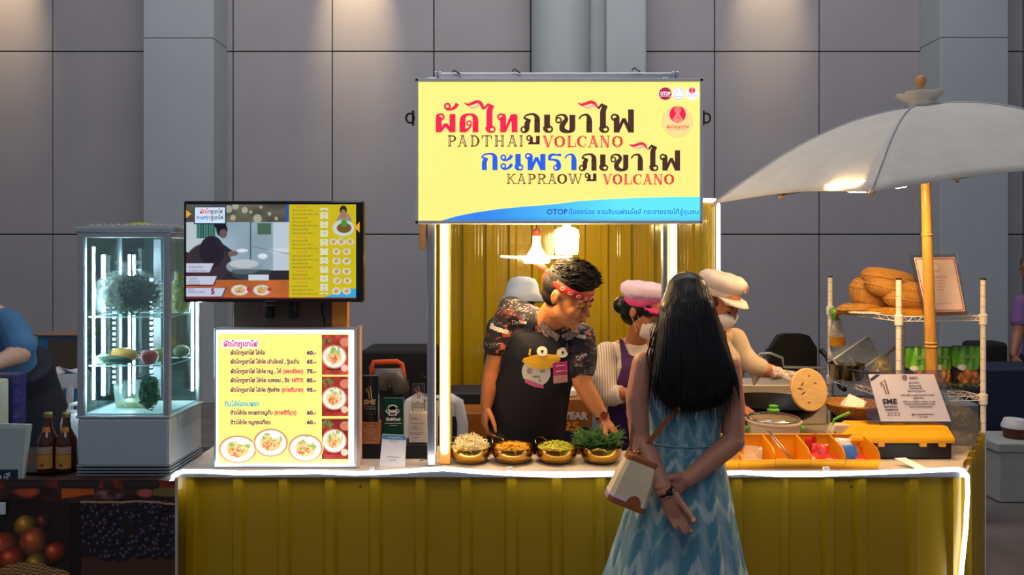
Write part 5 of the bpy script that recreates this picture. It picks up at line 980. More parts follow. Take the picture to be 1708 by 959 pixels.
# ================= masked cook with the cream cap, holding the wooden lid
w2 = thing('person', 'masked person in a cream cap and beige shirt lifting the wooden lid over the wok', 'person', (P(1185, 0, 3.72).x, 3.72, 0))
hc = P(1199, 504, 3.56); M = head_M(hc, (.5, -.6, -.42), (.15, -.2, 1), 1.0); b = MB(); add_head(b, M, False); nk = P(1192, 552, 3.64); LS, RS = P(1158, 580, 3.7), P(1226, 566, 3.66); ch = P(1190, 610, 3.7); wa = P(1180, 675, 3.74); pel = P(1178, 700, 3.77)
b.limb([hc+Vector((-.01, .01, -.05)), nk], [.048, .052]); torso(b, pel, wa, ch, nk, LS, RS, .9, 1, 1); legs(b, pel, (1, 0, 0), 1)
RE, RW = P(1258, 612, 3.64), P(1296, 622, 3.58); b.limb([RS, RE, RW], [.045, .042, .031]); LE, LW = P(1190, 665, 3.56), P(1232, 676, 3.53); b.limb([LS, LE, LW], [.045, .04, .031]); hand(b, LW, (.85, 0, -.5), (.2, 0, -1), (0, -1, .3), 1.05, (55, 65, 35))
fuse('body', b, SK3, .006, 3, w2); face_parts(M, w2); mask(M, w2)
b = MB(); hand(b, RW, (1, -.12, -.04), (0, 0, -1), (.1, -1, 0), 1.05, (20, 38, 30), .5, (.9, .3, .5)); b.tube([RW+Vector((-.03, 0, 0)), RW+Vector((.02, 0, 0))], [.036, .03], 14); gl = fuse('glove', b, plasticbag('clear_glove', '#ead9cc', .75, 60), .0045, 2, w2)
b = MB(); torso(b, pel, wa, ch, nk-Vector((0, 0, .015)), LS, RS, 1.0, 1.12, 1); M_bei = mat('shirt_beige', '#b9a48c', .85, bump=.3, bscale=200); s2_ = fuse('shirt', b, M_bei, .007, 4, w2)
b = MB(); b.limb([RS, P(1237, 590, 3.65), P(1252, 606, 3.63), P(1267, 612, 3.61)], [.058, .054, .05, .046], 18); b.limb([LS, LE, P(1205, 672, 3.48)], [.062, .06, .05], 18); b.tube([P(1258, 606, 3.62), P(1262, 622, 3.62), P(1258, 640, 3.62)], [(.036, .03), (.028, .02), (.01, .01)], 12, roundcap=True); fuse('sleeves', b, M_bei, .007, 3, w2)
rows_surface('apron', [(540, 1203, 1209), (560, 1198, 1212), (585, 1165, 1212), (615, 1150, 1210), (660, 1145, 1212), (720, 1140, 1220), (800, 1140, 1225), (880, 1140, 1225)], [s2_], mat('apron_plum', '#4b2540', .8), w2, .008, 30, 3.6, 8)
b = MB(); hE(b, M, (0, .025, .02), (.083, .098, .085)); hE(b, M, (0, .06, -.05), (.072, .06, .09)); b.limb([M @ Vector((-.07, -.01, .0)), P(1192, 545, 3.56), P(1200, 575, 3.54)], [.022, .02, .008]); fuse('hair', b, mat('hair_brown', '#4a2a18', .45), .005, 2, w2)
M_cap = mat('cap_cream', '#cdc2b6', .85, bump=.25, bscale=200); M = head_M(M.translation, (.5, -.6, -.22), (.1, -.1, 1), 1); c_ = capping(M, w2, M_cap, M_cap, M_cap, True, .07, .108)
b = MB(); q = M @ Vector((.02, -.108, .1)); nn = (q-(M @ Vector((0, 0, .1)))).normalized(); b.tube([q, q+nn*.006], .02, 20); b.build('round_badge', mat('badge_cream', '#cbb6a6', .6), c_); b = MB(); b.tube([q+nn*.0065, q+nn*.0085], [.012, .011], 16); b.build('badge_emblem', mat('badge_red', '#a86a5c', .6), c_)
# ================= hidden helper in a pale blue bucket hat
w3 = thing('person', 'person in a pale blue bucket hat almost hidden behind the headband wearer', 'person', (P(868, 0, 4.3).x, 4.3, 0))
hc = P(872, 499, 4.3); M = head_M(hc, (.2, 1, -.1), (0, 0, 1), 1); b = MB(); add_head(b, M, False); nk = P(868, 520, 4.32); LS, RS = P(820, 545, 4.3)+Vector((.03, 0, 0)), P(920, 545, 4.3)-Vector((.03, 0, 0)); pel = Vector((hc.x, 4.32, .88))
b.limb([hc-Vector((0, 0, .05)), nk], [.05, .055]); torso(b, pel, pel+Vector((0, 0, .12)), pel+Vector((0, 0, .3)), nk, LS, RS, .92); legs(b, pel, (1, 0, 0), 1, fwd=(0, 1, 0))
for s, sh in ((-1, LS), (1, RS)): b.limb([sh, sh+Vector((s*.02, 0, -.26)), sh+Vector((s*-.01, .15, -.4))], [.045, .038, .028]); hand(b, sh+Vector((s*-.01, .15, -.4)), (0, .8, -.5), (0, -.3, -1), (-s, 0, 0), .9)
fuse('body', b, SK3, .009, 3, w3); face_parts(M, w3)
b = MB(); torso(b, pel, pel+Vector((0, 0, .12)), pel+Vector((0, 0, .3)), nk-Vector((0, 0, .02)), LS, RS, 1.04, 1.1)
for s, sh in ((-1, LS), (1, RS)): b.limb([sh, sh+Vector((s*.02, 0, -.2))], [.06, .055])
fuse('shirt', b, mat('helper_shirt', '#35323c', .8), .01, 3, w3)
b = MB(); hE(b, M, (0, .02, .02), (.083, .095, .085)); fuse('hair', b, M_hair, .008, 2, w3)
b = MB(); n = 32; f_ = lambda z, r, tl_=0: [M @ Vector((r*math.cos(t), .01+r*1.1*math.sin(t), z+tl_*math.cos(t))) for t in np.linspace(0, 2*math.pi, n, endpoint=False)]
b.loft([f_(-.015, .135, .0), f_(.035, .098), f_(.09, .088), f_(.118, .07), f_(.128, .03), f_(.129, .004)], False); o = b.build('bucket_hat', mat('hat_blue', '#b9c6d4', .8, bump=.2), w3, smooth=True); sm = o.modifiers.new('t', 'SOLIDIFY'); sm.thickness = .004
# ================= neighbour at the left edge
w4 = thing('person', 'person in a blue T-shirt and dark apron bending at the left edge', 'person', (P(5, 0, 3.75).x, 3.75, 0))
nk = P(-28, 508, 3.6); LS, RS = P(-92, 540, 3.62), P(14, 538, 3.62); ch = P(-12, 585, 3.68); wa = P(20, 655, 3.8); pel = P(32, 700, 3.86); hc = P(-52, 480, 3.5); M = head_M(hc, (-.5, -.7, -.4), (0, 0, 1), 1.05); b = MB(); add_head(b, M)
b.limb([hc, nk], [.055, .06]); torso(b, pel, wa, ch, nk, LS, RS, 1.1, 1.1, 1.1); legs(b, pel, (1, 0, 0), 1.1)
RE, RW = P(32, 590, 3.55), P(-8, 606, 3.45); b.limb([RS, RE, RW], [.056, .05, .034]); hand(b, RW, (-1, -.2, -.2), (0, 0, -1), (0, -1, 0), 1); b.limb([LS, P(-110, 620, 3.55), P(-60, 650, 3.4)], [.056, .046, .03]); hand(b, P(-60, 650, 3.4), (1, -.2, -.2), (0, 0, -1), (0, -1, 0), 1)
fuse('body', b, mat('skin_pale', '#b98d7c', .5), .007, 3, w4); face_parts(M, w4); M_tee = mat('tee_blue', '#3a6288', .85, bump=.2, bscale=150)
b = MB(); torso(b, pel, wa, ch, nk-Vector((0, 0, .015)), LS, RS, 1.22, 1.25, 1.1); b.limb([RS, P(28, 562, 3.6), P(34, 578, 3.58)], [.068, .07, .072]); b.limb([LS, P(-105, 585, 3.57)], [.068, .07]); fuse('t_shirt', b, M_tee, .008, 4, w4)
b = MB(); b.tube([P(28, 604, 3.72), P(32, 640, 3.8), P(46, 690, 3.86), P(48, 740, 3.88), P(46, 850, 3.9), Vector((P(46, 0, 3.9).x, 3.9, .3))], [(.16, .15), (.175, .16), (.19, .17), (.19, .17), (.18, .16), (.17, .15)], 24, side=(1, 0, 0)); fuse('apron_wrap', b, mat('apron_black', '#161726', .85, bump=.2), .01, 4, w4)
b = MB(); hE(b, M, (0, .012, .05), (.082, .1, .08)); fuse('hair', b, M_hair, .008, 2, w4)
# ================= passer-by at the right edge
w5 = thing('person', 'person in a violet polo shirt standing far right behind the blue table', 'person', (P(1742, 0, 6.10).x, 6.10, 0))
hc = P(1722, 448, 6.10); M = head_M(hc, (-.7, -.6, -.1), (0, 0, 1), 1.05); b = MB(); add_head(b, M); nk = P(1728, 486, 6.12); LS, RS = P(1704, 505, 6.10), P(1778, 505, 6.15); pel = P(1742, 592, 6.15); b.limb([hc-Vector((0, 0, .05)), nk], [.055, .06])
torso(b, pel, pel+Vector((0, 0, .14)), P(1740, 540, 6.13), nk, LS, RS, 1.02, 1.05, 1.05); legs(b, pel, (1, 0, 0), 1); e, wv_ = P(1698, 556, 6.06), P(1690, 592, 5.98); b.limb([LS, e, wv_], [.052, .044, .03]); hand(b, wv_, (-.1, -.1, -1), (1, .2, 0), (0, -1, 0), 1, (25, 35, 25))
e, wv2 = P(1790, 560, 6.10), P(1785, 600, 6.00); b.limb([RS, e, wv2], [.052, .044, .03]); hand(b, wv2, (0, -.1, -1), (-1, .2, 0), (0, -1, 0), 1); fuse('body', b, mat('skin_dark', '#8a5a42', .5), .008, 3, w5); face_parts(M, w5)
b = MB(); torso(b, pel, pel+Vector((0, 0, .14)), P(1740, 540, 6.13), nk-Vector((0, 0, .015)), LS, RS, 1.14, 1.16, 1.05); b.limb([LS, P(1700, 536, 6.08)], [.064, .068]); b.limb([RS, P(1784, 536, 6.12)], [.064, .068]); fuse('polo_shirt', b, mat('polo_violet', '#6f4f86', .8), .009, 3, w5)
b = MB()
for s in (-1, 1): b.limb([pel+Vector((s*.085, 0, -.04)), pel+Vector((s*.093, -.02, -.38)), Vector((pel.x+s*.1, pel.y, .09))], [.11, .08, .065], 16)
fuse('trousers', b, M_jean, .012, 3, w5); b = MB(); hE(b, M, (0, .012, .05), (.082, .1, .08)); fuse('hair', b, mat('hair_grey', '#3b3a3c', .6), .008, 2, w5)
# ---------------------------------------------------------------- hanging lamps
M_lamp = mat('lamp_glow', '#fff6e0', .5, emit=60, ecol='#ffd292')
def ufo(cx, cz, Y, label, group=None, tilt=0, emit=M_lamp, rz=0, s=1, top=None):
    r = thing('hanging_lamp', label, 'lamp', (cx, Y, cz), group); b = MB()
    b.lathe([(0, -.022), (.05, -.02), (.056, -.012), (.056, .0), (.05, .004), (0, .004)], (cx, Y, cz), 28); b.build('glowing_hub', emit, r, smooth='auto')
    for k in range(4):
        a = rz+math.pi/2*k+math.pi/4; R = Matrix.Rotation(a, 3, 'Z') @ Matrix.Rotation(-.06, 3, 'Y'); b = MB(); pts = [(.05, -.035), (.085, -.078), (.13, -.062), (.15, 0), (.13, .062), (.085, .078), (.05, .035)]
        b.poly([Vector((cx, Y, cz-.004))+R @ Vector((x*s, y*s, 0)) for x, y in pts], (0, 0, .007)); b.build('light_wing', emit, r)
    if s < 1:
        b = MB(); b.lathe([(.03, .004), (.016, .03), (.014, .05), (0, .05)], (cx, Y, cz), 16); b.build('lamp_holder', M_white, r, smooth='auto'); return r
    b = MB(); b.lathe([(.042, .004), (.04, .015), (.022, .045), (.016, .07), (.014, .072)], (cx, Y, cz), 20); b.build('heat_sink', mat('lamp_body', '#d8d2cc', .4), r, smooth='auto')
    b = MB(); b.lathe([(.014, .07), (.0165, .073), (.0165, .092), (.012, .096)], (cx, Y, cz), 20); b.build('socket_ring', M_white, r, smooth='auto')
    b = MB(); b.lathe([(.017, .094), (.018, .1), (.017, .115), (.01, .124), (.003, .127), (0, .127)], (cx, Y, cz), 20); b.build('lamp_holder', mat('bakelite', '#5b2018', .35), r, smooth='auto')
    b = MB(); b.tube([(cx, Y, cz+.125), (cx+.002, Y+.005, cz+.2), (cx, Y+.01, top or cz+.5)], .0025, 6); b.build('cord', M_blackm, r); return r
q = P(895, 431, 3.1); ufo(q.x, q.z, 3.1, 'flat winged lamp glowing above the headband wearer', rz=-.7, top=2.36)
b = MB(); b.box((-.34, 3.2, 2.36), (.7, 3.26, 2.38)); b.box((-.34, 3.17, 2.335), (-.30, 4.95, 2.36)); b.box((.66, 3.17, 2.335), (.7, 4.95, 2.36)); b.box((-.34, 4.5, 2.36), (.7, 4.54, 2.38))
cf = tag(b.build('ceiling_frame', M_alu, at=(.1, 4, 2.36)), 'aluminium roof bars of the stall hidden behind the big sign', 'frame')
for y_ in (3.25, 3.6): b = MB(); b.rbox((-.25, y_-.02, 2.30), (.62, y_+.02, 2.325), .005, 1); b.build('added_fill_tube', mat('fill_tube_glow', '#fff0d0', .5, emit=13, ecol='#ffd9a0'), cf)  # glowing tubes added out of view behind the sign to light the cooks warmly
q = P(945, 402, 4.45); r = thing('hanging_lamp', 'drum shaped bright bulb hanging in front of the yellow back panel', 'lamp', q); b = MB()
b.lathe([(0, -.082), (.066, -.078), (.070, -.06), (.075, .04), (.07, .066), (.04, .082), (0, .084)], q, 28); b.build('bulb', mat('bulb_glow', '#fff6e0', .5, emit=40, ecol='#ffd898'), r, smooth='auto')
b = MB(); b.lathe([(.03, .08), (.022, .1), (.018, .15), (0, .152)], q, 16); b.build('lamp_holder', M_white, r); b = MB(); b.tube([q+Vector((0, 0, .15)), Vector((q.x, q.y, 2.36))], .003, 6); b.build('cord', M_blackm, r)
# ---------------------------------------------------------------- brass bowls and what fills them
M_brass = mat('brass', '#b3893a', .18, 1, var=.05, vscale=6); TP = CT+.0005
def bowl(cx, label):
    Y = 3.16; c = Vector((cx, Y, TP)); r = thing('brass_bowl', label, 'bowl', c, 'brass bowls in a row on the counter'); b = MB(); o = [(0, 0), (.055, .001), (.075, .012), (.087, .032), (.0895, .048), (.0885, .064), (.091, .066), (.0905, .068)]
    b.lathe(o+[(.0865, .066), (.0875, .048), (.085, .033), (.073, .015), (.054, .004), (0, .003)], c, 48); b.build('bowl', M_brass, r, smooth='auto')
    for a in (2.25, -1.75):
        d = Vector((math.cos(a), math.sin(a), 0)); s_ = Vector((-d.y, d.x, 0)); b = MB(); up = Vector((0, 0, 1)); b.tube([c+d*.088+s_*.03+up*.055, c+d*.10+s_*.031+up*.066, c+d*.114+s_*.022+up*.078, c+d*.119+up*.081, c+d*.114-s_*.022+up*.078, c+d*.10-s_*.031+up*.066, c+d*.088-s_*.03+up*.055], .003, 8); b.build('handle', M_brass, r, smooth=True)
        for k in (-1, 1): b = MB(); b.ell(c+d*.0895+s_*(.03*k)+up*.053, .004, None, 8, 6); b.build('rivet', M_brass, r, smooth=True)
    return c
def heap(c, h, rad, base_m, parent, seed):
    b = MB(); rs = np.random.RandomState(seed); n = 30; rings = []
    for i in range(7): t = i/6; rings.append([c+Vector((rad*(1-t)*math.cos(a)*(1+.05*rs.rand()), rad*(1-t)*math.sin(a), .05+h*math.sin(t*math.pi/2)**1.2)) for a in np.linspace(0, 2*math.pi, n, endpoint=False)])
    b.loft(rings); return b
def stuff_root(name, label, cat, b, m, c, group=None): o = b.build(name, m, at=c, smooth=True, fix=False); return tag(o, label, cat, group, 'stuff')
bx = [(px-854)*3.16/F for px in (784, 855, 928, 1002)]; rs = np.random.RandomState(5)
c = bowl(bx[0], 'brass bowl heaped with pale bean sprouts, leftmost of the four'); b = heap(c, .035, .08, None, None, 1)
for i in range(420):
    a = rs.uniform(0, 6.283); r_ = .075*math.sqrt(rs.rand()); hgt = .055+.05*(1-(r_/.08)**2)*rs.uniform(.6, 1.15); p = c+Vector((r_*math.cos(a), r_*math.sin(a), hgt)); d = Vector((rs.normal(), rs.normal(), rs.normal()*.6+.15)).normalized(); l_ = rs.uniform(.012, .028); e_ = Vector((rs.normal(), rs.normal(), rs.normal()))*.008
    b.tube([p-d*l_, p+e_*.5, p+d*l_], [.0014, .0017, .001], 4)
stuff_root('bean_sprouts', 'heap of pale bean sprouts in the leftmost brass bowl', 'food', b, mat('sprout', '#ead9a8', .45, var=.1, vscale=60), c+Vector((0, 0, .05)))
c = bowl(bx[1], 'brass bowl with yellow shreds sunk below its rim, second from the left'); b = heap(c, .012, .08, None, None, 2)
for i in range(200):
    a = rs.uniform(0, 6.283); r_ = .07*math.sqrt(rs.rand()); p = c+Vector((r_*math.cos(a), r_*math.sin(a), .055+.018*(1-(r_/.08)**2)*rs.uniform(.5, 1.3))); d = Vector((rs.normal(), rs.normal(), rs.normal()*.3)).normalized(); b.tube([p-d*.012, p, p+d*.012], [.002, .003, .0015], 4)
stuff_root('yellow_shreds', 'yellow shredded food inside the second brass bowl', 'food', b, mat('yellow_food', '#e3a928', .5, var=.2, vscale=80), c+Vector((0, 0, .05)))
c = bowl(bx[2], 'brass bowl of chopped yellow-green leaves, third from the left'); b = heap(c, .022, .08, None, None, 3)
for i in range(340):
    a = rs.uniform(0, 6.283); r_ = .078*math.sqrt(rs.rand()); p = c+Vector((r_*math.cos(a), r_*math.sin(a), .055+.026*(1-(r_/.085)**2)*rs.uniform(.6, 1.2))); b.ell(p, (.004, .0035, .002), Matrix.Rotation(rs.uniform(0, 3), 3, 'X') @ Matrix.Rotation(rs.uniform(0, 3), 3, 'Z'), 6, 4)
stuff_root('chopped_cabbage', 'chopped yellow-green vegetable filling the third brass bowl', 'food', b, mat('cabbage', '#c3c343', .5, var=.35, vscale=120), c+Vector((0, 0, .05)))
c = bowl(bx[3], 'brass bowl overflowing with green chives, rightmost of the four'); b = heap(c, .02, .075, None, None, 4)
for i in range(430):
    u_ = rs.uniform(-1, 1); base = c+Vector((rs.uniform(-.07, .05), rs.uniform(-.05, .06), .06+rs.uniform(0, .03))); d = Vector((rs.choice([-1, 1], p=[.45, .55])*rs.uniform(.3, 1), rs.normal()*.35, rs.uniform(.1, .9))).normalized(); l_ = rs.uniform(.04, .095); p2 = base+d*l_*.5+Vector((0, 0, .006)); p3 = base+d*l_+Vector((0, 0, -.008*rs.rand()))
    b.tube([base, p2, p3], [(.0022, .0012), (.0026, .0012), (.0006, .0006)], 4)
stuff_root('green_chives', 'bunch of green chives piled over the rightmost brass bowl', 'food', b, mat('chive', '#3f6a22', .45, var=.4, vscale=50), c+Vector((0, 0, .05)))
for k, (px, lb) in enumerate(((820, 'white plastic tray edge between the first and second brass bowls'), (892, 'white plastic tray edge between the second and third brass bowls'), (965, 'white plastic tray edge between the third and fourth brass bowls'))):
    x = (px-854)*3.22/F; b = MB(); b.rbox((x-.028, 3.165, TP), (x+.028, 3.255, TP+.012), .003, 1); b.cur = 0; tag(b.build('tray', M_white, at=(x, 3.2, TP)), lb, 'tray', 'white trays between the brass bowls') if False else None
for k, (px, lb) in enumerate(((915, 'small brass pan handle rising behind the third bowl'),)):
    pass
# ---------------------------------------------------------------- yellow open-fronted bins
M_bin = mat('bin_yellow', '#eea51c', .35, var=.03)
def bin_(x, label):
    w_, y0, y1, h = .142, 3.035, 3.195, .108; r = thing('storage_bin', label, 'storage bin', (x+w_/2, 3.11, TP), 'yellow storage bins along the counter'); z = TP; t = .0022
    b = MB(); b.rbox((x, y0+.02, z), (x+w_, y1, z+.003), .001, 1); b.build('bottom', M_bin, r)
    for s in (0, 1):
        xx = x if s == 0 else x+w_-t; b = MB(); b.poly([(xx, y0+.02, z), (xx, y0-.0, z+.036), (xx, y0+.008, z+.062), (xx, y0+.03, z+.082), (xx, y1, z+h), (xx, y1, z)], (t, 0, 0)); b.rbox((xx-.001, y0+.075, z+.058), (xx+t+.001, y1, z+h), .0015, 1) if False else None; b.build('side', M_bin, r)
    b = MB(); b.box((x, y1-t, z), (x+w_, y1, z+h)); b.rbox((x-.0005, y1-.006, z+h-.004), (x+w_+.0005, y1+.002, z+h+.001), .001, 1); b.build('back', M_bin, r)
    b = MB(); b.loft([[Vector((x, y0+.02, z)), Vector((x+w_, y0+.02, z)), Vector((x+w_, y0+.022, z)), Vector((x, y0+.022, z))], [Vector((x, y0-.001, z+.036)), Vector((x+w_, y0-.001, z+.036)), Vector((x+w_, y0+.002, z+.036)), Vector((x, y0+.002, z+.036))]]); b.rbox((x, y0-.005, z+.032), (x+w_, y0+.003, z+.041), .002, 1); b.build('front_lip', M_bin, r); return r
labs = ['yellow open bin partly behind the long haired woman', 'yellow open bin with sealed clear sachets, second from left', 'yellow open bin with a pair of tongs, middle of the row', 'yellow open bin holding red sachets', 'yellow open bin with blue and red packet, right end of the row']
X0 = (1177-854)*3.03/F
for i in range(5): bin_(X0+i*.1435, labs[i])
M_redp = mat('packet_red', '#c32a1a', .3, var=.3, vscale=60); M_clear = plasticbag('clear_film', '#f0dcb0', .35, 50); M_bluep = mat('packet_blue', '#3f6ec0', .3, var=.2, vscale=60)
def pillow(name, c, w_, h_, d_, R, m, label, cat, group=None):
    n = 12; vs = []; R = Matrix.Rotation(R[2], 3, 'Z') @ Matrix.Rotation(R[0], 3, 'X') @ Matrix.Rotation(R[1], 3, 'Y'); rs2 = np.random.RandomState(int(abs(c[0]*1000)) % 999)
    for sgn in (1, -1):
        for j in range(n+1):
            for i in range(n+1):
                u_, v_ = i/n*2-1, j/n*2-1; e = max(0, 1-max(abs(u_), abs(v_))**3); k = max(0, (1-u_*u_)*(1-v_*v_))**.5; vs.append(Vector(c)+R @ Vector((u_*w_/2, sgn*d_/2*k+(rs2.rand()-.5)*d_*.12*e, v_*h_/2)))
    N = (n+1)**2; f = [(j*(n+1)+i, j*(n+1)+i+1, (j+1)*(n+1)+i+1, (j+1)*(n+1)+i) for j in range(n) for i in range(n)]; b = MB(); b.add(vs, f+[tuple(N+q for q in reversed(p)) for p in f]); o = b.build(name, m, at=c, smooth=True, fix=False)
    return tag(o, label, cat, group) if label else o
bxs = lambda i, f_: X0+i*.1435+.142*f_
for k, (i, fx, y, z, w_, h_, rx, rz_, m, lb, g) in enumerate([
  (3, .25, 3.08, .022, .05, .04, -1.1, .3, M_redp, 'red sachet at the front left of the fourth yellow bin', 'red sachets in the fourth bin'), (3, .5, 3.12, .036, .055, .045, -.6, -.5, M_redp, 'largest red sachet in the middle of the fourth yellow bin', 'red sachets in the fourth bin'), (3, .3, 3.15, .05, .04, .04, -.2, .5, M_redp, 'red sachet leaning at the back left of the fourth yellow bin', 'red sachets in the fourth bin'), (3, .62, 3.07, .02, .05, .04, -1.2, -.2, M_redp, 'red sachet flat at the front right of the fourth yellow bin', 'red sachets in the fourth bin'), (3, .45, 3.16, .058, .03, .045, .1, 1, M_redp, 'red sachet standing upright at the back of the fourth yellow bin', 'red sachets in the fourth bin'),
  (4, .3, 3.09, .03, .06, .055, -.5, .2, M_bluep, 'blue and silver packet standing in the right end bin', None), (4, .22, 3.13, .052, .05, .04, -.5, -.3, mat('packet_pale', '#d8cdd0', .3, var=.3, vscale=90), 'silver and red packet behind the blue packet in the right end bin', None), (4, .62, 3.08, .018, .05, .035, -1.3, .4, M_redp, 'red sachet flat beside the blue packet', None),
  (1, .35, 3.08, .02, .06, .045, -1.2, .2, M_clear, 'clear sachet at the front of the second yellow bin', 'clear sachets in the second bin'), (1, .55, 3.12, .03, .06, .045, -.8, -.4, M_clear, 'clear sachet behind another in the second yellow bin', 'clear sachets in the second bin'), (0, .7, 3.1, .03, .06, .05, -.9, .2, M_clear, 'clear sachet in the bin behind the long haired woman', None)]):
    pillow('sachet' if m is not M_bluep else 'packet', Vector((bxs(i, fx), y, TP+z*1.35+.008)), w_*1.25, h_*1.4, .018, (rx, 0, rz_), m, lb, 'packet', g)
b = MB(); c = Vector((bxs(2, .12), 3.17, TP+.115)); d = Vector((bxs(2, .65), 3.06, TP+.012))
for s in (-.004, .004): b.tube([c+Vector((s, 0, .012)), c*.5+d*.5+Vector((s*2, 0, .004)), d+Vector((s, 0, 0))], [.0025, .003, .004], 6)
tag(b.build('tongs', mat('steel', '#b8b4ac', .25, 1), at=d, smooth=True), 'steel tongs leaning in the middle yellow bin', 'tongs')
# ---------------------------------------------------------------- electric pot with green knob
PC = Vector(((1290-854)*3.335/F, 3.335, TP)); pot = thing('electric_pot', 'white electric pot with a glass lid and lime green knob', 'pot', PC); M_pw = mat('pot_white', '#dfd0b8', .35); M_lime = mat('lime_plastic', '#5fae2c', .4)
b = MB(); b.lathe([(0, .0), (.09, .0), (.1, .008), (.108, .05), (.113, .126), (.121, .133), (.121, .14), (.111, .14), (.105, .13), (.1, .05), (0, .01)], PC, 40); b.build('body', M_pw, pot, smooth='auto')
b = MB(); b.lathe([(.112, .14), (.105, .150), (.08, .162), (.04, .171), (.012, .174), (0, .175)], PC, 40); lid = b.build('glass_lid', glassy('lid_glass', '#f0e8dc', .03, .6, .85), pot, smooth='auto')
b = MB(); b.lathe([(.113, .1402), (.116, .146), (.110, .1525), (.106, .150)], PC, 40); b.build('lid_rim', mat('steel', '#b8b4ac', .25, 1), lid, smooth=True)
b = MB(); b.lathe([(.012, .174), (.026, .177), (.028, .184), (.02, .188), (.016, .192), (.02, .197), (.02, .202), (.012, .205), (0, .205)], PC, 24); b.build('knob', M_lime, lid, smooth='auto')
for s in (-1, 1): b = MB(); b.rbox((PC.x+s*.114-.02*(s < 0), PC.y-.025, TP+.095), (PC.x+s*.114+.02*(s > 0), PC.y+.025, TP+.112), .006, 2); b.build('handle', M_lime, pot)
tag(pillow('green_pouch', Vector(((1247-854)*3.26/F, 3.235, TP+.055)), .05, .07, .025, (-.2, 0, .3), mat('pouch_green', '#6c9a2a', .4, var=.3, vscale=50), None, None), 'small green pouch between the white pot and the bins', 'pouch')
# ---------------------------------------------------------------- cooking table, wok, lid
M_steel = mat('stainless', '#cabda8', .4, .55, bump=.05, bscale=200, var=.05, aniso=(4, 1, 1)); tb = thing('cooking_table', 'stainless steel cooking table behind the pot and bins', 'table', (1.5, 3.95, 0))
b = MB(); b.rbox((1.23, 3.63, .70), (1.76, 4.35, .73), .004, 1); b.build('top', M_steel, tb)
for x in (1.25, 1.74):
    for y in (3.62, 4.33): b = MB(); b.box((x-.015, y-.015, 0), (x+.015, y+.015, .70)); b.build('leg', M_steel, tb)
st = thing('stove', 'stainless two-burner stove box with a raised back, behind the wok', 'stove', (1.48, 4.2, .731)); b = MB(); zt = P(0, 642, 4.1).z
b.rbox((1.25, 4.1, .731), (1.74, 4.34, zt), .006, 1); b.build('body', M_steel, st); b = MB(); b.rbox((1.245, 4.085, zt-.055), (1.745, 4.1, zt-.045), .002, 1); b.build('ledge', M_steel, st); b = MB(); b.rbox((1.48, 4.088, zt-.16), (1.6, 4.0995, zt-.07), .003, 1); b.build('control_panel', M_steel, st)
wk = Vector(((1290-854)*3.84/F, 3.84, .731)); wok = thing('wok', 'wide black wok below the wooden lid', 'wok', wk); b = MB(); M_iron = mat('iron', '#15120f', .35, .6, var=.2); wz = P(0, 668, 3.84).z-.731
b.lathe([(0, wz-.12), (.1, wz-.11), (.19, wz-.06), (.235, wz-.01), (.24, wz), (.235, wz), (.185, wz-.055), (.1, wz-.103), (0, wz-.113)], wk, 48); b.build('pan', M_iron, wok, smooth='auto')
b = MB(); b.lathe([(.12, 0), (.12, wz-.1), (.11, wz-.1), (.11, 0)], wk, 24); b.build('ring_burner', M_iron, wok)
for s in (-1, 1): b = MB(); b.tube([wk+Vector((s*.235, -.04, wz-.004)), wk+Vector((s*.27, -.035, wz+.012)), wk+Vector((s*.27, .035, wz+.012)), wk+Vector((s*.235, .04, wz-.004))], .005, 8); b.build('handle', M_iron, wok, smooth=True)
b = MB(); b.lathe([(0, wz-.095), (.13, wz-.085), (.15, wz-.083), (0, wz-.07)], wk, 24); tag(b.build('frying_noodles', mat('noodle_brown', '#4a2a12', .4, bump=.8, bscale=80, var=.5, vscale=60), at=wk+Vector((0, 0, wz-.09))), 'dark food frying in the black wok', 'food', None, 'stuff')
lc = P(1349, 650, 3.5); nd = Vector((.27, -.92, .22)).normalized(); R = rot_to((.9, .2, -.4), nd); ldm = thing('round_board', 'round pale wooden lid held up over the wok', 'lid', lc-nd*.0); b = MB(); b.lathe([(0, -.008), (.096, -.008), (.101, -.003), (.101, .003), (.096, .008), (0, .008)], lc, 44, R, (1, 1)); b.build('board', mat('pale_wood', '#c9a56a', .55, var=.12, vscale=10, aniso=(1, 6, 6)), ldm, smooth='auto')
b = MB(); rs = np.random.RandomState(9)
for (x, y, l_, a) in ((-.045, .01, .03, 1.2), (-.05, -.015, .03, .2), (-.03, -.03, .028, .9), (.02, .04, .015, .2), (.01, -.06, .02, .6), (-.02, .06, .015, 1.3)): p = lc+R @ Vector((x, y, .0085)); d = R @ Vector((math.cos(a), math.sin(a), 0)); b.tube([p-d*l_*.5, p, p+d*l_*.5], [(.0008, .0006), (.0035, .0006), (.0008, .0006)], 6, side=R @ Vector((-math.sin(a), math.cos(a), 0)))
b.build('scorch_mark', mat('scorch', '#3a2413', .8), ldm)
# drain grid / hose and tongs behind the sleeve
b = MB(); pts = [P(1262, 600, 4.28), P(1268, 590, 4.28), P(1285, 589, 4.28), P(1305, 597, 4.28), P(1307, 612, 4.28), P(1380, 614, 4.28), P(1388, 622, 4.28), P(1388, 672, 4.28)]; b.tube(pts, .008, 8); b.tube([P(1262, 600, 4.28), P(1262, 668, 4.28)], .008, 8); tag(b.build('steel_rail', mat('rail_grey', '#8f9694', .4, .5), at=P(1262, 668, 4.28), smooth=True), 'grey tubular rail loop behind the cream capped cook', 'rail')
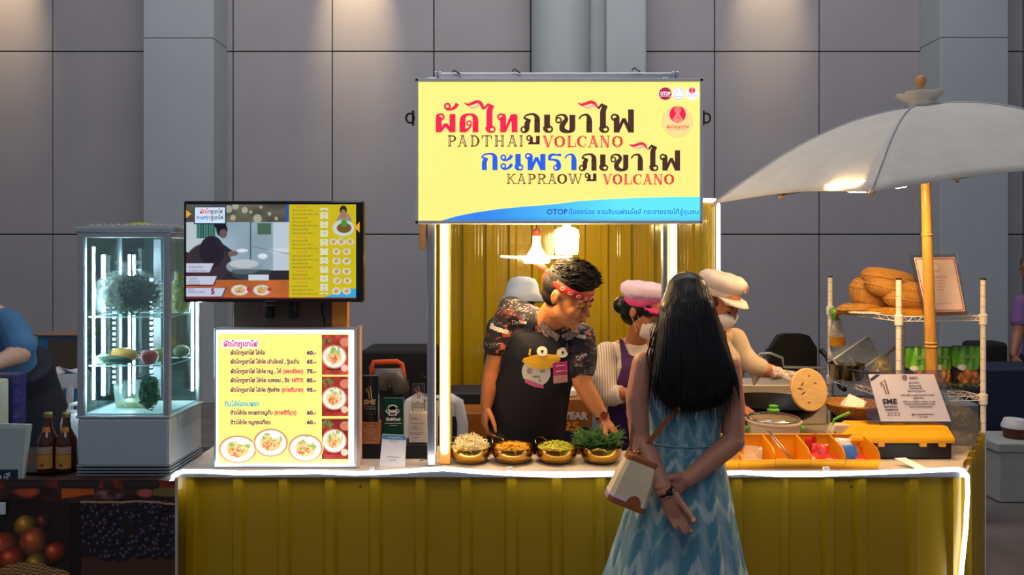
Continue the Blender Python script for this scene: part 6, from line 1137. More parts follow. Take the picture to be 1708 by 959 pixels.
# ---------------------------------------------------------------- basket with paper, bags
bk = thing('basket', 'shallow bamboo basket lined with white paper beside the wok', 'basket', Vector(((1424-854)*3.52/F, 3.52, TP))); M_bam = weave('bamboo_weave', '#7a4f18', '#cf9440'); c = bk.location+Vector((0, 0, .0)); bz = P(0, 673, 3.52).z-TP
b = MB(); b.lathe([(0, bz-.06), (.08, bz-.058), (.115, bz-.03), (.13, bz), (.133, bz+.004), (.125, bz+.002), (.11, bz-.028), (.076, bz-.05), (0, bz-.052)], c, 32); b.build('weave', M_bam, bk, smooth='auto')
b = MB(); b.tube([c+Vector((.131*math.cos(t), .131*math.sin(t), bz+.002)) for t in np.linspace(0, 6.283, 33)], .006, 8, cap=False); b.build('rim', M_bam, bk, smooth=True)
b = MB(); b.lathe([(.085, -TP), (.09, .02), (.08, bz-.061), (0, bz-.061)], c, 24); b.build('stand', mat('pan_dark', '#1c1a18', .5), bk)
b = MB(); q = c+Vector((-.02, -.02, bz-.035)); b.add([q+Vector(v) for v in ((-.06, -.04, .02), (-.01, .0, .085), (.03, -.05, .03), (.07, -.01, .05), (-.03, .05, .03), (.08, .05, .03))], [(0, 1, 2), (1, 3, 2), (1, 4, 5), (1, 5, 3), (0, 4, 1)]); tag(b.build('lining_paper', mat('paper', '#e9dfd2', .7), at=q), 'crumpled white paper standing in the bamboo basket', 'paper')
gb = thing('carrier_bag', 'white patterned bag with lime green handle leaning by the bamboo basket', 'bag', Vector(((1400-854)*3.3/F, 3.285, TP))); q = gb.location; b = MB()
b.loft([[q+Vector((x*sx, y*.03, z)) for x, y in ((-1, -1), (1, -1), (1, 1), (-1, 1))] for sx, z in ((.055, 0), (.06, .05), (.05, .1), (.035, .13))]); b.build('pouch', mat('bag_pale', '#cbbfa6', .6), gb)
b = MB(); rs = np.random.RandomState(2)
for i in range(34): p = q+Vector((rs.uniform(-.045, .045), -.0312, rs.uniform(.01, .1))); b.ell(p, (.0035, .0006, .006), Matrix.Rotation(rs.uniform(0, 3), 3, 'Y'), 6, 4)
b.build('leaf_print', mat('leaf_brown', '#3d2f1a', .8), gb); b = MB(); b.tube([q+Vector((-.035, 0, .125)), q+Vector((-.03, 0, .15)), q+Vector((.0, 0, .165)), q+Vector((.04, 0, .18))], [(.006, .003)]*4, 8); b.build('green_handle', M_lime, gb)
# ---------------------------------------------------------------- toolbox, certificate
tx0, tx1 = (1413-854)*3.2/F, (1588-854)*3.2/F; ty0, ty1 = 3.18, 3.36; tz = P(0, 738, 3.18).z; tt = P(0, 708, 3.25).z; tbx = thing('toolbox', 'black toolbox with a bright yellow lid under the clear certificate', 'toolbox', ((tx0+tx1)/2+.03, 3.27, TP))
b = MB(); b.rbox((tx0+.09, ty0+.012, TP), (tx1-.004, ty1, tz-.004), .008, 2); b.build('body', M_black, tbx); M_ty = mat('toolbox_yellow', '#eba716', .35, var=.03)
b = MB(); b.loft([[Vector((x, y, z)) for x, y in ((tx0+i_, ty0+j), (tx1-i_*.3, ty0+j), (tx1-i_*.3, ty1-j), (tx0+i_, ty1-j))] for i_, j, z in ((.012, .0, tz-.003), (.0, -.004, tz+.008), (.004, .0, tz+.02), (.03, .02, tz+.045), (.045, .03, tt))]); lidm = b.build('lid', M_ty, tbx)
for px in (1440, 1470, 1540, 1572): b = MB(); p = P(px, 742, ty0); b.rbox((p.x-.014, ty0-.004, p.z-.008), (p.x+.014, ty0+.012, p.z+.012), .002, 1); b.build('latch', M_ty, tbx)
b = MB(); xm = (tx0+tx1)/2; b.rbox((xm-.06, ty0+.055, tt-.001), (xm+.06, ty0+.085, tt+.002), .002, 1); b.build('handle_recess', mat('recess', '#8a5a0c', .6), lidm)
b = MB(); b.rbox((xm-.05, ty0+.06, tt+.001), (xm+.05, ty0+.078, tt+.008), .002, 1); b.build('handle', M_ty, tbx)
# certificate in its clear stand, leaning back a little and turned
ce = thing('certificate_stand', 'clear acrylic stand with an SME champions 2023 certificate, on the yellow toolbox', 'certificate', Vector(((1508-854)*3.25/F, 3.25, tt+.002)))
co = P(1434, 617, 3.3); r_ = (P(1571, 617, 3.3)-co); d_ = (P(1448, 706, 3.235)-co); bl_ = co+d_; cw, chh = r_.length, d_.length; r_.normalize(); d_.normalize()
cpl = Plane(co, r_, d_, 1, .0012); M_acr = glassy('acrylic', '#f4efe6', .03, .5, .96); b = MB(); b.poly([cpl.at(0, 0, -1), cpl.at(cw, 0, -1), cpl.at(cw+.012, chh, -1), cpl.at(.0, chh, -1)], cpl.n*-.003); b.build('acrylic_sheet', M_acr, ce)
b = MB(); b.poly([cpl.at(0, chh, -1), cpl.at(cw+.012, chh, -1), cpl.at(cw+.012, chh, -1)+Vector((0, .07, .003)), cpl.at(0, chh, -1)+Vector((0, .07, .003))], (0, 0, .003)); b.build('foot', M_acr, ce)
k = cw/137; c2 = Plane(co, r_, d_, k, .0012); b = MB()
fpoly(b, c2, [(13, 7), (122, 7), (136, 84), (21, 84)], 1); b.build('paper', mat('cert_paper', '#c9c2cf', .6), ce)
I_d = mat('ink_dark', '#2b2330', .7); I_br = mat('ink_bronze', '#7d5a52', .6); I_nv = mat('ink_navy', '#1d2a52', .6)
b = MB(); fpoly(b, c2, [(14.5, 15), (25, 8), (33, 8), (15.5, 19)], 2); b.build('corner_band', I_nv, ce)
def one(pl, x, y, s, m, par):        # the tall figure 1 emblem
    b = MB(); stroke(b, pl, [(x, y+9*s), (x+9*s, y+1*s), (x+12.5*s, y+26*s)], 2.2*s, 3); stroke(b, pl, [(x+1*s, y+13*s), (x+5*s, y+9*s), (x+8*s, y+26*s)], 2.0*s, 3); b.build('emblem', m, par)
one(c2, 29.5, 15, .95, I_br, ce); text('SME', c2, 28.5, 56, 8.2, I_d, ce, bold=.45, l=3, width=24); text('PROVINCIAL', c2, 30, 62, 3, I_d, ce, bold=.15, l=3, width=22); text('CHAMPIONS', c2, 30.5, 67, 3, I_d, ce, bold=.15, l=3, width=22); text('2023', c2, 32, 75, 6, I_br, ce, l=3, width=22)
b = MB(); ring(b, c2, 72, 12.5, 4.3, 0, 3); b.build('seal', mat('seal', '#8a5f5a', .6), ce); text('สสว.', c2, 79, 15, 5, I_br, ce, l=3, width=16, bold=.2)
for i, (t_, w_, y) in enumerate((('ประกาศนียบัตร', 18, 22.5), ('ผัดไทภูเขาไฟ', 20, 27.5), ('กะเพราภูเขาไฟ', 22, 31.5), ('SME Provincial Champions 2023', 30, 36), ('รางวัล SME Provincial Champions Awards', 56, 42.5), ('ประจำปี 2566', 18, 47.5), ('ให้ไว้ ณ วันที่ ๒๕ พ.ศ. ๒๕๖๖', 54, 53.5), ('สำนักงานส่งเสริมวิสาหกิจ', 50, 57.5), ('ขนาดกลางและขนาดย่อม', 38, 61.5), ('ผู้อำนวยการสำนักงาน', 36, 74), ('สสว. 2566', 14, 78))): text(t_, c2, 86+i*.55, y, 2.3, I_d, ce, align='CENTER', l=3, width=w_, bold=.1)
# clear crinkled bag on the counter's right end
b = MB(); b.ell((2.01, 3.36, .89), (.105, .075, .1)); b.ell((1.98, 3.29, .83), (.07, .05, .042)); b.tube([(1.98, 3.36, .96), (1.94, 3.36, 1.0), (1.92, 3.36, 1.03)], [.05, .015, .03], 10); o = fuse('plastic_bag', b, plasticbag('smoky_bag', '#8a7a62', .3, 30), .008, 2); org = Vector((2.0, 3.34, TP)); o.data.transform(Matrix.Translation(-org)); o.location = org; tag(o, 'crumpled clear plastic bag at the right corner of the counter', 'bag')
# ---------------------------------------------------------------- awards and payment card, left of the post
M_aw = mat('award_black', '#121214', .15, coat=.5); aw = thing('award', 'black SME award block with gold figure on a wooden foot', 'award', P(618, 0, 3.2)*1.0); ay = 3.2; aw.location = (P(618, 0, ay).x, ay, CT+.001)
pa = PX(ay); b = MB(); b.rbox((P(604, 0, ay).x, ay+.0, P(0, 704, ay).z), (P(631, 0, ay).x, ay+.03, P(0, 627, ay).z), .002, 1); b.build('block', M_aw, aw); b = MB(); b.rbox((P(603, 0, ay).x, ay-.003, P(0, 741, ay).z), (P(633, 0, ay).x, ay+.05, P(0, 704, ay).z), .003, 1); b.build('wooden_foot', mat('award_wood', '#9a5c2a', .45, var=.15, vscale=30), aw)
b = MB(); b.rbox((P(598, 0, ay).x, ay+.0, CT+.001), (P(724, 0, ay).x, ay+.12, P(0, 741.5, ay).z), .003, 1); tag(b.build('black_stand', M_blackm, at=(P(660, 0, ay).x, ay+.06, CT+.001)), 'low black plinth carrying the three awards', 'stand'); b = MB()
G_ = mat('ink_gold', '#c9b27a', .4, .3); one(pa, 610, 643, .85, G_, aw); text('SME', pa, 607, 674, 8, G_, aw, bold=.5, l=4, width=20); text('PROVINCIAL', pa, 607, 679, 2.6, G_, aw, l=4, width=20); text('CHAMPIONS', pa, 607, 683, 2.6, G_, aw, l=4, width=20); text('2023', pa, 608, 691, 6, mat('ink_grey', '#4a4648', .5), aw, l=4, width=19)
for i, y in enumerate((711, 716, 719, 722, 725, 728, 732, 738)): text(['KM2 PROVINCIAL', 'รางวัลชนะเลิศ', 'SME Provincial Champions', 'Awards'][i % 4], pa, 618, y, 1.9, mat('ink_cream', '#e8c89a', .6), aw, align='CENTER', l=5, width=(12, 20, 22, 16)[i % 4])
ay = 3.215; g_ = thing('award', 'dark green glass award with a round-headed emblem and white lettering', 'award', (P(657, 0, ay).x, ay, P(0, 741, 3.2).z+.001)); pa = PX(ay)
b = MB(); b.rbox((P(640, 0, ay).x, ay, g_.location.z), (P(673, 0, ay).x, ay+.018, P(0, 664, ay).z), .002, 1); b.build('glass_block', mat('green_glass', '#0c3a26', .08, coat=.6), g_); b = MB(); ring(b, pa, 655, 684, 7.5, 0, 3); ring(b, pa, 655, 679, 8, 0, 3, sy=.55)
for x in (-6, -2, 2, 6): stroke(b, pa, [(655+x*.6, 688), (655+x, 693)], 2.6, 3)
for s in (-1, 1): stroke(b, pa, [(655+s*6, 690), (655+s*11, 686), (655+s*9, 682)], 2, 3)
b.build('emblem', mat('ink_white', '#ded8c6', .5), g_); b = MB(); ring(b, pa, 652.4, 683, 1.3, 0, 4); ring(b, pa, 657.6, 683, 1.3, 0, 4); b.build('emblem_eyes', MATS['green_glass'], g_)
text('GrabFood', pa, 656, 701, 5.2, MATS['ink_white'], g_, align='CENTER', bold=.4, l=4, width=24); b = MB(); rect(b, pa, 642, 705, 670, 706, 3); rect(b, pa, 650, 709, 663, 709.6, 3); b.build('underline', MATS['ink_white'], g_)
ay = 3.22; a3 = thing('award', 'clear SME award with pale marble foot beside the silver post', 'award', (P(695, 0, ay).x, ay, P(0, 741, 3.2).z+.001)); pa = PX(ay); b = MB(); b.rbox((P(687, 0, ay).x, ay, P(0, 688, ay).z), (P(709, 0, ay).x, ay+.02, P(0, 640, ay).z), .003, 1); b.build('clear_block', glassy('acrylic', '#f4efe6'), a3)
b = MB(); b.rbox((P(682, 0, ay).x, ay-.003, a3.location.z), (P(712, 0, ay).x, ay+.04, P(0, 688, ay).z), .003, 1); b.build('marble_foot', mat('pale_marble', '#b3a69c', .4, var=.15, vscale=20), a3)
one(pa, 691, 643, .8, mat('ink_copper', '#c07a4a', .4, .4), a3); text('SME', pa, 689, 671, 6.5, mat('ink_silver', '#d8d0c8', .4), a3, bold=.4, l=3, width=18); text('PROVINCIAL\nCHAMPIONS', pa, 689, 675, 2.2, MATS['ink_silver'], a3, l=3); text('2021', pa, 689, 686, 5.5, MATS['ink_silver'], a3, bold=.2, l=3, width=18); text('KM10', pa, 685, 700, 4, I_d, a3, l=5, width=12)
b = MB()
for y, x1_ in ((705, 708), (711, 697), (715, 706), (721, 707), (724, 704), (729, 700)): rect(b, pa, 685 if x1_ > 700 else 688, y, x1_, y+.7, 5)
b.build('engraving', I_d, a3)
qr = thing('payment_card', 'upright white payment card with a blue heading on the counter', 'card', (P(655, 0, 3.1).x, 3.1, CT+.001)); co = P(638, 724, 3.12); r_ = P(678, 726, 3.12)-co; d_ = Vector((P(633, 776, 3.085).x, 3.085, CT+.002))-co; kk = r_.length/40; r_.normalize(); d_.normalize(); qp = Plane(co, r_, d_, kk, .0012); b = MB()
b.poly([qp.at(0, 0, 0), qp.at(40, 0, 0), qp.at(42, 52, 0), qp.at(0, 52, 0)], (0, .004, .0)); b.build('card', mat('card_white', '#ded6d2', .5), qr); b = MB(); rect(b, qp, .5, .5, 39.5, 8, 1); b.build('blue_heading', mat('card_blue', '#3f7fa6', .5), qr)
text('Prompt Pay', qp, 10, 6, 3.2, mat('card_white', '#ded6d2'), qr, l=2, width=24); text('สแกนเพื่อชำระเงิน', qp, 20, 12, 2, I_d, qr, l=2, align='CENTER', width=14); text('ร้านผัดไทภูเขาไฟ', qp, 21, 37, 2, I_d, qr, l=2, align='CENTER', width=20); text('ขอบคุณค่ะ', qp, 21, 42, 2, I_d, qr, l=2, align='CENTER', width=12)
# ---------------------------------------------------------------- behind the counter, between menu and man
b = MB(); b.rbox((P(600, 0, 4.6).x, 4.6, .0), (P(722, 0, 4.6).x, 5.0, P(0, 585, 4.6).z), .02, 2); tag(b.build('black_cabinet', M_blackm, at=(P(660, 0, 4.6).x, 4.8, 0)), 'plain black box cabinet standing behind the awards', 'cabinet')
tc_ = thing('tool_case', 'dark case with an orange carrying handle behind the awards', 'case', (P(648, 0, 4.3).x, 4.3, .0)); a, c = P(612, 700, 4.2), P(672, 645, 4.2); b = MB(); b.rbox((a.x, 4.2, .0), (c.x, 4.5, c.z), .02, 2); b.build('case_body', mat('case_grey', '#2f2c2e', .4, var=.2), tc_)
b = MB(); b.tube([P(621, 645, 4.2), P(620, 612, 4.2), P(624, 604, 4.2), P(633, 604, 4.2), P(662, 603, 4.2), P(670, 607, 4.2), P(673, 625, 4.2), P(674, 645, 4.2)], [(.015, .01)]*8, 10); b.build('orange_handle', mat('orange_plastic', '#d2471c', .4), tc_, smooth=True)
b = MB(); b.tube([P(634, 650, 4.15), P(636, 625, 4.15), P(660, 625, 4.15), P(670, 655, 4.15)], [(.05, .03)]*4, 12); b.build('grey_cowl', mat('cowl_grey', '#6a6462', .35, .3), tc_, smooth=True)
M_chair = mat('chair_white', '#cfd0d6', .35)
def plastic_chair(cx, Y, z0, s, label, rz=0):
    r = thing('plastic_chair', label, 'chair', (cx, Y, 0)); h = z0; w_ = .21*s; D = .42*s
    def T(x, y, z): return Vector((cx, Y, 0))+Matrix.Rotation(rz, 3, 'Z') @ Vector((x, y, z))
    b = MB(); b.tube([T(-w_, 0, .42), T(-w_*1.02, .02, h-.14), T(-w_*.86, .03, h-.03), T(-w_*.5, .03, h), T(w_*.5, .03, h), T(w_*.86, .03, h-.03), T(w_*1.02, .02, h-.14), T(w_, 0, .42)], [(.03, .012)]*8, 10, side=(1, 0, .01)); b.build('back_frame', M_chair, r, smooth=True)
    b = MB()
    for x in (-.5, 0, .5): b.tube([T(x*w_, .01, .45), T(x*w_, .03, h-.09)], [(.022, .006)]*2, 8)
    b.tube([T(-w_*.8, .03, h-.06), T(w_*.8, .03, h-.06)], [(.006, .045)]*2, 10); b.build('backrest', M_chair, r)
    b = MB(); b.rbox(tuple(Vector((-w_-.01, -D, .42))), (w_+.01, .02, .445), .01, 2, Matrix.Translation((cx, Y, 0)) @ Matrix.Rotation(rz, 4, 'Z')); b.build('seat', M_chair, r)
    for x in (-1, 1):
        for y in (0, -1): b = MB(); b.tube([T(x*w_*.95, y*D*.95, .42), T(x*w_*1.1, y*D*1.1, .0)], [(.024, .018), (.016, .014)], 8); b.build('leg', M_chair, r)
    return r
plastic_chair(P(723, 0, 3.95).x, 3.95, P(0, 664, 3.95).z, .72, 'white plastic chair partly hidden by the awards and silver post', 0)
plastic_chair(P(112, 0, 4.35).x, 4.35, P(0, 620, 4.35).z, .62, 'white plastic chair behind the bottles at the left', 0)
# dark low furniture and printed bag seen past the man
b = MB(); b.rbox((P(745, 0, 4.6).x, 4.6, 0), (P(806, 0, 4.6).x, 4.9, P(0, 655, 4.6).z), .01, 1); tag(b.build('blue_crate', mat('crate_navy', '#20232f', .6), at=(P(775, 0, 4.6).x, 4.7, 0)), 'dark navy crate behind the glowing post', 'crate')
b = MB(); b.rbox((P(765, 0, 4.3).x, 4.3, 0), (P(820, 0, 4.3).x, 4.55, P(0, 688, 4.3).z), .01, 1); tag(b.build('amber_box', mat('amber', '#9c5a14', .5), at=(P(790, 0, 4.3).x, 4.4, 0)), 'amber brown box low behind the white chair', 'box')
yb = thing('promotion_bag', 'printed carton reading YEAR 25 in blue and orange behind the cook', 'carton', (P(960, 0, 4.0).x, 4.1, 0)); a, c = P(935, 800, 4.0), P(988, 665, 4.0); b = MB(); b.rbox((a.x, 4.0, 0), (c.x, 4.2, c.z), .006, 1); b.build('carton', mat('carton_brown', '#8a5526', .6, var=.2), yb); py_ = PX(3.999)
b = MB(); rect(b, py_, 936, 712, 987, 745, 1); b.build('blue_band', mat('band_navy', '#1c2350', .6), yb); text('YEAR', py_, 940, 699, 12, mat('ink_lilac', '#c9c6dc', .6), yb, bold=.9, l=2, width=43); text('25', py_, 940, 717, 14, mat('ink_orange', '#d98a2c', .6), yb, bold=1, l=3, width=27); text('YOU', py_, 952, 738, 9, MATS['ink_lilac'], yb, l=3, width=30)
b = MB(); b.rbox((P(940, 0, 4.05).x, 4.05, c.z+.001), (P(962, 0, 4.05).x, 4.15, P(0, 650, 4.05).z), .01, 2); tag(b.build('white_tub', M_white, at=(P(951, 0, 4.05).x, 4.1, c.z)), 'white tub sitting on the printed carton', 'tub')
# ---------------------------------------------------------------- left table with the printed fruit cloth
lt = thing('printed_table', 'market table wrapped in a cloth printed with baskets of fruit and grapes', 'table', (-2.0, 3.1, 0)); FY = 2.88
b = MB(); b.rbox((-2.75, FY+.005, CT-.03), (-1.372, 3.40, CT), .004, 1); b.build('table_top', mat('table_dark', '#2a2422', .6), lt)
for x in (-2.7, -1.42):
    for y in (2.93, 3.36): b = MB(); b.box((x-.015, y-.015, 0), (x+.015, y+.015, CT-.03)); b.build('leg', M_alu, lt)
def fruit(U, V):
    X = U*380-90; Y = V*300+800; img = np.zeros(U.shape+(3,))+hx('#1c1310'); n = vnoise(U, V, 18, 1); n2 = vnoise(U, V, 45, 2)
    def dsc(x, y, r, c, c2=None, sy=1, hl=.35):
        nonlocal img
        rr = np.sqrt(((X-x)/r)**2+((Y-y)/(r*sy))**2); m = np.clip((1-rr)/.06, 0, 1); sh = np.clip(1.05-.85*np.sqrt(((X-x+r*.3)/r)**2+((Y-y+r*.35)/(r*sy))**2)*.9, .12, 1)[..., None]
        base = hx(c) if c2 is None else hx(c)*(1-n[..., None])+hx(c2)*n[..., None]; img = over(img, m, base*sh+hl*np.clip(1-np.sqrt(((X-x+r*.35)/(r*.3))**2+((Y-y+r*.4)/(r*.3))**2), 0, 1)[..., None])
    wick = .5+.5*np.sin(Y*1.5+np.sin(X*.35)*2.5); band = (Y > 925+((X-210)**2)/900)*(X > 120); img = over(img, band*.7, hx('#4a2c22')*(.5+.7*wick[..., None]))
    rs = np.random.RandomState(7); k = 0
    for _ in range(330):
        x = rs.uniform(128, 292); y = rs.uniform(836, 930)
        if (x-215)**2/90**2+(y-880)**2/58**2 > 1.15: continue
        t = rs.rand(); dsc(x, y, rs.uniform(5, 7), '#2c2c40' if t < .7 else '#3a2430', None, 1, .28)
    for x, y, r, c, c2 in ((40, 880, 22, '#b07a1e', '#96701c'), (70, 872, 16, '#4a1f20', '#5e2c1e'), (-40, 900, 30, '#8c4a1e', '#7a2a1e'), (5, 912, 26, '#8c2c1c', '#a85a28'), (55, 908, 30, '#9a2c1e', '#a86a2a'), (92, 922, 20, '#8e2018', '#a8441e'), (18, 935, 24, '#a8451c', '#942a1a'), (60, 945, 24, '#8f7a22', '#7a5a1c'), (-60, 940, 26, '#9a501c', '#6a2418')): dsc(x, y, r, c, c2, 1, .18)
    w2 = (Y > 938+((X-45)**2)/260)*(X < 122); w2 = w2*(Y < 1010); img = over(img, w2*.95, hx('#8f6a3c')*(.45+.65*(.5+.5*np.sin(Y*1.1+X*.22+np.sin(X*.4)*2))[..., None])); img = over(img, (np.abs(X-122) < 9)*.9, hx('#0d0907'))
    top = Y < 836-4*np.sin(X*.03); img = over(img, top*1.0, hx('#2b1713')*(.6+.8*n[..., None])); img = over(img, (Y < 812+.0*X)*(X > -90), hx('#5a2018')*(.5+n[..., None]))
    img = over(img, (Y > 806)*(Y < 830-(X-105)*.12)*(X > 100)*(X < 153), hx('#b8561c')*(.75+.5*V[..., None])); img = over(img, (Y > 800)*(Y < 824)*(X > 40)*(X < 62)*n, hx('#b8867a')); img = over(img, disc(X, Y, 40, 818, 26, 14, .4), hx('#8a3a20')); img = over(img, disc(X, Y, 178, 824, 30, 10, .5)*n2, hx('#7f5c68')); img = over(img, disc(X, Y, 238, 822, 18, 9, .4), hx('#84403f')); img = over(img, (Y > 812)*(Y < 826)*(X > 252), hx('#8a7a3a')*.6)
    edge = np.abs(Y-(836+((X-200)**2)/2600)) < 1.6; img = over(img, edge*(X > 130)*.8, hx('#9a7a5c')); return np.clip(img*1.3, 0, 1)
fp = PX(FY); u_ = -90
def bend(Xc, U, V): Xc = Xc.copy(); Xc[:, 1] += .006*np.sin(U*24)+.003*np.sin(U*61+2); return Xc
o = printed('printed_cloth', fp, -90, 802, 291, 1102, 380, 290, fruit, lt, rough=.35, l=-8, bend=bend)
b = MB(); b.poly([(-2.75, FY+.004, CT+.001), (-1.375, FY+.004, CT+.001), (-1.375, 3.3, CT+.001), (-2.75, 3.3, CT+.001)], (0, 0, .0015)); b.build('cloth_top', mat('cloth_top', '#3a241c', .5, var=.5, vscale=10), lt)
# ---------------------------------------------------------------- refrigerated display
LZ = CT+.0035; M_fr = mat('fridge_white', '#9eabb4', .35, var=.02); M_frs = mat('fridge_silver', '#aeb4ba', .35, .5)
Yf, Yb = 2.95, 3.26; fx0, fx1 = (128-854)*Yf/F, (283-854)*Yf/F; fr = thing('display_fridge', 'tall white glass display refrigerator with lit shelves of produce', 'refrigerator', ((fx0+fx1)/2, (Yf+Yb)/2, LZ)); zb, zg, ztop, zt = LZ+.03, P(0, 693, Yf).z, P(0, 388, Yf).z, P(0, 378, Yf).z
b = MB(); b.rbox((fx0, Yf, zb), (fx1, Yb, zg-.01), .012, 2); b.build('base', M_fr, fr)
for k in range(4):
    z = P(0, 777+k*5.2, Yf).z; b = MB(); b.rbox((fx0-.0015, Yf-.0015, z-.003), (fx1+.0015, Yb, z+.002), .001, 1); b.build('vent_slat', mat('vent_grey', '#7f8a92', .5), fr)
b = MB(); b.rbox((fx0-.004, Yf-.004, zg-.012), (fx1+.004, Yb+.004, zg), .004, 1); b.build('base_rim', M_fr, fr)
for x in (fx0+.06, fx1-.06, ):
    for y in (Yf+.03, Yb-.03): b = MB(); b.lathe([(.016, 0), (.014, .031), (0, .031)], (x, y, LZ), 12); b.build('foot', M_black, fr)
b = MB(); b.rbox((fx0-.006, Yf-.004, ztop), (fx1+.008, Yb+.004, zt), .006, 2); b.build('roof', M_fr, fr)
pw = .028
for x, y, w_ in ((fx0, Yf, .031), (fx1-pw, Yf, pw), (fx0, Yb-.02, .02), (fx1-.02, Yb-.02, .02)): b = MB(); b.rbox((x, y, zg-.002), (x+w_, y+.02, ztop+.002), .004, 1); b.build('corner_post', M_frs, fr)
b = MB(); b.rbox((fx0+.03, Yf+.002, ztop-.02), (fx1-.028, Yf+.018, ztop+.001), .002, 1); b.rbox((fx1-.018, Yf+.018, ztop-.02), (fx1-.001, Yb-.018, ztop+.001), .002, 1); b.build('top_rail', M_frs, fr)
M_gl = glassy('fridge_glass', '#e4f4f2', .02, .25, .97)
for nm, a, c in (('glass_door', (fx0+.031, Yf+.006, zg), (fx1-pw, Yf+.010, ztop-.02)), ('side_glass', (fx1-.008, Yf+.02, zg), (fx1-.004, Yb-.02, ztop-.02)), ('side_glass', (fx0+.004, Yf+.02, zg), (fx0+.008, Yb-.02, ztop-.02)), ('back_glass', (fx0+.02, Yb-.008, zg), (fx1-.02, Yb-.004, ztop-.01))): b = MB(); b.box(a, c); b.build(nm, M_gl, fr)
M_lf = mat('fridge_led', '#eaffff', .5, emit=95, ecol='#e4f4ff')
for x, y, z0, z1_ in ((P(151, 0, Yf).x, Yf+.022, P(0, 668, Yf).z, P(0, 412, Yf).z), (fx1-.03, Yb-.03, P(0, 650, Yb).z, P(0, 505, Yb).z+.25), (P(215, 0, 3.23).x, Yb-.026, P(0, 660, 3.23).z, P(0, 425, 3.23).z)): b = MB(); b.tube([(x, y, z0), (x, y, z1_)], .005, 8); b.build('light_strip', M_lf, fr)
for x in (P(190, 0, 3.24).x, P(252, 0, 3.24).x):
    b = MB()
    for k in range(20): z = P(0, 640, 3.24).z+k*.0235; b.box((x-.006, Yb-.02, z), (x+.006, Yb-.017, z+.012))
    tag(b.build('light_dots', mat('fridge_led_dim', '#c6e6f4', .5, emit=10.0, ecol='#d4efff'), fr), kind='stuff')
b = MB(); b.box((fx0+.17, Yb-.03, zg+.02), (fx0+.2, Yb-.022, ztop-.02)); b.build('shelf_track', M_frs, fr)
M_sh = mat('shelf_wire', '#dfeef0', .3); SHZ = [P(0, 529, Yf).z, P(0, 611, Yf).z, zg+.006]
for z in SHZ[:2]:
    b = MB(); b.box((fx0+.035, Yf+.03, z-.004), (fx1-.025, Yb-.04, z-.0025)); b.build('shelf_glass', glassy('shelf_glass', '#dff4f2', .03, .6, .93), fr); b = MB()
    b.tube([(fx0+.033, Yf+.028, z-.002), (fx1-.022, Yf+.028, z-.002), (fx1-.022, Yb-.036, z-.002), (fx0+.033, Yb-.036, z-.002), (fx0+.033, Yf+.028, z-.002)], .003, 6); b.build('shelf_rim', M_sh, fr)
b = MB(); b.box((fx0+.03, Yf+.02, zg), (fx1-.02, Yb-.02, zg+.004)); b.build('floor_tray', M_sh, fr)
# things inside
def at_(px, Y, z): return Vector(((px-854)*Y/F, Y, z))
def leafy(name, c, r, n, m, label, cat, seed, kind='stuff', sz=.014):
    rs = np.random.RandomState(seed); b = MB()
    for i in range(n):
        d = Vector(rs.normal(size=3)).normalized(); p = Vector(c)+Vector((d.x*r[0], d.y*r[1], d.z*r[2]))*rs.uniform(.72, 1.03); a = Vector(rs.normal(size=3)).normalized(); t = (d.cross(a)).normalized(); u2 = (d*.5+a*.5).normalized(); s_ = sz*rs.uniform(.6, 1.4)
        b.add([p-t*s_*.6, p+u2*s_*.5-t*s_*.1, p+t*s_*.6+d*s_*.4, p-u2*s_*.5+d*s_*.3], [(0, 1, 2, 3)])
    b.ell(c, tuple(x*.8 for x in r), None, 16, 10); o = b.build(name, m, at=Vector(c)-Vector((0, 0, r[2])), fix=False); return tag(o, label, cat, None, kind)
c = at_(213, 3.085, SHZ[0]+.092); leafy('herb_bundle', c+Vector((.0, 0, -.004)), (.128, .088, .086), 1100, mat('herb_mix', '#2c331c', .8, var=.9, vscale=9), 'dark green and brown leafy herbs inside the big clear bag', 'vegetable', 3)
b = MB(); rings = []; rs = np.random.RandomState(6)
for z, r in ((-.091, .06), (-.09, .11), (-.06, .137), (-.01, .145), (.04, .13), (.075, .09), (.092, .045), (.102, .02), (.118, .04), (.13, .055)): rings.append([c+Vector((r*math.cos(a)*(1+rs.uniform(-.04, .04)+.05*math.sin(a*7)*(z > .03)), r*.7*math.sin(a)*(1+rs.uniform(-.04, .04)), z+rs.uniform(-.004, .004)*(z > -.08))) for a in np.linspace(0, 6.283, 40, endpoint=False)])
b.loft(rings, False); tag(b.build('plastic_bag', plasticbag('clear_bag', '#e6f2ee', .17, 26), at=c-Vector((0, 0, .091)), smooth=True), 'knotted clear plastic bag bulging around dark herbs on the top fridge shelf', 'bag')
c = at_(296, 3.16, SHZ[0]+.075); b = MB(); rings = []
c.x = fx1-.052
for z, r in ((-.073, .02), (-.07, .034), (-.02, .04), (.04, .038), (.075, .02), (.1, .024)): rings.append([c+Vector((r*math.cos(a)*(1+rs.uniform(-.06, .06)), r*1.4*math.sin(a), z)) for a in np.linspace(0, 6.283, 24, endpoint=False)])
b.loft(rings, False); tag(b.build('plastic_bag', plasticbag('olive_bag', '#a8b070', .6, 30), at=c-Vector((0, 0, .073)), smooth=True), 'smaller olive tinted bag behind the herb bag by the fridge side glass', 'bag')
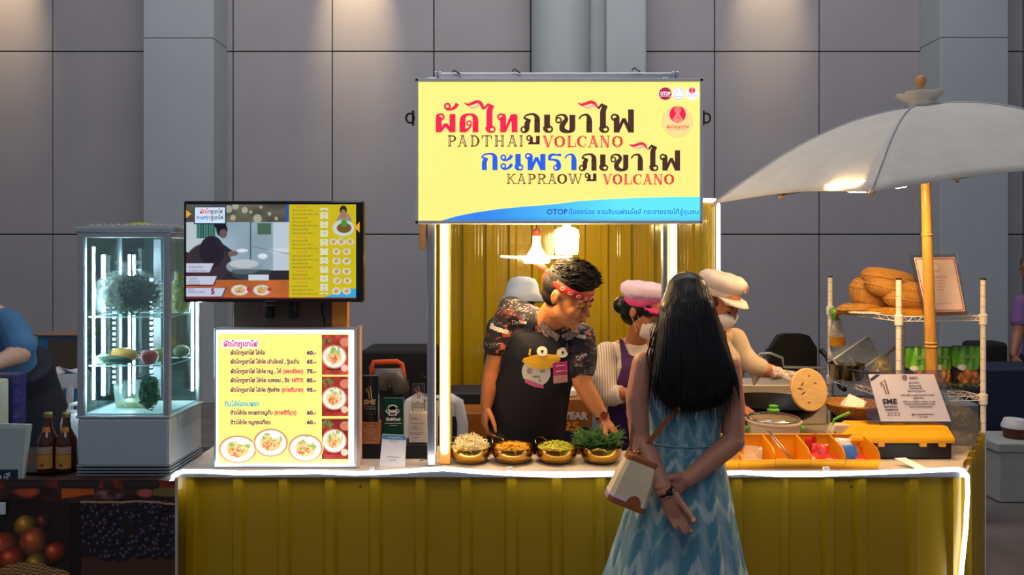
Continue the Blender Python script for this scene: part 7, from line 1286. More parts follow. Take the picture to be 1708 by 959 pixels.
q = at_(208, 3.06, SHZ[1]+.033); r = thing('mango', 'yellow mango on the middle fridge shelf', 'fruit', q-Vector((0, 0, .033))); b = MB(); b.ell(q, (.058, .03, .028), Matrix.Rotation(.1, 3, 'Y'), 24, 14); b.ell(q+Vector((-.022, 0, -.003)), (.036, .027, .026)); fuse('flesh', b, mat('mango_skin', '#c98f3c', .4, var=.12, vscale=25), .004, 3, r); b = MB(); b.tube([q+Vector((.05, 0, .004)), q+Vector((.06, -.004, .006))], .003, 6); b.build('stem', mat('stem_brown', '#3c2a18', .8), r)
q = at_(249, 3.0, SHZ[1]+.03)
def apple(q, m, label, s=1):
    r = thing('apple', label, 'fruit', q-Vector((0, 0, .03*s))); b = MB(); b.lathe([(0, -.026*s), (.012*s, -.030*s), (.024*s, -.024*s), (.034*s, -.006*s), (.034*s, .012*s), (.025*s, .027*s), (.012*s, .028*s), (.003*s, .021*s), (0, .02*s)], q, 28); b.build('flesh', m, r, smooth=True); b = MB(); b.tube([q+Vector((0, 0, .02*s)), q+Vector((.003, 0, .037*s))], .0014, 6); b.build('stem', mat('stem_brown', '#3c2a18'), r)
apple(q, mat('apple_red', '#b8433c', .3, var=.5, vscale=30, aniso=(1, 1, .2)), 'red apple on the middle fridge shelf beside the mango'); apple(at_(268, 3.08, SHZ[1]+.03), mat('apple_green', '#a8b060', .3), 'green apple half hidden by the fridge corner post', .95)
q = at_(190, 3.005, SHZ[1]+.018); b = MB(); b.ell(q+Vector((.01, 0, 0)), (.066, .018, .017), Matrix.Rotation(.08, 3, 'Y'), 20, 12); tag(b.build('cucumber', mat('cucumber_skin', '#1e4030', .35, var=.3, vscale=30), at=q-Vector((0, 0, .017)), smooth=True), 'dark green cucumber lying at the front of the middle fridge shelf', 'vegetable')
q = at_(172, 3.0, SHZ[1]+.022); b = MB(); b.ell(q, (.036, .028, .022)); tag(b.build('wrapped_greens', plasticbag('wrap_green', '#a8d0a0', .7, 60), at=q-Vector((0, 0, .022)), smooth=True), 'cling-wrapped pale greens beside the cucumber', 'vegetable')
q = at_(307, 3.2, SHZ[1]+.03); q.x = fx1-.06; q.y = 3.19; b = MB(); b.ell(q, (.034, .028, .028)); tag(b.build('winter_melon', mat('melon_skin', '#8f8a72', .6), at=q-Vector((0, 0, .028)), smooth=True), 'dull beige melon at the back of the middle fridge shelf', 'fruit')
z0 = zg+.0045; q = at_(228, 3.13, z0); r = thing('food_tub', 'clear plastic tub with yellow-green contents on the fridge floor', 'tub', q); b = MB(); b.loft([[q+Vector((x*s, y*s*.8, z)) for x, y in ((-1, -1), (1, -1), (1, 1), (-1, 1))] for s, z in ((.062, 0), (.07, .1))], False); b.build('tub_wall', plasticbag('tub_clear', '#d0ece8', .4, 8), r); b = MB(); b.box(tuple(q+Vector((-.06, -.045, .002))), tuple(q+Vector((.06, .045, .022)))); b.build('contents', mat('tub_contents', '#a9b45a', .5), r)
leafy('kale_bunch', at_(249, 3.025, z0+.075), (.038, .03, .07), 420, mat('kale_green', '#2f6a4c', .6, var=.5, vscale=30), 'curly green kale bunch standing on the fridge floor', 'vegetable', 8, 'stuff', .013)
# sheets and lid lying on the fridge roof
b = MB(); b.rbox((P(147, 0, 3.0).x, 2.99, zt+.0005), (P(290, 0, 3.0).x, 3.2, zt+.009), .003, 1)
for k in range(12): x = P(150+k*11.5, 0, 3.0).x; b.tube([(x, 2.988, zt+.004), (x+.008, 2.987, zt+.013), (x+.02, 2.988, zt+.004)], .003, 5)
tag(b.build('plastic_sheeting', plasticbag('roof_sheet', '#d8d8d4', .8, 30), at=(-1.55, 3.1, zt)), 'folded clear plastic sheeting on the roof of the fridge', 'sheet')
b = MB(); q = P(233, 368, 3.06); q.z = zt+.0095; b.lathe([(.055, 0), (.05, .006), (.02, .012), (0, .013)], q, 24, None, (1.1, .7)); tag(b.build('lime_lid', mat('lime_lid', '#a3ad22', .5), at=q, smooth='auto'), 'flat yellow-green lid on top of the fridge', 'lid')
b = MB(); b.poly([(fx1+.001, 3.02, P(0, 706, 3.0).z-.03), (fx1+.001, 3.24, P(0, 706, 3.0).z-.03), (fx1+.001, 3.24, P(0, 706, 3.0).z+.03), (fx1+.001, 3.02, P(0, 706, 3.0).z+.03)], (.0008, 0, 0)); b.build('rating_label', mat('label_grey', '#8f9aa0', .5), fr)
# ---------------------------------------------------------------- bottles, tray, card
tr = MB(); q = at_(88, 3.02, LZ); tr.lathe([(0, .002), (.085, .002), (.1, .012), (.103, .012), (.088, 0), (0, 0)], q, 32, None, (1.15, .8)); tag(tr.build('black_tray', M_black, at=q, smooth='auto'), 'round black tray under the two brown bottles', 'tray')
def bottle(px, label):
    q = at_(px, 3.0, LZ+.0035); r = thing('bottle', label, 'bottle', q, 'brown sauce bottles on the black tray'); b = MB()
    b.lathe([(0, 0), (.036, 0), (.038, .004), (.038, .115), (.036, .13), (.026, .15), (.0165, .172), (.0135, .2), (.013, .215)], q, 32); b.build('glass', mat('brown_glass', '#5a2410', .06, trans=.55, coat=.5, var=.1), r, smooth='auto')
    b = MB(); b.lathe([(.0145, .214), (.016, .216), (.016, .232), (.014, .235), (0, .235)], q, 24); b.build('cap', mat('bottle_cap', '#8a7440', .35, .6), r, smooth='auto')
    for z0_, z1_, m, nm in ((.016, .072, mat('label_amber', '#b08030', .5), 'lower_label'), (.074, .103, mat('label_tan', '#9a8468', .5), 'upper_label'), (.158, .178, mat('label_neck', '#a0651c', .5), 'neck_label')):
        rr_ = .0386 if z1_ < .15 else None; b = MB(); A_ = np.linspace(-2.5, -.6, 16); f_ = lambda z, R_: [q+Vector((R_*math.cos(a), R_*math.sin(a), z)) for a in A_]
        b.loft([f_(z0_, rr_ or .0228), f_(z1_, rr_ or .0165)], False, False); b.build(nm, m, r, smooth=True)
    b = MB(); c_ = q+Vector((0, -.0392, .032)); b.tube([c_, c_+Vector((0, -.0006, 0))], .007, 14); b.build('label_emblem', mat('label_brown', '#6a431a', .6), r); text('SAUCE', Plane(q+Vector((-.02, -.0385, .06)), XR, DN, .001), 20, 0, 8, mat('label_brown', '#6a431a'), r, align='CENTER', width=26) if False else None
bottle(80, 'left brown glass bottle with amber label'); bottle(111, 'right brown glass bottle, touching the fridge')
jq = at_(121, 3.22, LZ); r = thing('plastic_jug', 'white plastic jug behind the two bottles', 'jug', jq); b = MB(); b.lathe([(0, 0), (.05, 0), (.054, .01), (.054, .15), (.045, .18), (.03, .19), (.03, .2), (0, .2)], jq, 24, None, (.9, .7)); b.build('jug_body', mat('jug_white', '#c5ccd4', .4), r, smooth='auto')
b = MB(); b.tube([jq+Vector((-.02, 0, .195)), jq+Vector((-.01, 0, .225)), jq+Vector((.02, 0, .23))], [.008, .006, .01], 8); b.build('spout', M_white, r, smooth=True)
cq = at_(20, 2.93, LZ); r = thing('table_sign', 'white framed card with a navy Thai name panel at the left edge', 'sign', cq); k = 2.91/F; co = P(-45, 706, 2.92); cp = Plane(co, XR, Vector((0, -.06, -1)).normalized(), k, .0012); b = MB(); b.poly([cp.at(0, 0, 0), cp.at(96, 2, 0), cp.at(86, 118, 0), cp.at(0, 118, 0)], (0, .012, 0)); b.build('card', mat('frame_grey', '#b3bbb4', .5), r)
b = MB(); fpoly(b, cp, [(6, 8), (88, 9), (83, 110), (6, 110)], 1); b.build('inner_panel', mat('panel_grey', '#9aa8a6', .5), r); b = MB(); rect(b, cp, 6, 76, 79, 108, 2); b.build('name_panel', mat('panel_navy', '#191a40', .5), r); text('บุรี', cp, 49, 97, 15, mat('ink_pale', '#c6cde4', .5), r, l=3, bold=.3, width=17); text('ส', cp, 45, 105, 3, MATS['ink_pale'], r, l=3)
b = MB(); q = at_(-14, 2.86, CT-.07); b.rbox((P(-40, 0, 2.86).x, 2.855, P(0, 858, 2.86).z), (P(9, 0, 2.86).x, 2.865, P(0, 838, 2.86).z), .002, 1); tag(b.build('tag_card', mat('card_pale', '#b8c8d0', .5), at=q), 'small pale card clipped to the table front at the left edge', 'card')
b = MB(); b.box((P(-32, 0, 2.86).x, 2.866, P(0, 838, 2.86).z-.002), (P(-30, 0, 2.86).x, 2.9, CT+.003)); b.build('card_clip', M_white, bpy.data.objects['tag_card'])
gq = at_(25, 3.25, LZ); r = thing('clear_packet', 'upright clear packet with violet contents behind the navy card', 'packet', gq); b = MB(); a, c = P(0, 710, 3.25), P(38, 622, 3.25); b.rbox((a.x-.03, 3.2, LZ), (c.x, 3.28, c.z), .01, 2); b.build('film', plasticbag('violet_film', '#39336e', .6, 20), r)
b = MB(); a, c = P(-30, 712, 3.15), P(8, 632, 3.15); b.rbox((a.x, 3.12, LZ), (c.x, 3.18, c.z), .01, 2); tag(b.build('woven_panel', mat('woven_cream', '#9a8f7c', .8, bump=.8, bscale=160), at=(a.x+.04, 3.15, LZ)), 'cream woven packet at the far left edge', 'packet')
b = MB(); a, c = P(62, 620, 4.9), P(140, 560, 4.9); b.rbox((a.x, 4.9, 0), (c.x, 5.2, c.z), .004, 1); o = tag(b.build('blue_crate', mat('crate_blue', '#2f6f9a', .6, var=.2), at=((a.x+c.x)/2, 5.0, 0)), 'blue and brown stacked cartons behind the left neighbour', 'carton')
b = MB(); b.rbox((P(80, 0, 4.88).x, 4.88, P(0, 615, 4.88).z), (P(128, 0, 4.88).x, 4.9, P(0, 566, 4.88).z), .003, 1); b.build('brown_side', mat('carton_tan', '#4f4238', .7), o); b = MB(); b.rbox((a.x-.01, 4.87, c.z), (c.x, 5.21, c.z+.012), .003, 1); b.build('lid_board', mat('carton_top', '#7a5f48', .7), o)
# ---------------------------------------------------------------- parasol
M_can = mat('parasol_cotton', '#c9c4ba', .85, bump=.25, bscale=350, sheen=.1); M_bmb = mat('bamboo', '#b98a3c', .4, var=.2, vscale=12, aniso=(3, 3, .6), coat=.2)
um = thing('parasol', 'large off-white cotton parasol on a bamboo pole leaning over the right of the stall', 'parasol', (P(1566, 0, 3.52).x, 3.52, 0)); cx_, cy_ = P(1540, 0, 3.5).x, 3.5
def tipz(dx, dy): return 2.0-.005+.094*dx+.059*dy
apex = Vector((cx_-.012, 3.5, P(0, 176, 3.5).z)); Rr = .965; angs = [math.radians(51+60*k) for k in range(6)]
tips = [Vector((cx_+Rr*math.cos(a), cy_+Rr*math.sin(a), tipz(Rr*math.cos(a), Rr*math.sin(a)))) for a in angs]
def rib(t, s):         # point along the bowed rib
    p = apex.lerp(t, s); p.z += .10*math.sin(math.pi*s)*(1-.25*s); return p
for k in range(6):
    a, c = tips[k], tips[(k+1) % 6]; ns, nt_ = 16, 14; rows = []
    for i in range(ns+1):
        s = .04+.96*i/ns; pa_, pc = rib(a, s), rib(c, s); row = []
        for j in range(nt_+1): t = j/nt_; p = pa_.lerp(pc, t); sag = math.sin(math.pi*t); p.z -= .012*sag*s*(1-s)*4; ctr = Vector((apex.x, apex.y, p.z)); p = p+(ctr-p)*(.075*sag*s**3); p.z += .03*sag*s**3; row.append(p)
        rows.append(row)
    b = MB(); b.loft(rows, False, False); o = b.build('canopy_panel', M_can, um, smooth=True); sm = o.modifiers.new('t', 'SOLIDIFY'); sm.thickness = .0015
    b = MB(); b.tube([rib(a, .04+.96*i/12)+Vector((0, 0, .002)) for i in range(13)], (.0035), 6); b.build('seam', mat('seam_grey', '#aeb4b8', .8), um, smooth=True)
    b = MB(); b.tube([rib(a, .04+.95*i/12)-Vector((0, 0, .010)) for i in range(13)], [(.006, .006)]*13, 6); b.build('rib', M_bmb, um, smooth=True)
    b = MB(); e = (a-apex).normalized(); b.tube([a-e*.022+Vector((0, 0, -.005)), a+e*.01+Vector((0, 0, -.006))], [.011, .009], 10); b.build('rib_end', mat('pale_wood', '#c9a56a'), um, smooth='auto')
    hub = Vector((P(1546, 0, 3.5).x, 3.5, P(0, 300, 3.5).z+.02)); b = MB(); b.tube([hub, rib(a, .5)-Vector((0, 0, .012))], .006, 6); b.build('strut', M_bmb, um)
def at_pole(py, Y=3.5): return P(float(np.interp(py, [130, 290, 590, 640, 960], [1535.5, 1543, 1553, 1556, 1574])), py, Y)
pole = [at_pole(y) for y in (160, 240, 300, 360, 420, 500, 560, 600, 640, 700, 760, 900)]; pole[-1] = Vector((P(1572, 0, 3.5).x, 3.5, .03)); b = MB(); b.tube(pole, [.011, .016, .02, .021, .0225, .024, .025, .026, .026, .027, .027, .028], 16); b.build('bamboo_pole', M_bmb, um, smooth=True)
for py in (392, 572, 578): q = at_pole(py); b = MB(); b.tube([q-Vector((0, 0, .006)), q, q+Vector((0, 0, .006))], [.0235, .026, .0235] if py < 500 else [.0265, .0285, .0265], 16); b.build('pole_node', M_bmb, um, smooth=True)
b = MB(); b.tube([hub-Vector((0, 0, .02)), hub-Vector((0, 0, .012)), hub+Vector((0, 0, .012)), hub+Vector((0, 0, .02))], [.03, .04, .04, .03], 20); b.build('runner_hub', M_bmb, um, smooth='auto')
b = MB(); f_ = lambda r, z, w_=0: [apex+Vector((r*(1+w_*math.sin(5*t+.6)+w_*.5*math.sin(11*t))*math.cos(t), r*(1+w_*math.sin(5*t+.6))*math.sin(t), z+.35*w_*r*math.sin(9*t))) for t in np.linspace(0, 6.283, 64, endpoint=False)]
b.loft([f_(.062, -.012), f_(.055, .004), f_(.06, .02, .03), f_(.085, .042, .06), f_(.1, .054, .09)], False); o = b.build('ruffled_crown', M_can, um, smooth=True); sm = o.modifiers.new('t', 'SOLIDIFY'); sm.thickness = .002; sm.offset = 0; b = MB(); b.lathe([(.03, .0), (.02, .05), (.014, .06), (0, .06)], apex, 20); b.build('crown_neck', M_can, um, smooth=True)
b = MB(); tp_ = P(1535.5, 146, 3.5); b.lathe([(.02, -.04), (.016, -.012), (.014, .0), (.019, .012), (.026, .028), (.022, .046), (.01, .056), (0, .057)], tp_, 20); b.build('finial', mat('finial_wood', '#c08a5c', .5), um, smooth=True)
b = MB(); q = Vector((pole[-1].x, 3.5, 0)); b.lathe([(0, 0), (.1, 0), (.1, .05), (.05, .07), (.035, .16), (0, .16)], q, 28); b.build('base', mat('base_concrete', '#4a4a4a', .8), um)
q = P(1490, 305, 3.22); ufo(q.x, q.z, 3.22, 'second flat winged lamp glowing further back under the parasol', rz=.2, s=.9)
q = P(1437, 311, 2.98); ufo(q.x, q.z, 2.98, 'flat winged lamp glowing under the front edge of the parasol', rz=.5, s=.9)
# ---------------------------------------------------------------- wire shelf rack
M_wh = mat('rack_white', '#f0e6dc', .4); A = Vector((P(1499, 0, 3.62).x, 3.62, 0)); Bk = Vector((P(1384.5, 0, 4.25).x, 4.25, 0)); Cc = Vector((P(1640, 0, 3.66).x, 3.66, 0)); D = Bk+Cc-A
rk = thing('wire_rack', 'white wire shelving rack holding baskets and green food packs', 'shelf', (A+D)/2); ZT = {0: P(0, 466, 3.62).z, 1: P(0, 462, 4.25).z, 2: P(0, 466, 3.66).z, 3: P(0, 466, 3.7).z}
for k, p in enumerate((A, Bk, Cc, D)):
    b = MB(); zt_ = ZT[k]; n = 40; b.tube([p, Vector((p.x, p.y, zt_))], .0125, 14); o = b.build('post', M_wh, rk, smooth='auto'); b = MB(); b.tube([Vector((p.x, p.y, zt_-.002)), Vector((p.x, p.y, zt_+.006))], .0132, 14); b.build('post_cap', M_black, rk)
    b = MB()
    for i in range(28): z = zt_-.03-i*.052; b.tube([Vector((p.x, p.y, z-.0015)), Vector((p.x, p.y, z+.0015))], .0131, 12)
    tag(b.build('post_grooves', mat('groove_pale', '#b8aaa0', .5), rk), kind='stuff')
SZ = (P(0, 536, 3.62).z, P(0, 668, 3.66).z)
for z in SZ:
    for p0, p1 in ((A, Cc), (A, Bk), (Bk, D), (Cc, D)):
        b = MB(); d = p1-p0; 
        for dz in (0, .022): b.tube([p0+Vector((0, 0, z+dz)), p1+Vector((0, 0, z+dz))], .003, 6)
        b.build('shelf_rail', M_wh, rk); m_ = 18; b = MB(); b.tube([p0+d*(i/m_)+Vector((0, 0, z+(.022 if i % 2 else 0))) for i in range(m_+1)], .002, 5); b.build('truss_wire', M_wh, rk)
    b = MB()
    for i in range(1, 16): t = i/16; b.tube([A.lerp(Bk, t)+Vector((0, 0, z+.022)), Cc.lerp(D, t)+Vector((0, 0, z+.022))], .0016, 4)
    tag(b.build('deck_wires', M_wh, rk), kind='stuff')
    for p in (A, Bk, Cc, D): b = MB(); b.lathe([(.0135, -.02), (.019, -.018), (.021, .03), (.0135, .034)], p+Vector((0, 0, z)), 16); b.build('clamp', M_wh, rk, smooth='auto')
TS = SZ[0]+.026
b = MB(); a_ = A.lerp(Cc, .06)+(Bk-A)*.08; c_ = A.lerp(Cc, .9)+(Bk-A)*.08; e_ = c_+(Bk-A)*.5; g2 = a_+(Bk-A)*.5; b.loft([[v+Vector((0, 0, TS+z)) for v in (a_, c_, e_, g2)] for z in (0, .018)]); tag(b.build('amber_tray', mat('amber_tray', '#d9941a', .4), at=a_+Vector((0, 0, TS))), 'flat amber yellow tray on the upper rack shelf', 'tray')
M_wv = weave('rattan', '#a06c28', '#e6b05c')
def fan(px, py, Y, rx, rz, th, tilt, yaw, label):
    q = P(px, py, Y); k = Y/F; b = MB(); R = Matrix.Rotation(yaw, 3, 'Z') @ Matrix.Rotation(tilt, 3, 'Y'); a_, h_ = rx*k, rz*k; d_ = th
    prof = [(0, -1), (.45, -.99), (.75, -.86), (.93, -.5), (1, -.1), (1, .1), (.93, .5), (.75, .86), (.45, .99), (0, 1)]; rings = [[q+R @ Vector((a_*r*math.cos(t), d_*r*math.sin(t), h_*z)) for t in np.linspace(0, 6.283, 36, endpoint=False)] for r, z in prof]
    b.loft(rings, False); r = thing('bamboo_basket', label, 'basket', q-Vector((0, 0, h_)), 'bamboo baskets piled on the upper shelf'); b.build('weave', M_wv, r, smooth=True)
    b = MB(); pts = [q+R @ Vector((a_*1.01*math.cos(t), d_*1.01*math.sin(t), 0)) for t in np.linspace(0, 6.283, 41)]; b.tube(pts, .004, 6, cap=False); b.build('bound_rim', M_wv, r, smooth=True)
    b = MB()
    for s in (-.66, -.33, .33, .66):
        pts = [q+R @ Vector((a_*(1-abs(s)**2.2*.45)*math.cos(t), d_*(1-abs(s)**2.2*.45)*math.sin(t), h_*s)) for t in np.linspace(0, 6.283, 37)]
        b.tube([p+Vector((0, 0, .002*(i % 2))) for i, p in enumerate(pts)], .0022, 4, cap=False)
    tag(b.build('woven_ridges', M_wv, r), kind='stuff')
Yh = 3.95
fan(1440, 514, 4.02, 46, 10, .09, -.05, .2, 'flattest woven basket at the bottom left of the pile'); fan(1460, 491, 4.02, 46, 25, .09, .3, .1, 'large round woven basket on the left of the pile'); fan(1482, 466, 3.97, 46, 17, .10, .2, 0, 'woven basket topmost of the pile'); fan(1490, 484, 3.9, 46, 15, .09, .26, -.1, 'woven basket tucked under the topmost one'); fan(1513, 501, 3.84, 38, 14, .08, .1, 0, 'woven basket behind the framed certificate'); fan(1508, 519, 3.84, 44, 7, .09, .0, 0, 'lowest woven basket touching the amber tray'); fan(1527, 486, 3.84, 22, 14, .07, .3, 0, 'small woven end showing beside the certificate')
b = MB(); q = P(1450, 520, 3.86); b.loft([[q+Vector((.105*math.cos(t), .05*math.sin(t), z)) for t in np.linspace(0, 6.283, 24, endpoint=False)] for z in (-.006, 0)]); tag(b.build('white_plate', M_white, at=q-Vector((0, 0, .006))), 'thin white plate below the left baskets', 'plate')
# upper certificate
co = P(1517, 425, 3.66); r_ = (P(1596, 424, 3.66)-co); d_ = (P(1540, 525, 3.60)-co); wv_, hv = r_.length, d_.length; r_.normalize(); d_.normalize(); kk = wv_/79; up_ = Plane(co, r_, d_, kk, .0012); ce2 = thing('framed_certificate', 'clear framed red-bordered certificate leaning on the upper shelf behind the pole', 'certificate', P(1560, 525, 3.64))
b = MB(); b.poly([up_.at(0, 0, -1), up_.at(79, 0, -1), up_.at(73, 101, -1), up_.at(0, 101, -1)], up_.n*-.004); b.build('acrylic_sheet', M_acr, ce2); b = MB(); fpoly(b, up_, [(6, 5), (74, 5), (70, 96), (5, 97)], 1); b.build('paper', mat('cert_pink', '#e3cdc4', .6), ce2); RB = mat('cert_red', '#b8323c', .6)
b = MB(); stroke(b, up_, [(8, 7.5), (71.5, 7.5)], 1.4, 2); stroke(b, up_, [(71.5, 7.5), (67.5, 94)], 1.4, 2); stroke(b, up_, [(67.5, 94), (7.5, 94.5)], 1.4, 2); stroke(b, up_, [(7.5, 94.5), (8, 7.5)], 1.4, 2); b.build('red_border', RB, ce2)
text('Young Star', up_, 39, 40, 4.5, mat('cert_ink', '#b8606a', .6), ce2, align='CENTER', l=3, width=30); 
b = MB(); ring(b, up_, 38, 22, 7.5, 6.8, 2); b.build('wreath_mark', MATS['cert_ink'], ce2)
for y, w_ in ((46, 26), (51, 18), (56, 16), (61, 14), (84, 26)): text('ประกาศนียบัตร', up_, 37.5, y, 2, MATS['cert_ink'], ce2, align='CENTER', l=3, width=w_)
# hanging bag of yellow sauce
hb2 = thing('hanging_bag', 'small clear bag of yellow liquid tied with lime green band to the rack post', 'bag', P(1397, 577, 4.2)); b = MB(); q = P(1397, 577, 4.2); kq = 4.2/F
def hbag(z0_, z1_, m, nm):
    pts = [(0, 12), (8, 13.5), (20, 12.5), (40, 7), (52, 3)]; b = MB(); rr_ = []
    for h, r in pts: rr_.append((h, r))
    H = np.linspace(z0_, z1_, 8); b.loft([[q+Vector(((float(np.interp(h, [p[0] for p in pts], [p[1] for p in pts])))*kq*math.cos(t), .5*float(np.interp(h, [p[0] for p in pts], [p[1] for p in pts]))*kq*math.sin(t), h*kq)) for t in np.linspace(0, 6.283, 20, endpoint=False)] for h in H]); b.build(nm, m, hb2, smooth='auto')
hbag(0, 15, mat('sauce_yellow', '#c98a1c', .3), 'sauce'); hbag(15.3, 46, plasticbag('milky_film', '#d9cfc2', .8, 40), 'film'); b = MB(); b.tube([q+Vector((-.01, 0, 44*kq)), q+Vector((-.01, 0, 52*kq)), q+Vector((-.03, 0, 62*kq))], [.02, .014, .022], 10); b.build('lime_band', M_lime, hb2, smooth=True)
b = MB(); b.tube([P(1396, 524, 4.15), P(1408, 517, 4.1), P(1418, 513, 4.08)], [.012, .018, .008], 8); tag(b.build('orange_wrap', mat('orange_wrap', '#c8602c', .6, bump=.5), at=P(1408, 524, 4.1), smooth=True), 'scrap of orange netting at the left end of the upper shelf', 'wrap')
# packs on the lower shelf
LS_ = SZ[1]+.0245
def pack(px0, px1, py, Y, label):
    q = P((px0+px1)/2, 0, Y); q.z = LS_; r = thing('food_pack', label, 'food pack', q, 'green food packs on the lower shelf'); k = Y/F; w_ = (px1-px0)*k; zt_ = P(0, py, Y).z; h_ = zt_-LS_
    def fn(U, V):
        img = np.zeros(U.shape+(3,))+hx('#4e8a1f')*(.75+.5*vnoise(U, V, 4, px0)[..., None]); img = over(img, V > .42, hx('#6fa334')*.9); img = over(img, (V > .48+.1*np.sin(U*3)), hx('#241c12')); n = vnoise(U, V, 14, px0+3); img = over(img, disc(U, V, .55, .74, .42, .2), hx('#b8743a')*(.6+.8*n[..., None])); img = over(img, disc(U, V, .5, .93, .5, .06), hx('#d8c8b0')); img = over(img, disc(U, V, .28, .5, .13, .07), hx('#d9d2c2')); img = over(img, (V < .05), hx('#3e7a1c')*.9); return np.clip(img*1.3, 0, 1)
    pl = Plane(Vector((q.x-w_/2, Y-.03, zt_)), XR, DN, k); bn = lambda X, U, V: X+np.stack([0*U, -.03*np.sin(np.pi*U)*np.sin(np.pi*np.clip(V, .02, 1)*.85)+.004*np.sin(U*23+V*9), 0*U], 1)
    printed('pack_front', pl, 0, 0, px1-px0, h_/k, 44, 60, fn, r, rough=.25, bend=bn); b = MB(); n = 12
    b.loft([[Vector((q.x-w_/2+w_*t, Y-.029+.06*math.sin(math.pi*t)*(1-v*.0)*math.sin(math.pi*min(1, max(.02, v)*.85)), zt_-h_*v)) for t in np.linspace(0, 1, 14)] for v in np.linspace(0, 1, 12)], False, False); b.build('pack_back', mat('pack_green', '#3f7a1c', .3), r, smooth=True)
    text('อร่อย', pl, (px1-px0)*.48, h_/k*.28, 6, mat('pack_lettering', '#a9cf6a', .4), r, align='CENTER', l=24, width=(px1-px0)*.45, bold=.3)
pack(1504, 1550, 577, 3.86, 'green snack pack behind the bamboo pole, left of three'); pack(1546, 1584, 577, 3.93, 'green food pack just right of the bamboo pole, middle of three'); pack(1582, 1630, 575, 3.90, 'green food pack beside the right rack post, right of three')
b = MB(); rs = np.random.RandomState(4)
for (px, py) in ((1575, 655), (1600, 652), (1620, 656)): p = P(px, py, 3.82); p.z = LS_+.02; b.ell(p, (.04, .03, .02), None, 14, 8)
tag(b.build('dark_packets', plasticbag('dark_film', '#4a4a22', .9, 40), at=(P(1598, 0, 3.82).x, 3.82, LS_), smooth=True, fix=False), 'row of dark shiny packets lying before the green packs', 'packet')
# left end of the rack: tilted clear box, saucepan, clear bag, smaller pots
bx_ = thing('clear_box', 'clear plastic lidded box tilted on the rack beside the saucepan', 'box', P(1425, 612, 4.15)); co = P(1390, 600, 4.1); r_ = P(1447, 561, 4.1)-co; b = MB(); u1 = r_.normalized(); v1 = Vector((.75, 0, -.66)); v1 = (v1-u1*v1.dot(u1)).normalized(); n1 = Vector((0, 1, 0)); L1 = r_.length; q = [co, co+u1*L1, co+u1*L1+v1*.13, co+v1*.13]
b.poly(q, n1*.09); b.build('tub', plasticbag('tub_milky', '#aab0ae', .5, 10), bx_); b = MB(); b.tube(q+[q[0]], .007, 6); b.build('rim', mat('rim_pale', '#c4c6c2', .4), bx_)
def saucepan(px, py, Y, r, h, label, hd=1):
    q = P(px, py, Y); t = thing('saucepan', label, 'saucepan', q-Vector((0, 0, h))); b = MB(); b.lathe([(0, -h), (r*.85, -h), (r*.95, -h*.8), (r, -h*.1), (r*1.04, 0), (r*.98, -.004), (r*.9, -h*.9), (0, -h*.93)], q, 32); b.build('pan', mat('pan_steel', '#8f8478', .2, 1), t, smooth='auto')
    b = MB(); b.tube([q+Vector((-.4*r, -r*.95, -.02)), q+Vector((.3*r, -r*1.25, -.03)), q+Vector((1.5*r*hd, -r*1.3, -.045))], [.007, .009, .011], 8); b.build('handle', M_black, t, smooth=True); return t
saucepan(1412, 606, 4.05, .092, .085, 'steel saucepan with black handle on the left rack shelf')
b = MB(); q = P(1472, 622, 3.98); b.lathe([(.001, .1), (.02, .085), (.05, .04), (.085, 0), (.09, -.03), (.05, -.04), (0, -.04)], q, 20, None, (1, .6)); tag(b.build('clear_pouch', plasticbag('amber_film', '#a8985a', .7, 20), at=q-Vector((0, 0, .04)), smooth=True), 'clear amber tinted bag heaped beside the saucepan', 'bag')
b = MB(); b.tube([P(1474, 596, 4.1), P(1482, 588, 4.1), P(1494, 579, 4.1)], .009, 8); tag(b.build('grey_hose', mat('hose_grey', '#9a948a', .5), at=P(1480, 598, 4.1), smooth=True), 'short grey hose end above the amber bag', 'hose')
for px, py, lb in ((1402, 660, 'small metal pot with black knob under the rack'), (1425, 664, 'second small metal pot beside the basket')):
    q = P(px, py, 3.78); q.z = .90; t = thing('small_pot', lb, 'pot', q-Vector((0, 0, .17))); b = MB(); b.lathe([(0, -.17), (.045, -.17), (.05, -.02), (.052, 0), (.04, .012), (.01, .02), (0, .02)], q, 24); b.build('pot_body', mat('pan_steel', '#8f8478'), t, smooth='auto'); b = MB(); b.lathe([(.004, .02), (.012, .026), (.012, .036), (0, .038)], q, 12); b.build('knob', M_black, t)
b = MB(); b.rbox((1.765, 3.70, 0), (1.96, 3.9, .729), .005, 1); tag(b.build('pot_stand', mat('stand_dark', '#26221f', .7), at=(1.86, 3.8, 0)), 'dark low cupboard carrying the small pots', 'cupboard')
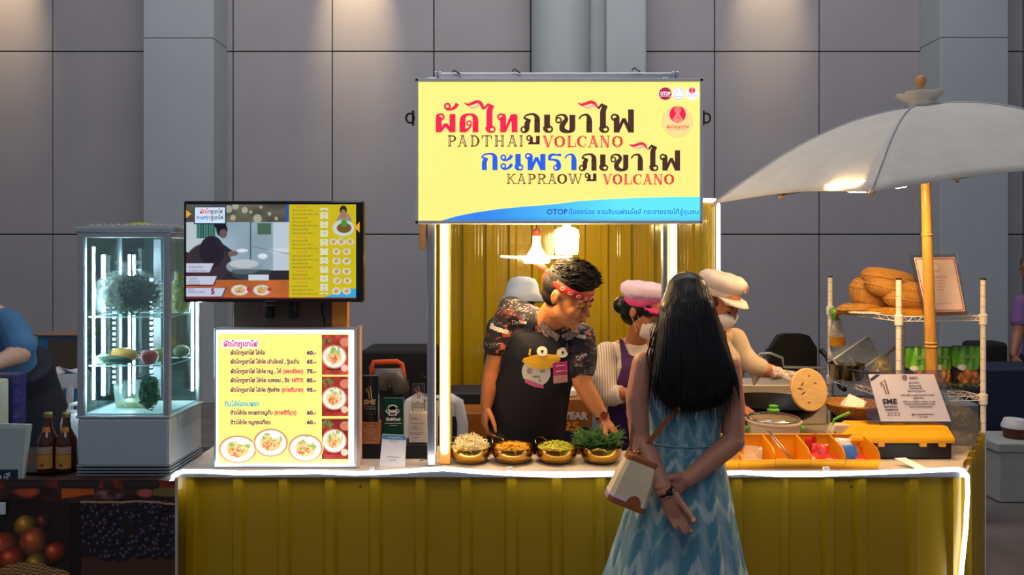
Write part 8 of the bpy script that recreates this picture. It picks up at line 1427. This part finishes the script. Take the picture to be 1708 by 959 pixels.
# black office chairs, suitcase, tables at the far right
def back_chair(px0, px1, py, Y, label, nm='office_chair'):
    r = thing(nm, label, 'chair', (P((px0+px1)/2, 0, Y).x, Y, 0)); x0, x1 = P(px0, 0, Y).x, P(px1, 0, Y).x; zt_ = P(0, py, Y).z; b = MB(); c = .05; ol = [(x0, zt_-.5), (x1, zt_-.5), (x1, zt_-.09), (x1-.05, zt_-.012), (x1-.09, zt_), (x0+.09, zt_), (x0+.05, zt_-.012), (x0, zt_-.09)]; b.poly([(x, Y, z) for x, z in ol], (0, .06, 0)); b.build('backrest', mat('chair_black', '#08080a', .75), r)
    b = MB(); b.rbox((x0, Y-.4, zt_-.55), (x1, Y+.02, zt_-.48), .02, 2); b.build('seat', MATS['chair_black'], r); b = MB(); b.tube([((x0+x1)/2, Y-.18, zt_-.55), ((x0+x1)/2, Y-.18, .06)], .03, 12); b.build('column', M_black, r)
    for k in range(5): a = k*1.257+.3; b = MB(); b.tube([((x0+x1)/2, Y-.18, .08), ((x0+x1)/2+.28*math.cos(a), Y-.18+.28*math.sin(a), .03)], [.025, .02], 8); b.build('leg', M_black, r)
    for x, s in ((x0, -1), (x1, 1)): b = MB(); b.tube([(x+s*.02, Y, zt_-.1), (x+s*.05, Y-.03, zt_-.14), (x+s*.06, Y-.2, zt_-.3), (x+s*.04, Y-.3, zt_-.3)], .016, 8); b.build('armrest', M_black, r, smooth=True)
back_chair(1287, 1363, 557, 4.75, 'black high-backed chair standing behind the stove')
b = MB(); b.rbox((P(1626, 0, 5.95).x, 5.95, 0), (P(1684, 0, 5.95).x, 6.15, P(0, 571, 5.95).z), .04, 3); tag(b.build('black_suitcase', M_blackm, at=(P(1655, 0, 5.95).x, 6.05, 0)), 'black upright case standing behind the midnight blue table', 'case')
b = MB(); x0 = P(1642, 0, 5.4).x; b.rbox((x0, 5.4, .0), (x0+1.3, 5.85, P(0, 617, 5.4).z), .01, 1); tag(b.build('blue_table', mat('cloth_midnight', '#131c3a', .8, bump=.3, bscale=20), at=(x0+.6, 5.6, 0)), 'table under a midnight blue cloth at the right edge', 'table')
b = MB(); b.rbox((P(1560, 0, 4.6).x, 4.6, .0), (P(1634, 0, 4.6).x, 4.9, P(0, 674, 4.6).z), .01, 1); tag(b.build('pale_table', mat('table_pale', '#7f8688', .6), at=(P(1597, 0, 4.6).x, 4.7, 0)), 'pale grey low table behind the wire rack', 'table')
M_foam = mat('foam', '#a8aaa4', .7, bump=.4, bscale=200); fb = thing('foam_box', 'dirty white foam box with a lid at the lower right edge', 'box', (P(1712, 0, 5.1).x, 5.1, 0)); x0 = P(1663, 0, 5.0).x
b = MB(); zl = P(0, 755, 5.0).z; b.rbox((x0+.015, 5.0, .002), (x0+.6, 5.35, zl), .012, 2); b.build('box', M_foam, fb); b = MB(); b.rbox((x0, 4.99, zl), (x0+.61, 5.36, zl+.065), .01, 2); b.build('lid', M_foam, fb)
q = Vector((x0+.22, 5.15, zl+.066)); b = MB(); b.lathe([(0, 0), (.065, 0), (.08, .07), (.075, .07), (.06, .005), (0, .005)], q, 24); t = tag(b.build('brown_bowl', mat('bowl_brown', '#5a2c18', .5), at=q, smooth='auto'), 'brown bowl on the foam box at the right edge', 'bowl'); b = MB(); b.lathe([(0, .071), (.083, .071), (.083, .085), (.065, .13), (.0, .132)], q, 24); b.build('white_cover', M_white, t, smooth='auto')
b = MB(); b.rbox((P(1590, 0, 3.95).x, 3.9, .35+.0), (P(1700, 0, 3.95).x, 3.94, P(0, 690, 3.92).z), .006, 1) if False else None
# ---------------------------------------------------------------- turn the writing into meshes
bpy.context.view_layer.update(); dg = bpy.context.evaluated_depsgraph_get(); todo = [o for o in bpy.data.objects if o.type == 'FONT']
made = [(o, bpy.data.meshes.new_from_object(o.evaluated_get(dg))) for o in todo]
for o, me in made:
    nm, pa, mx = o.name, o.parent, o.matrix_basis.copy(); cu = o.data; bpy.data.objects.remove(o); bpy.data.curves.remove(cu)
    q = bpy.data.objects.new(nm, me); me.name = nm; C.objects.link(q); q.parent = pa; q.matrix_basis = mx
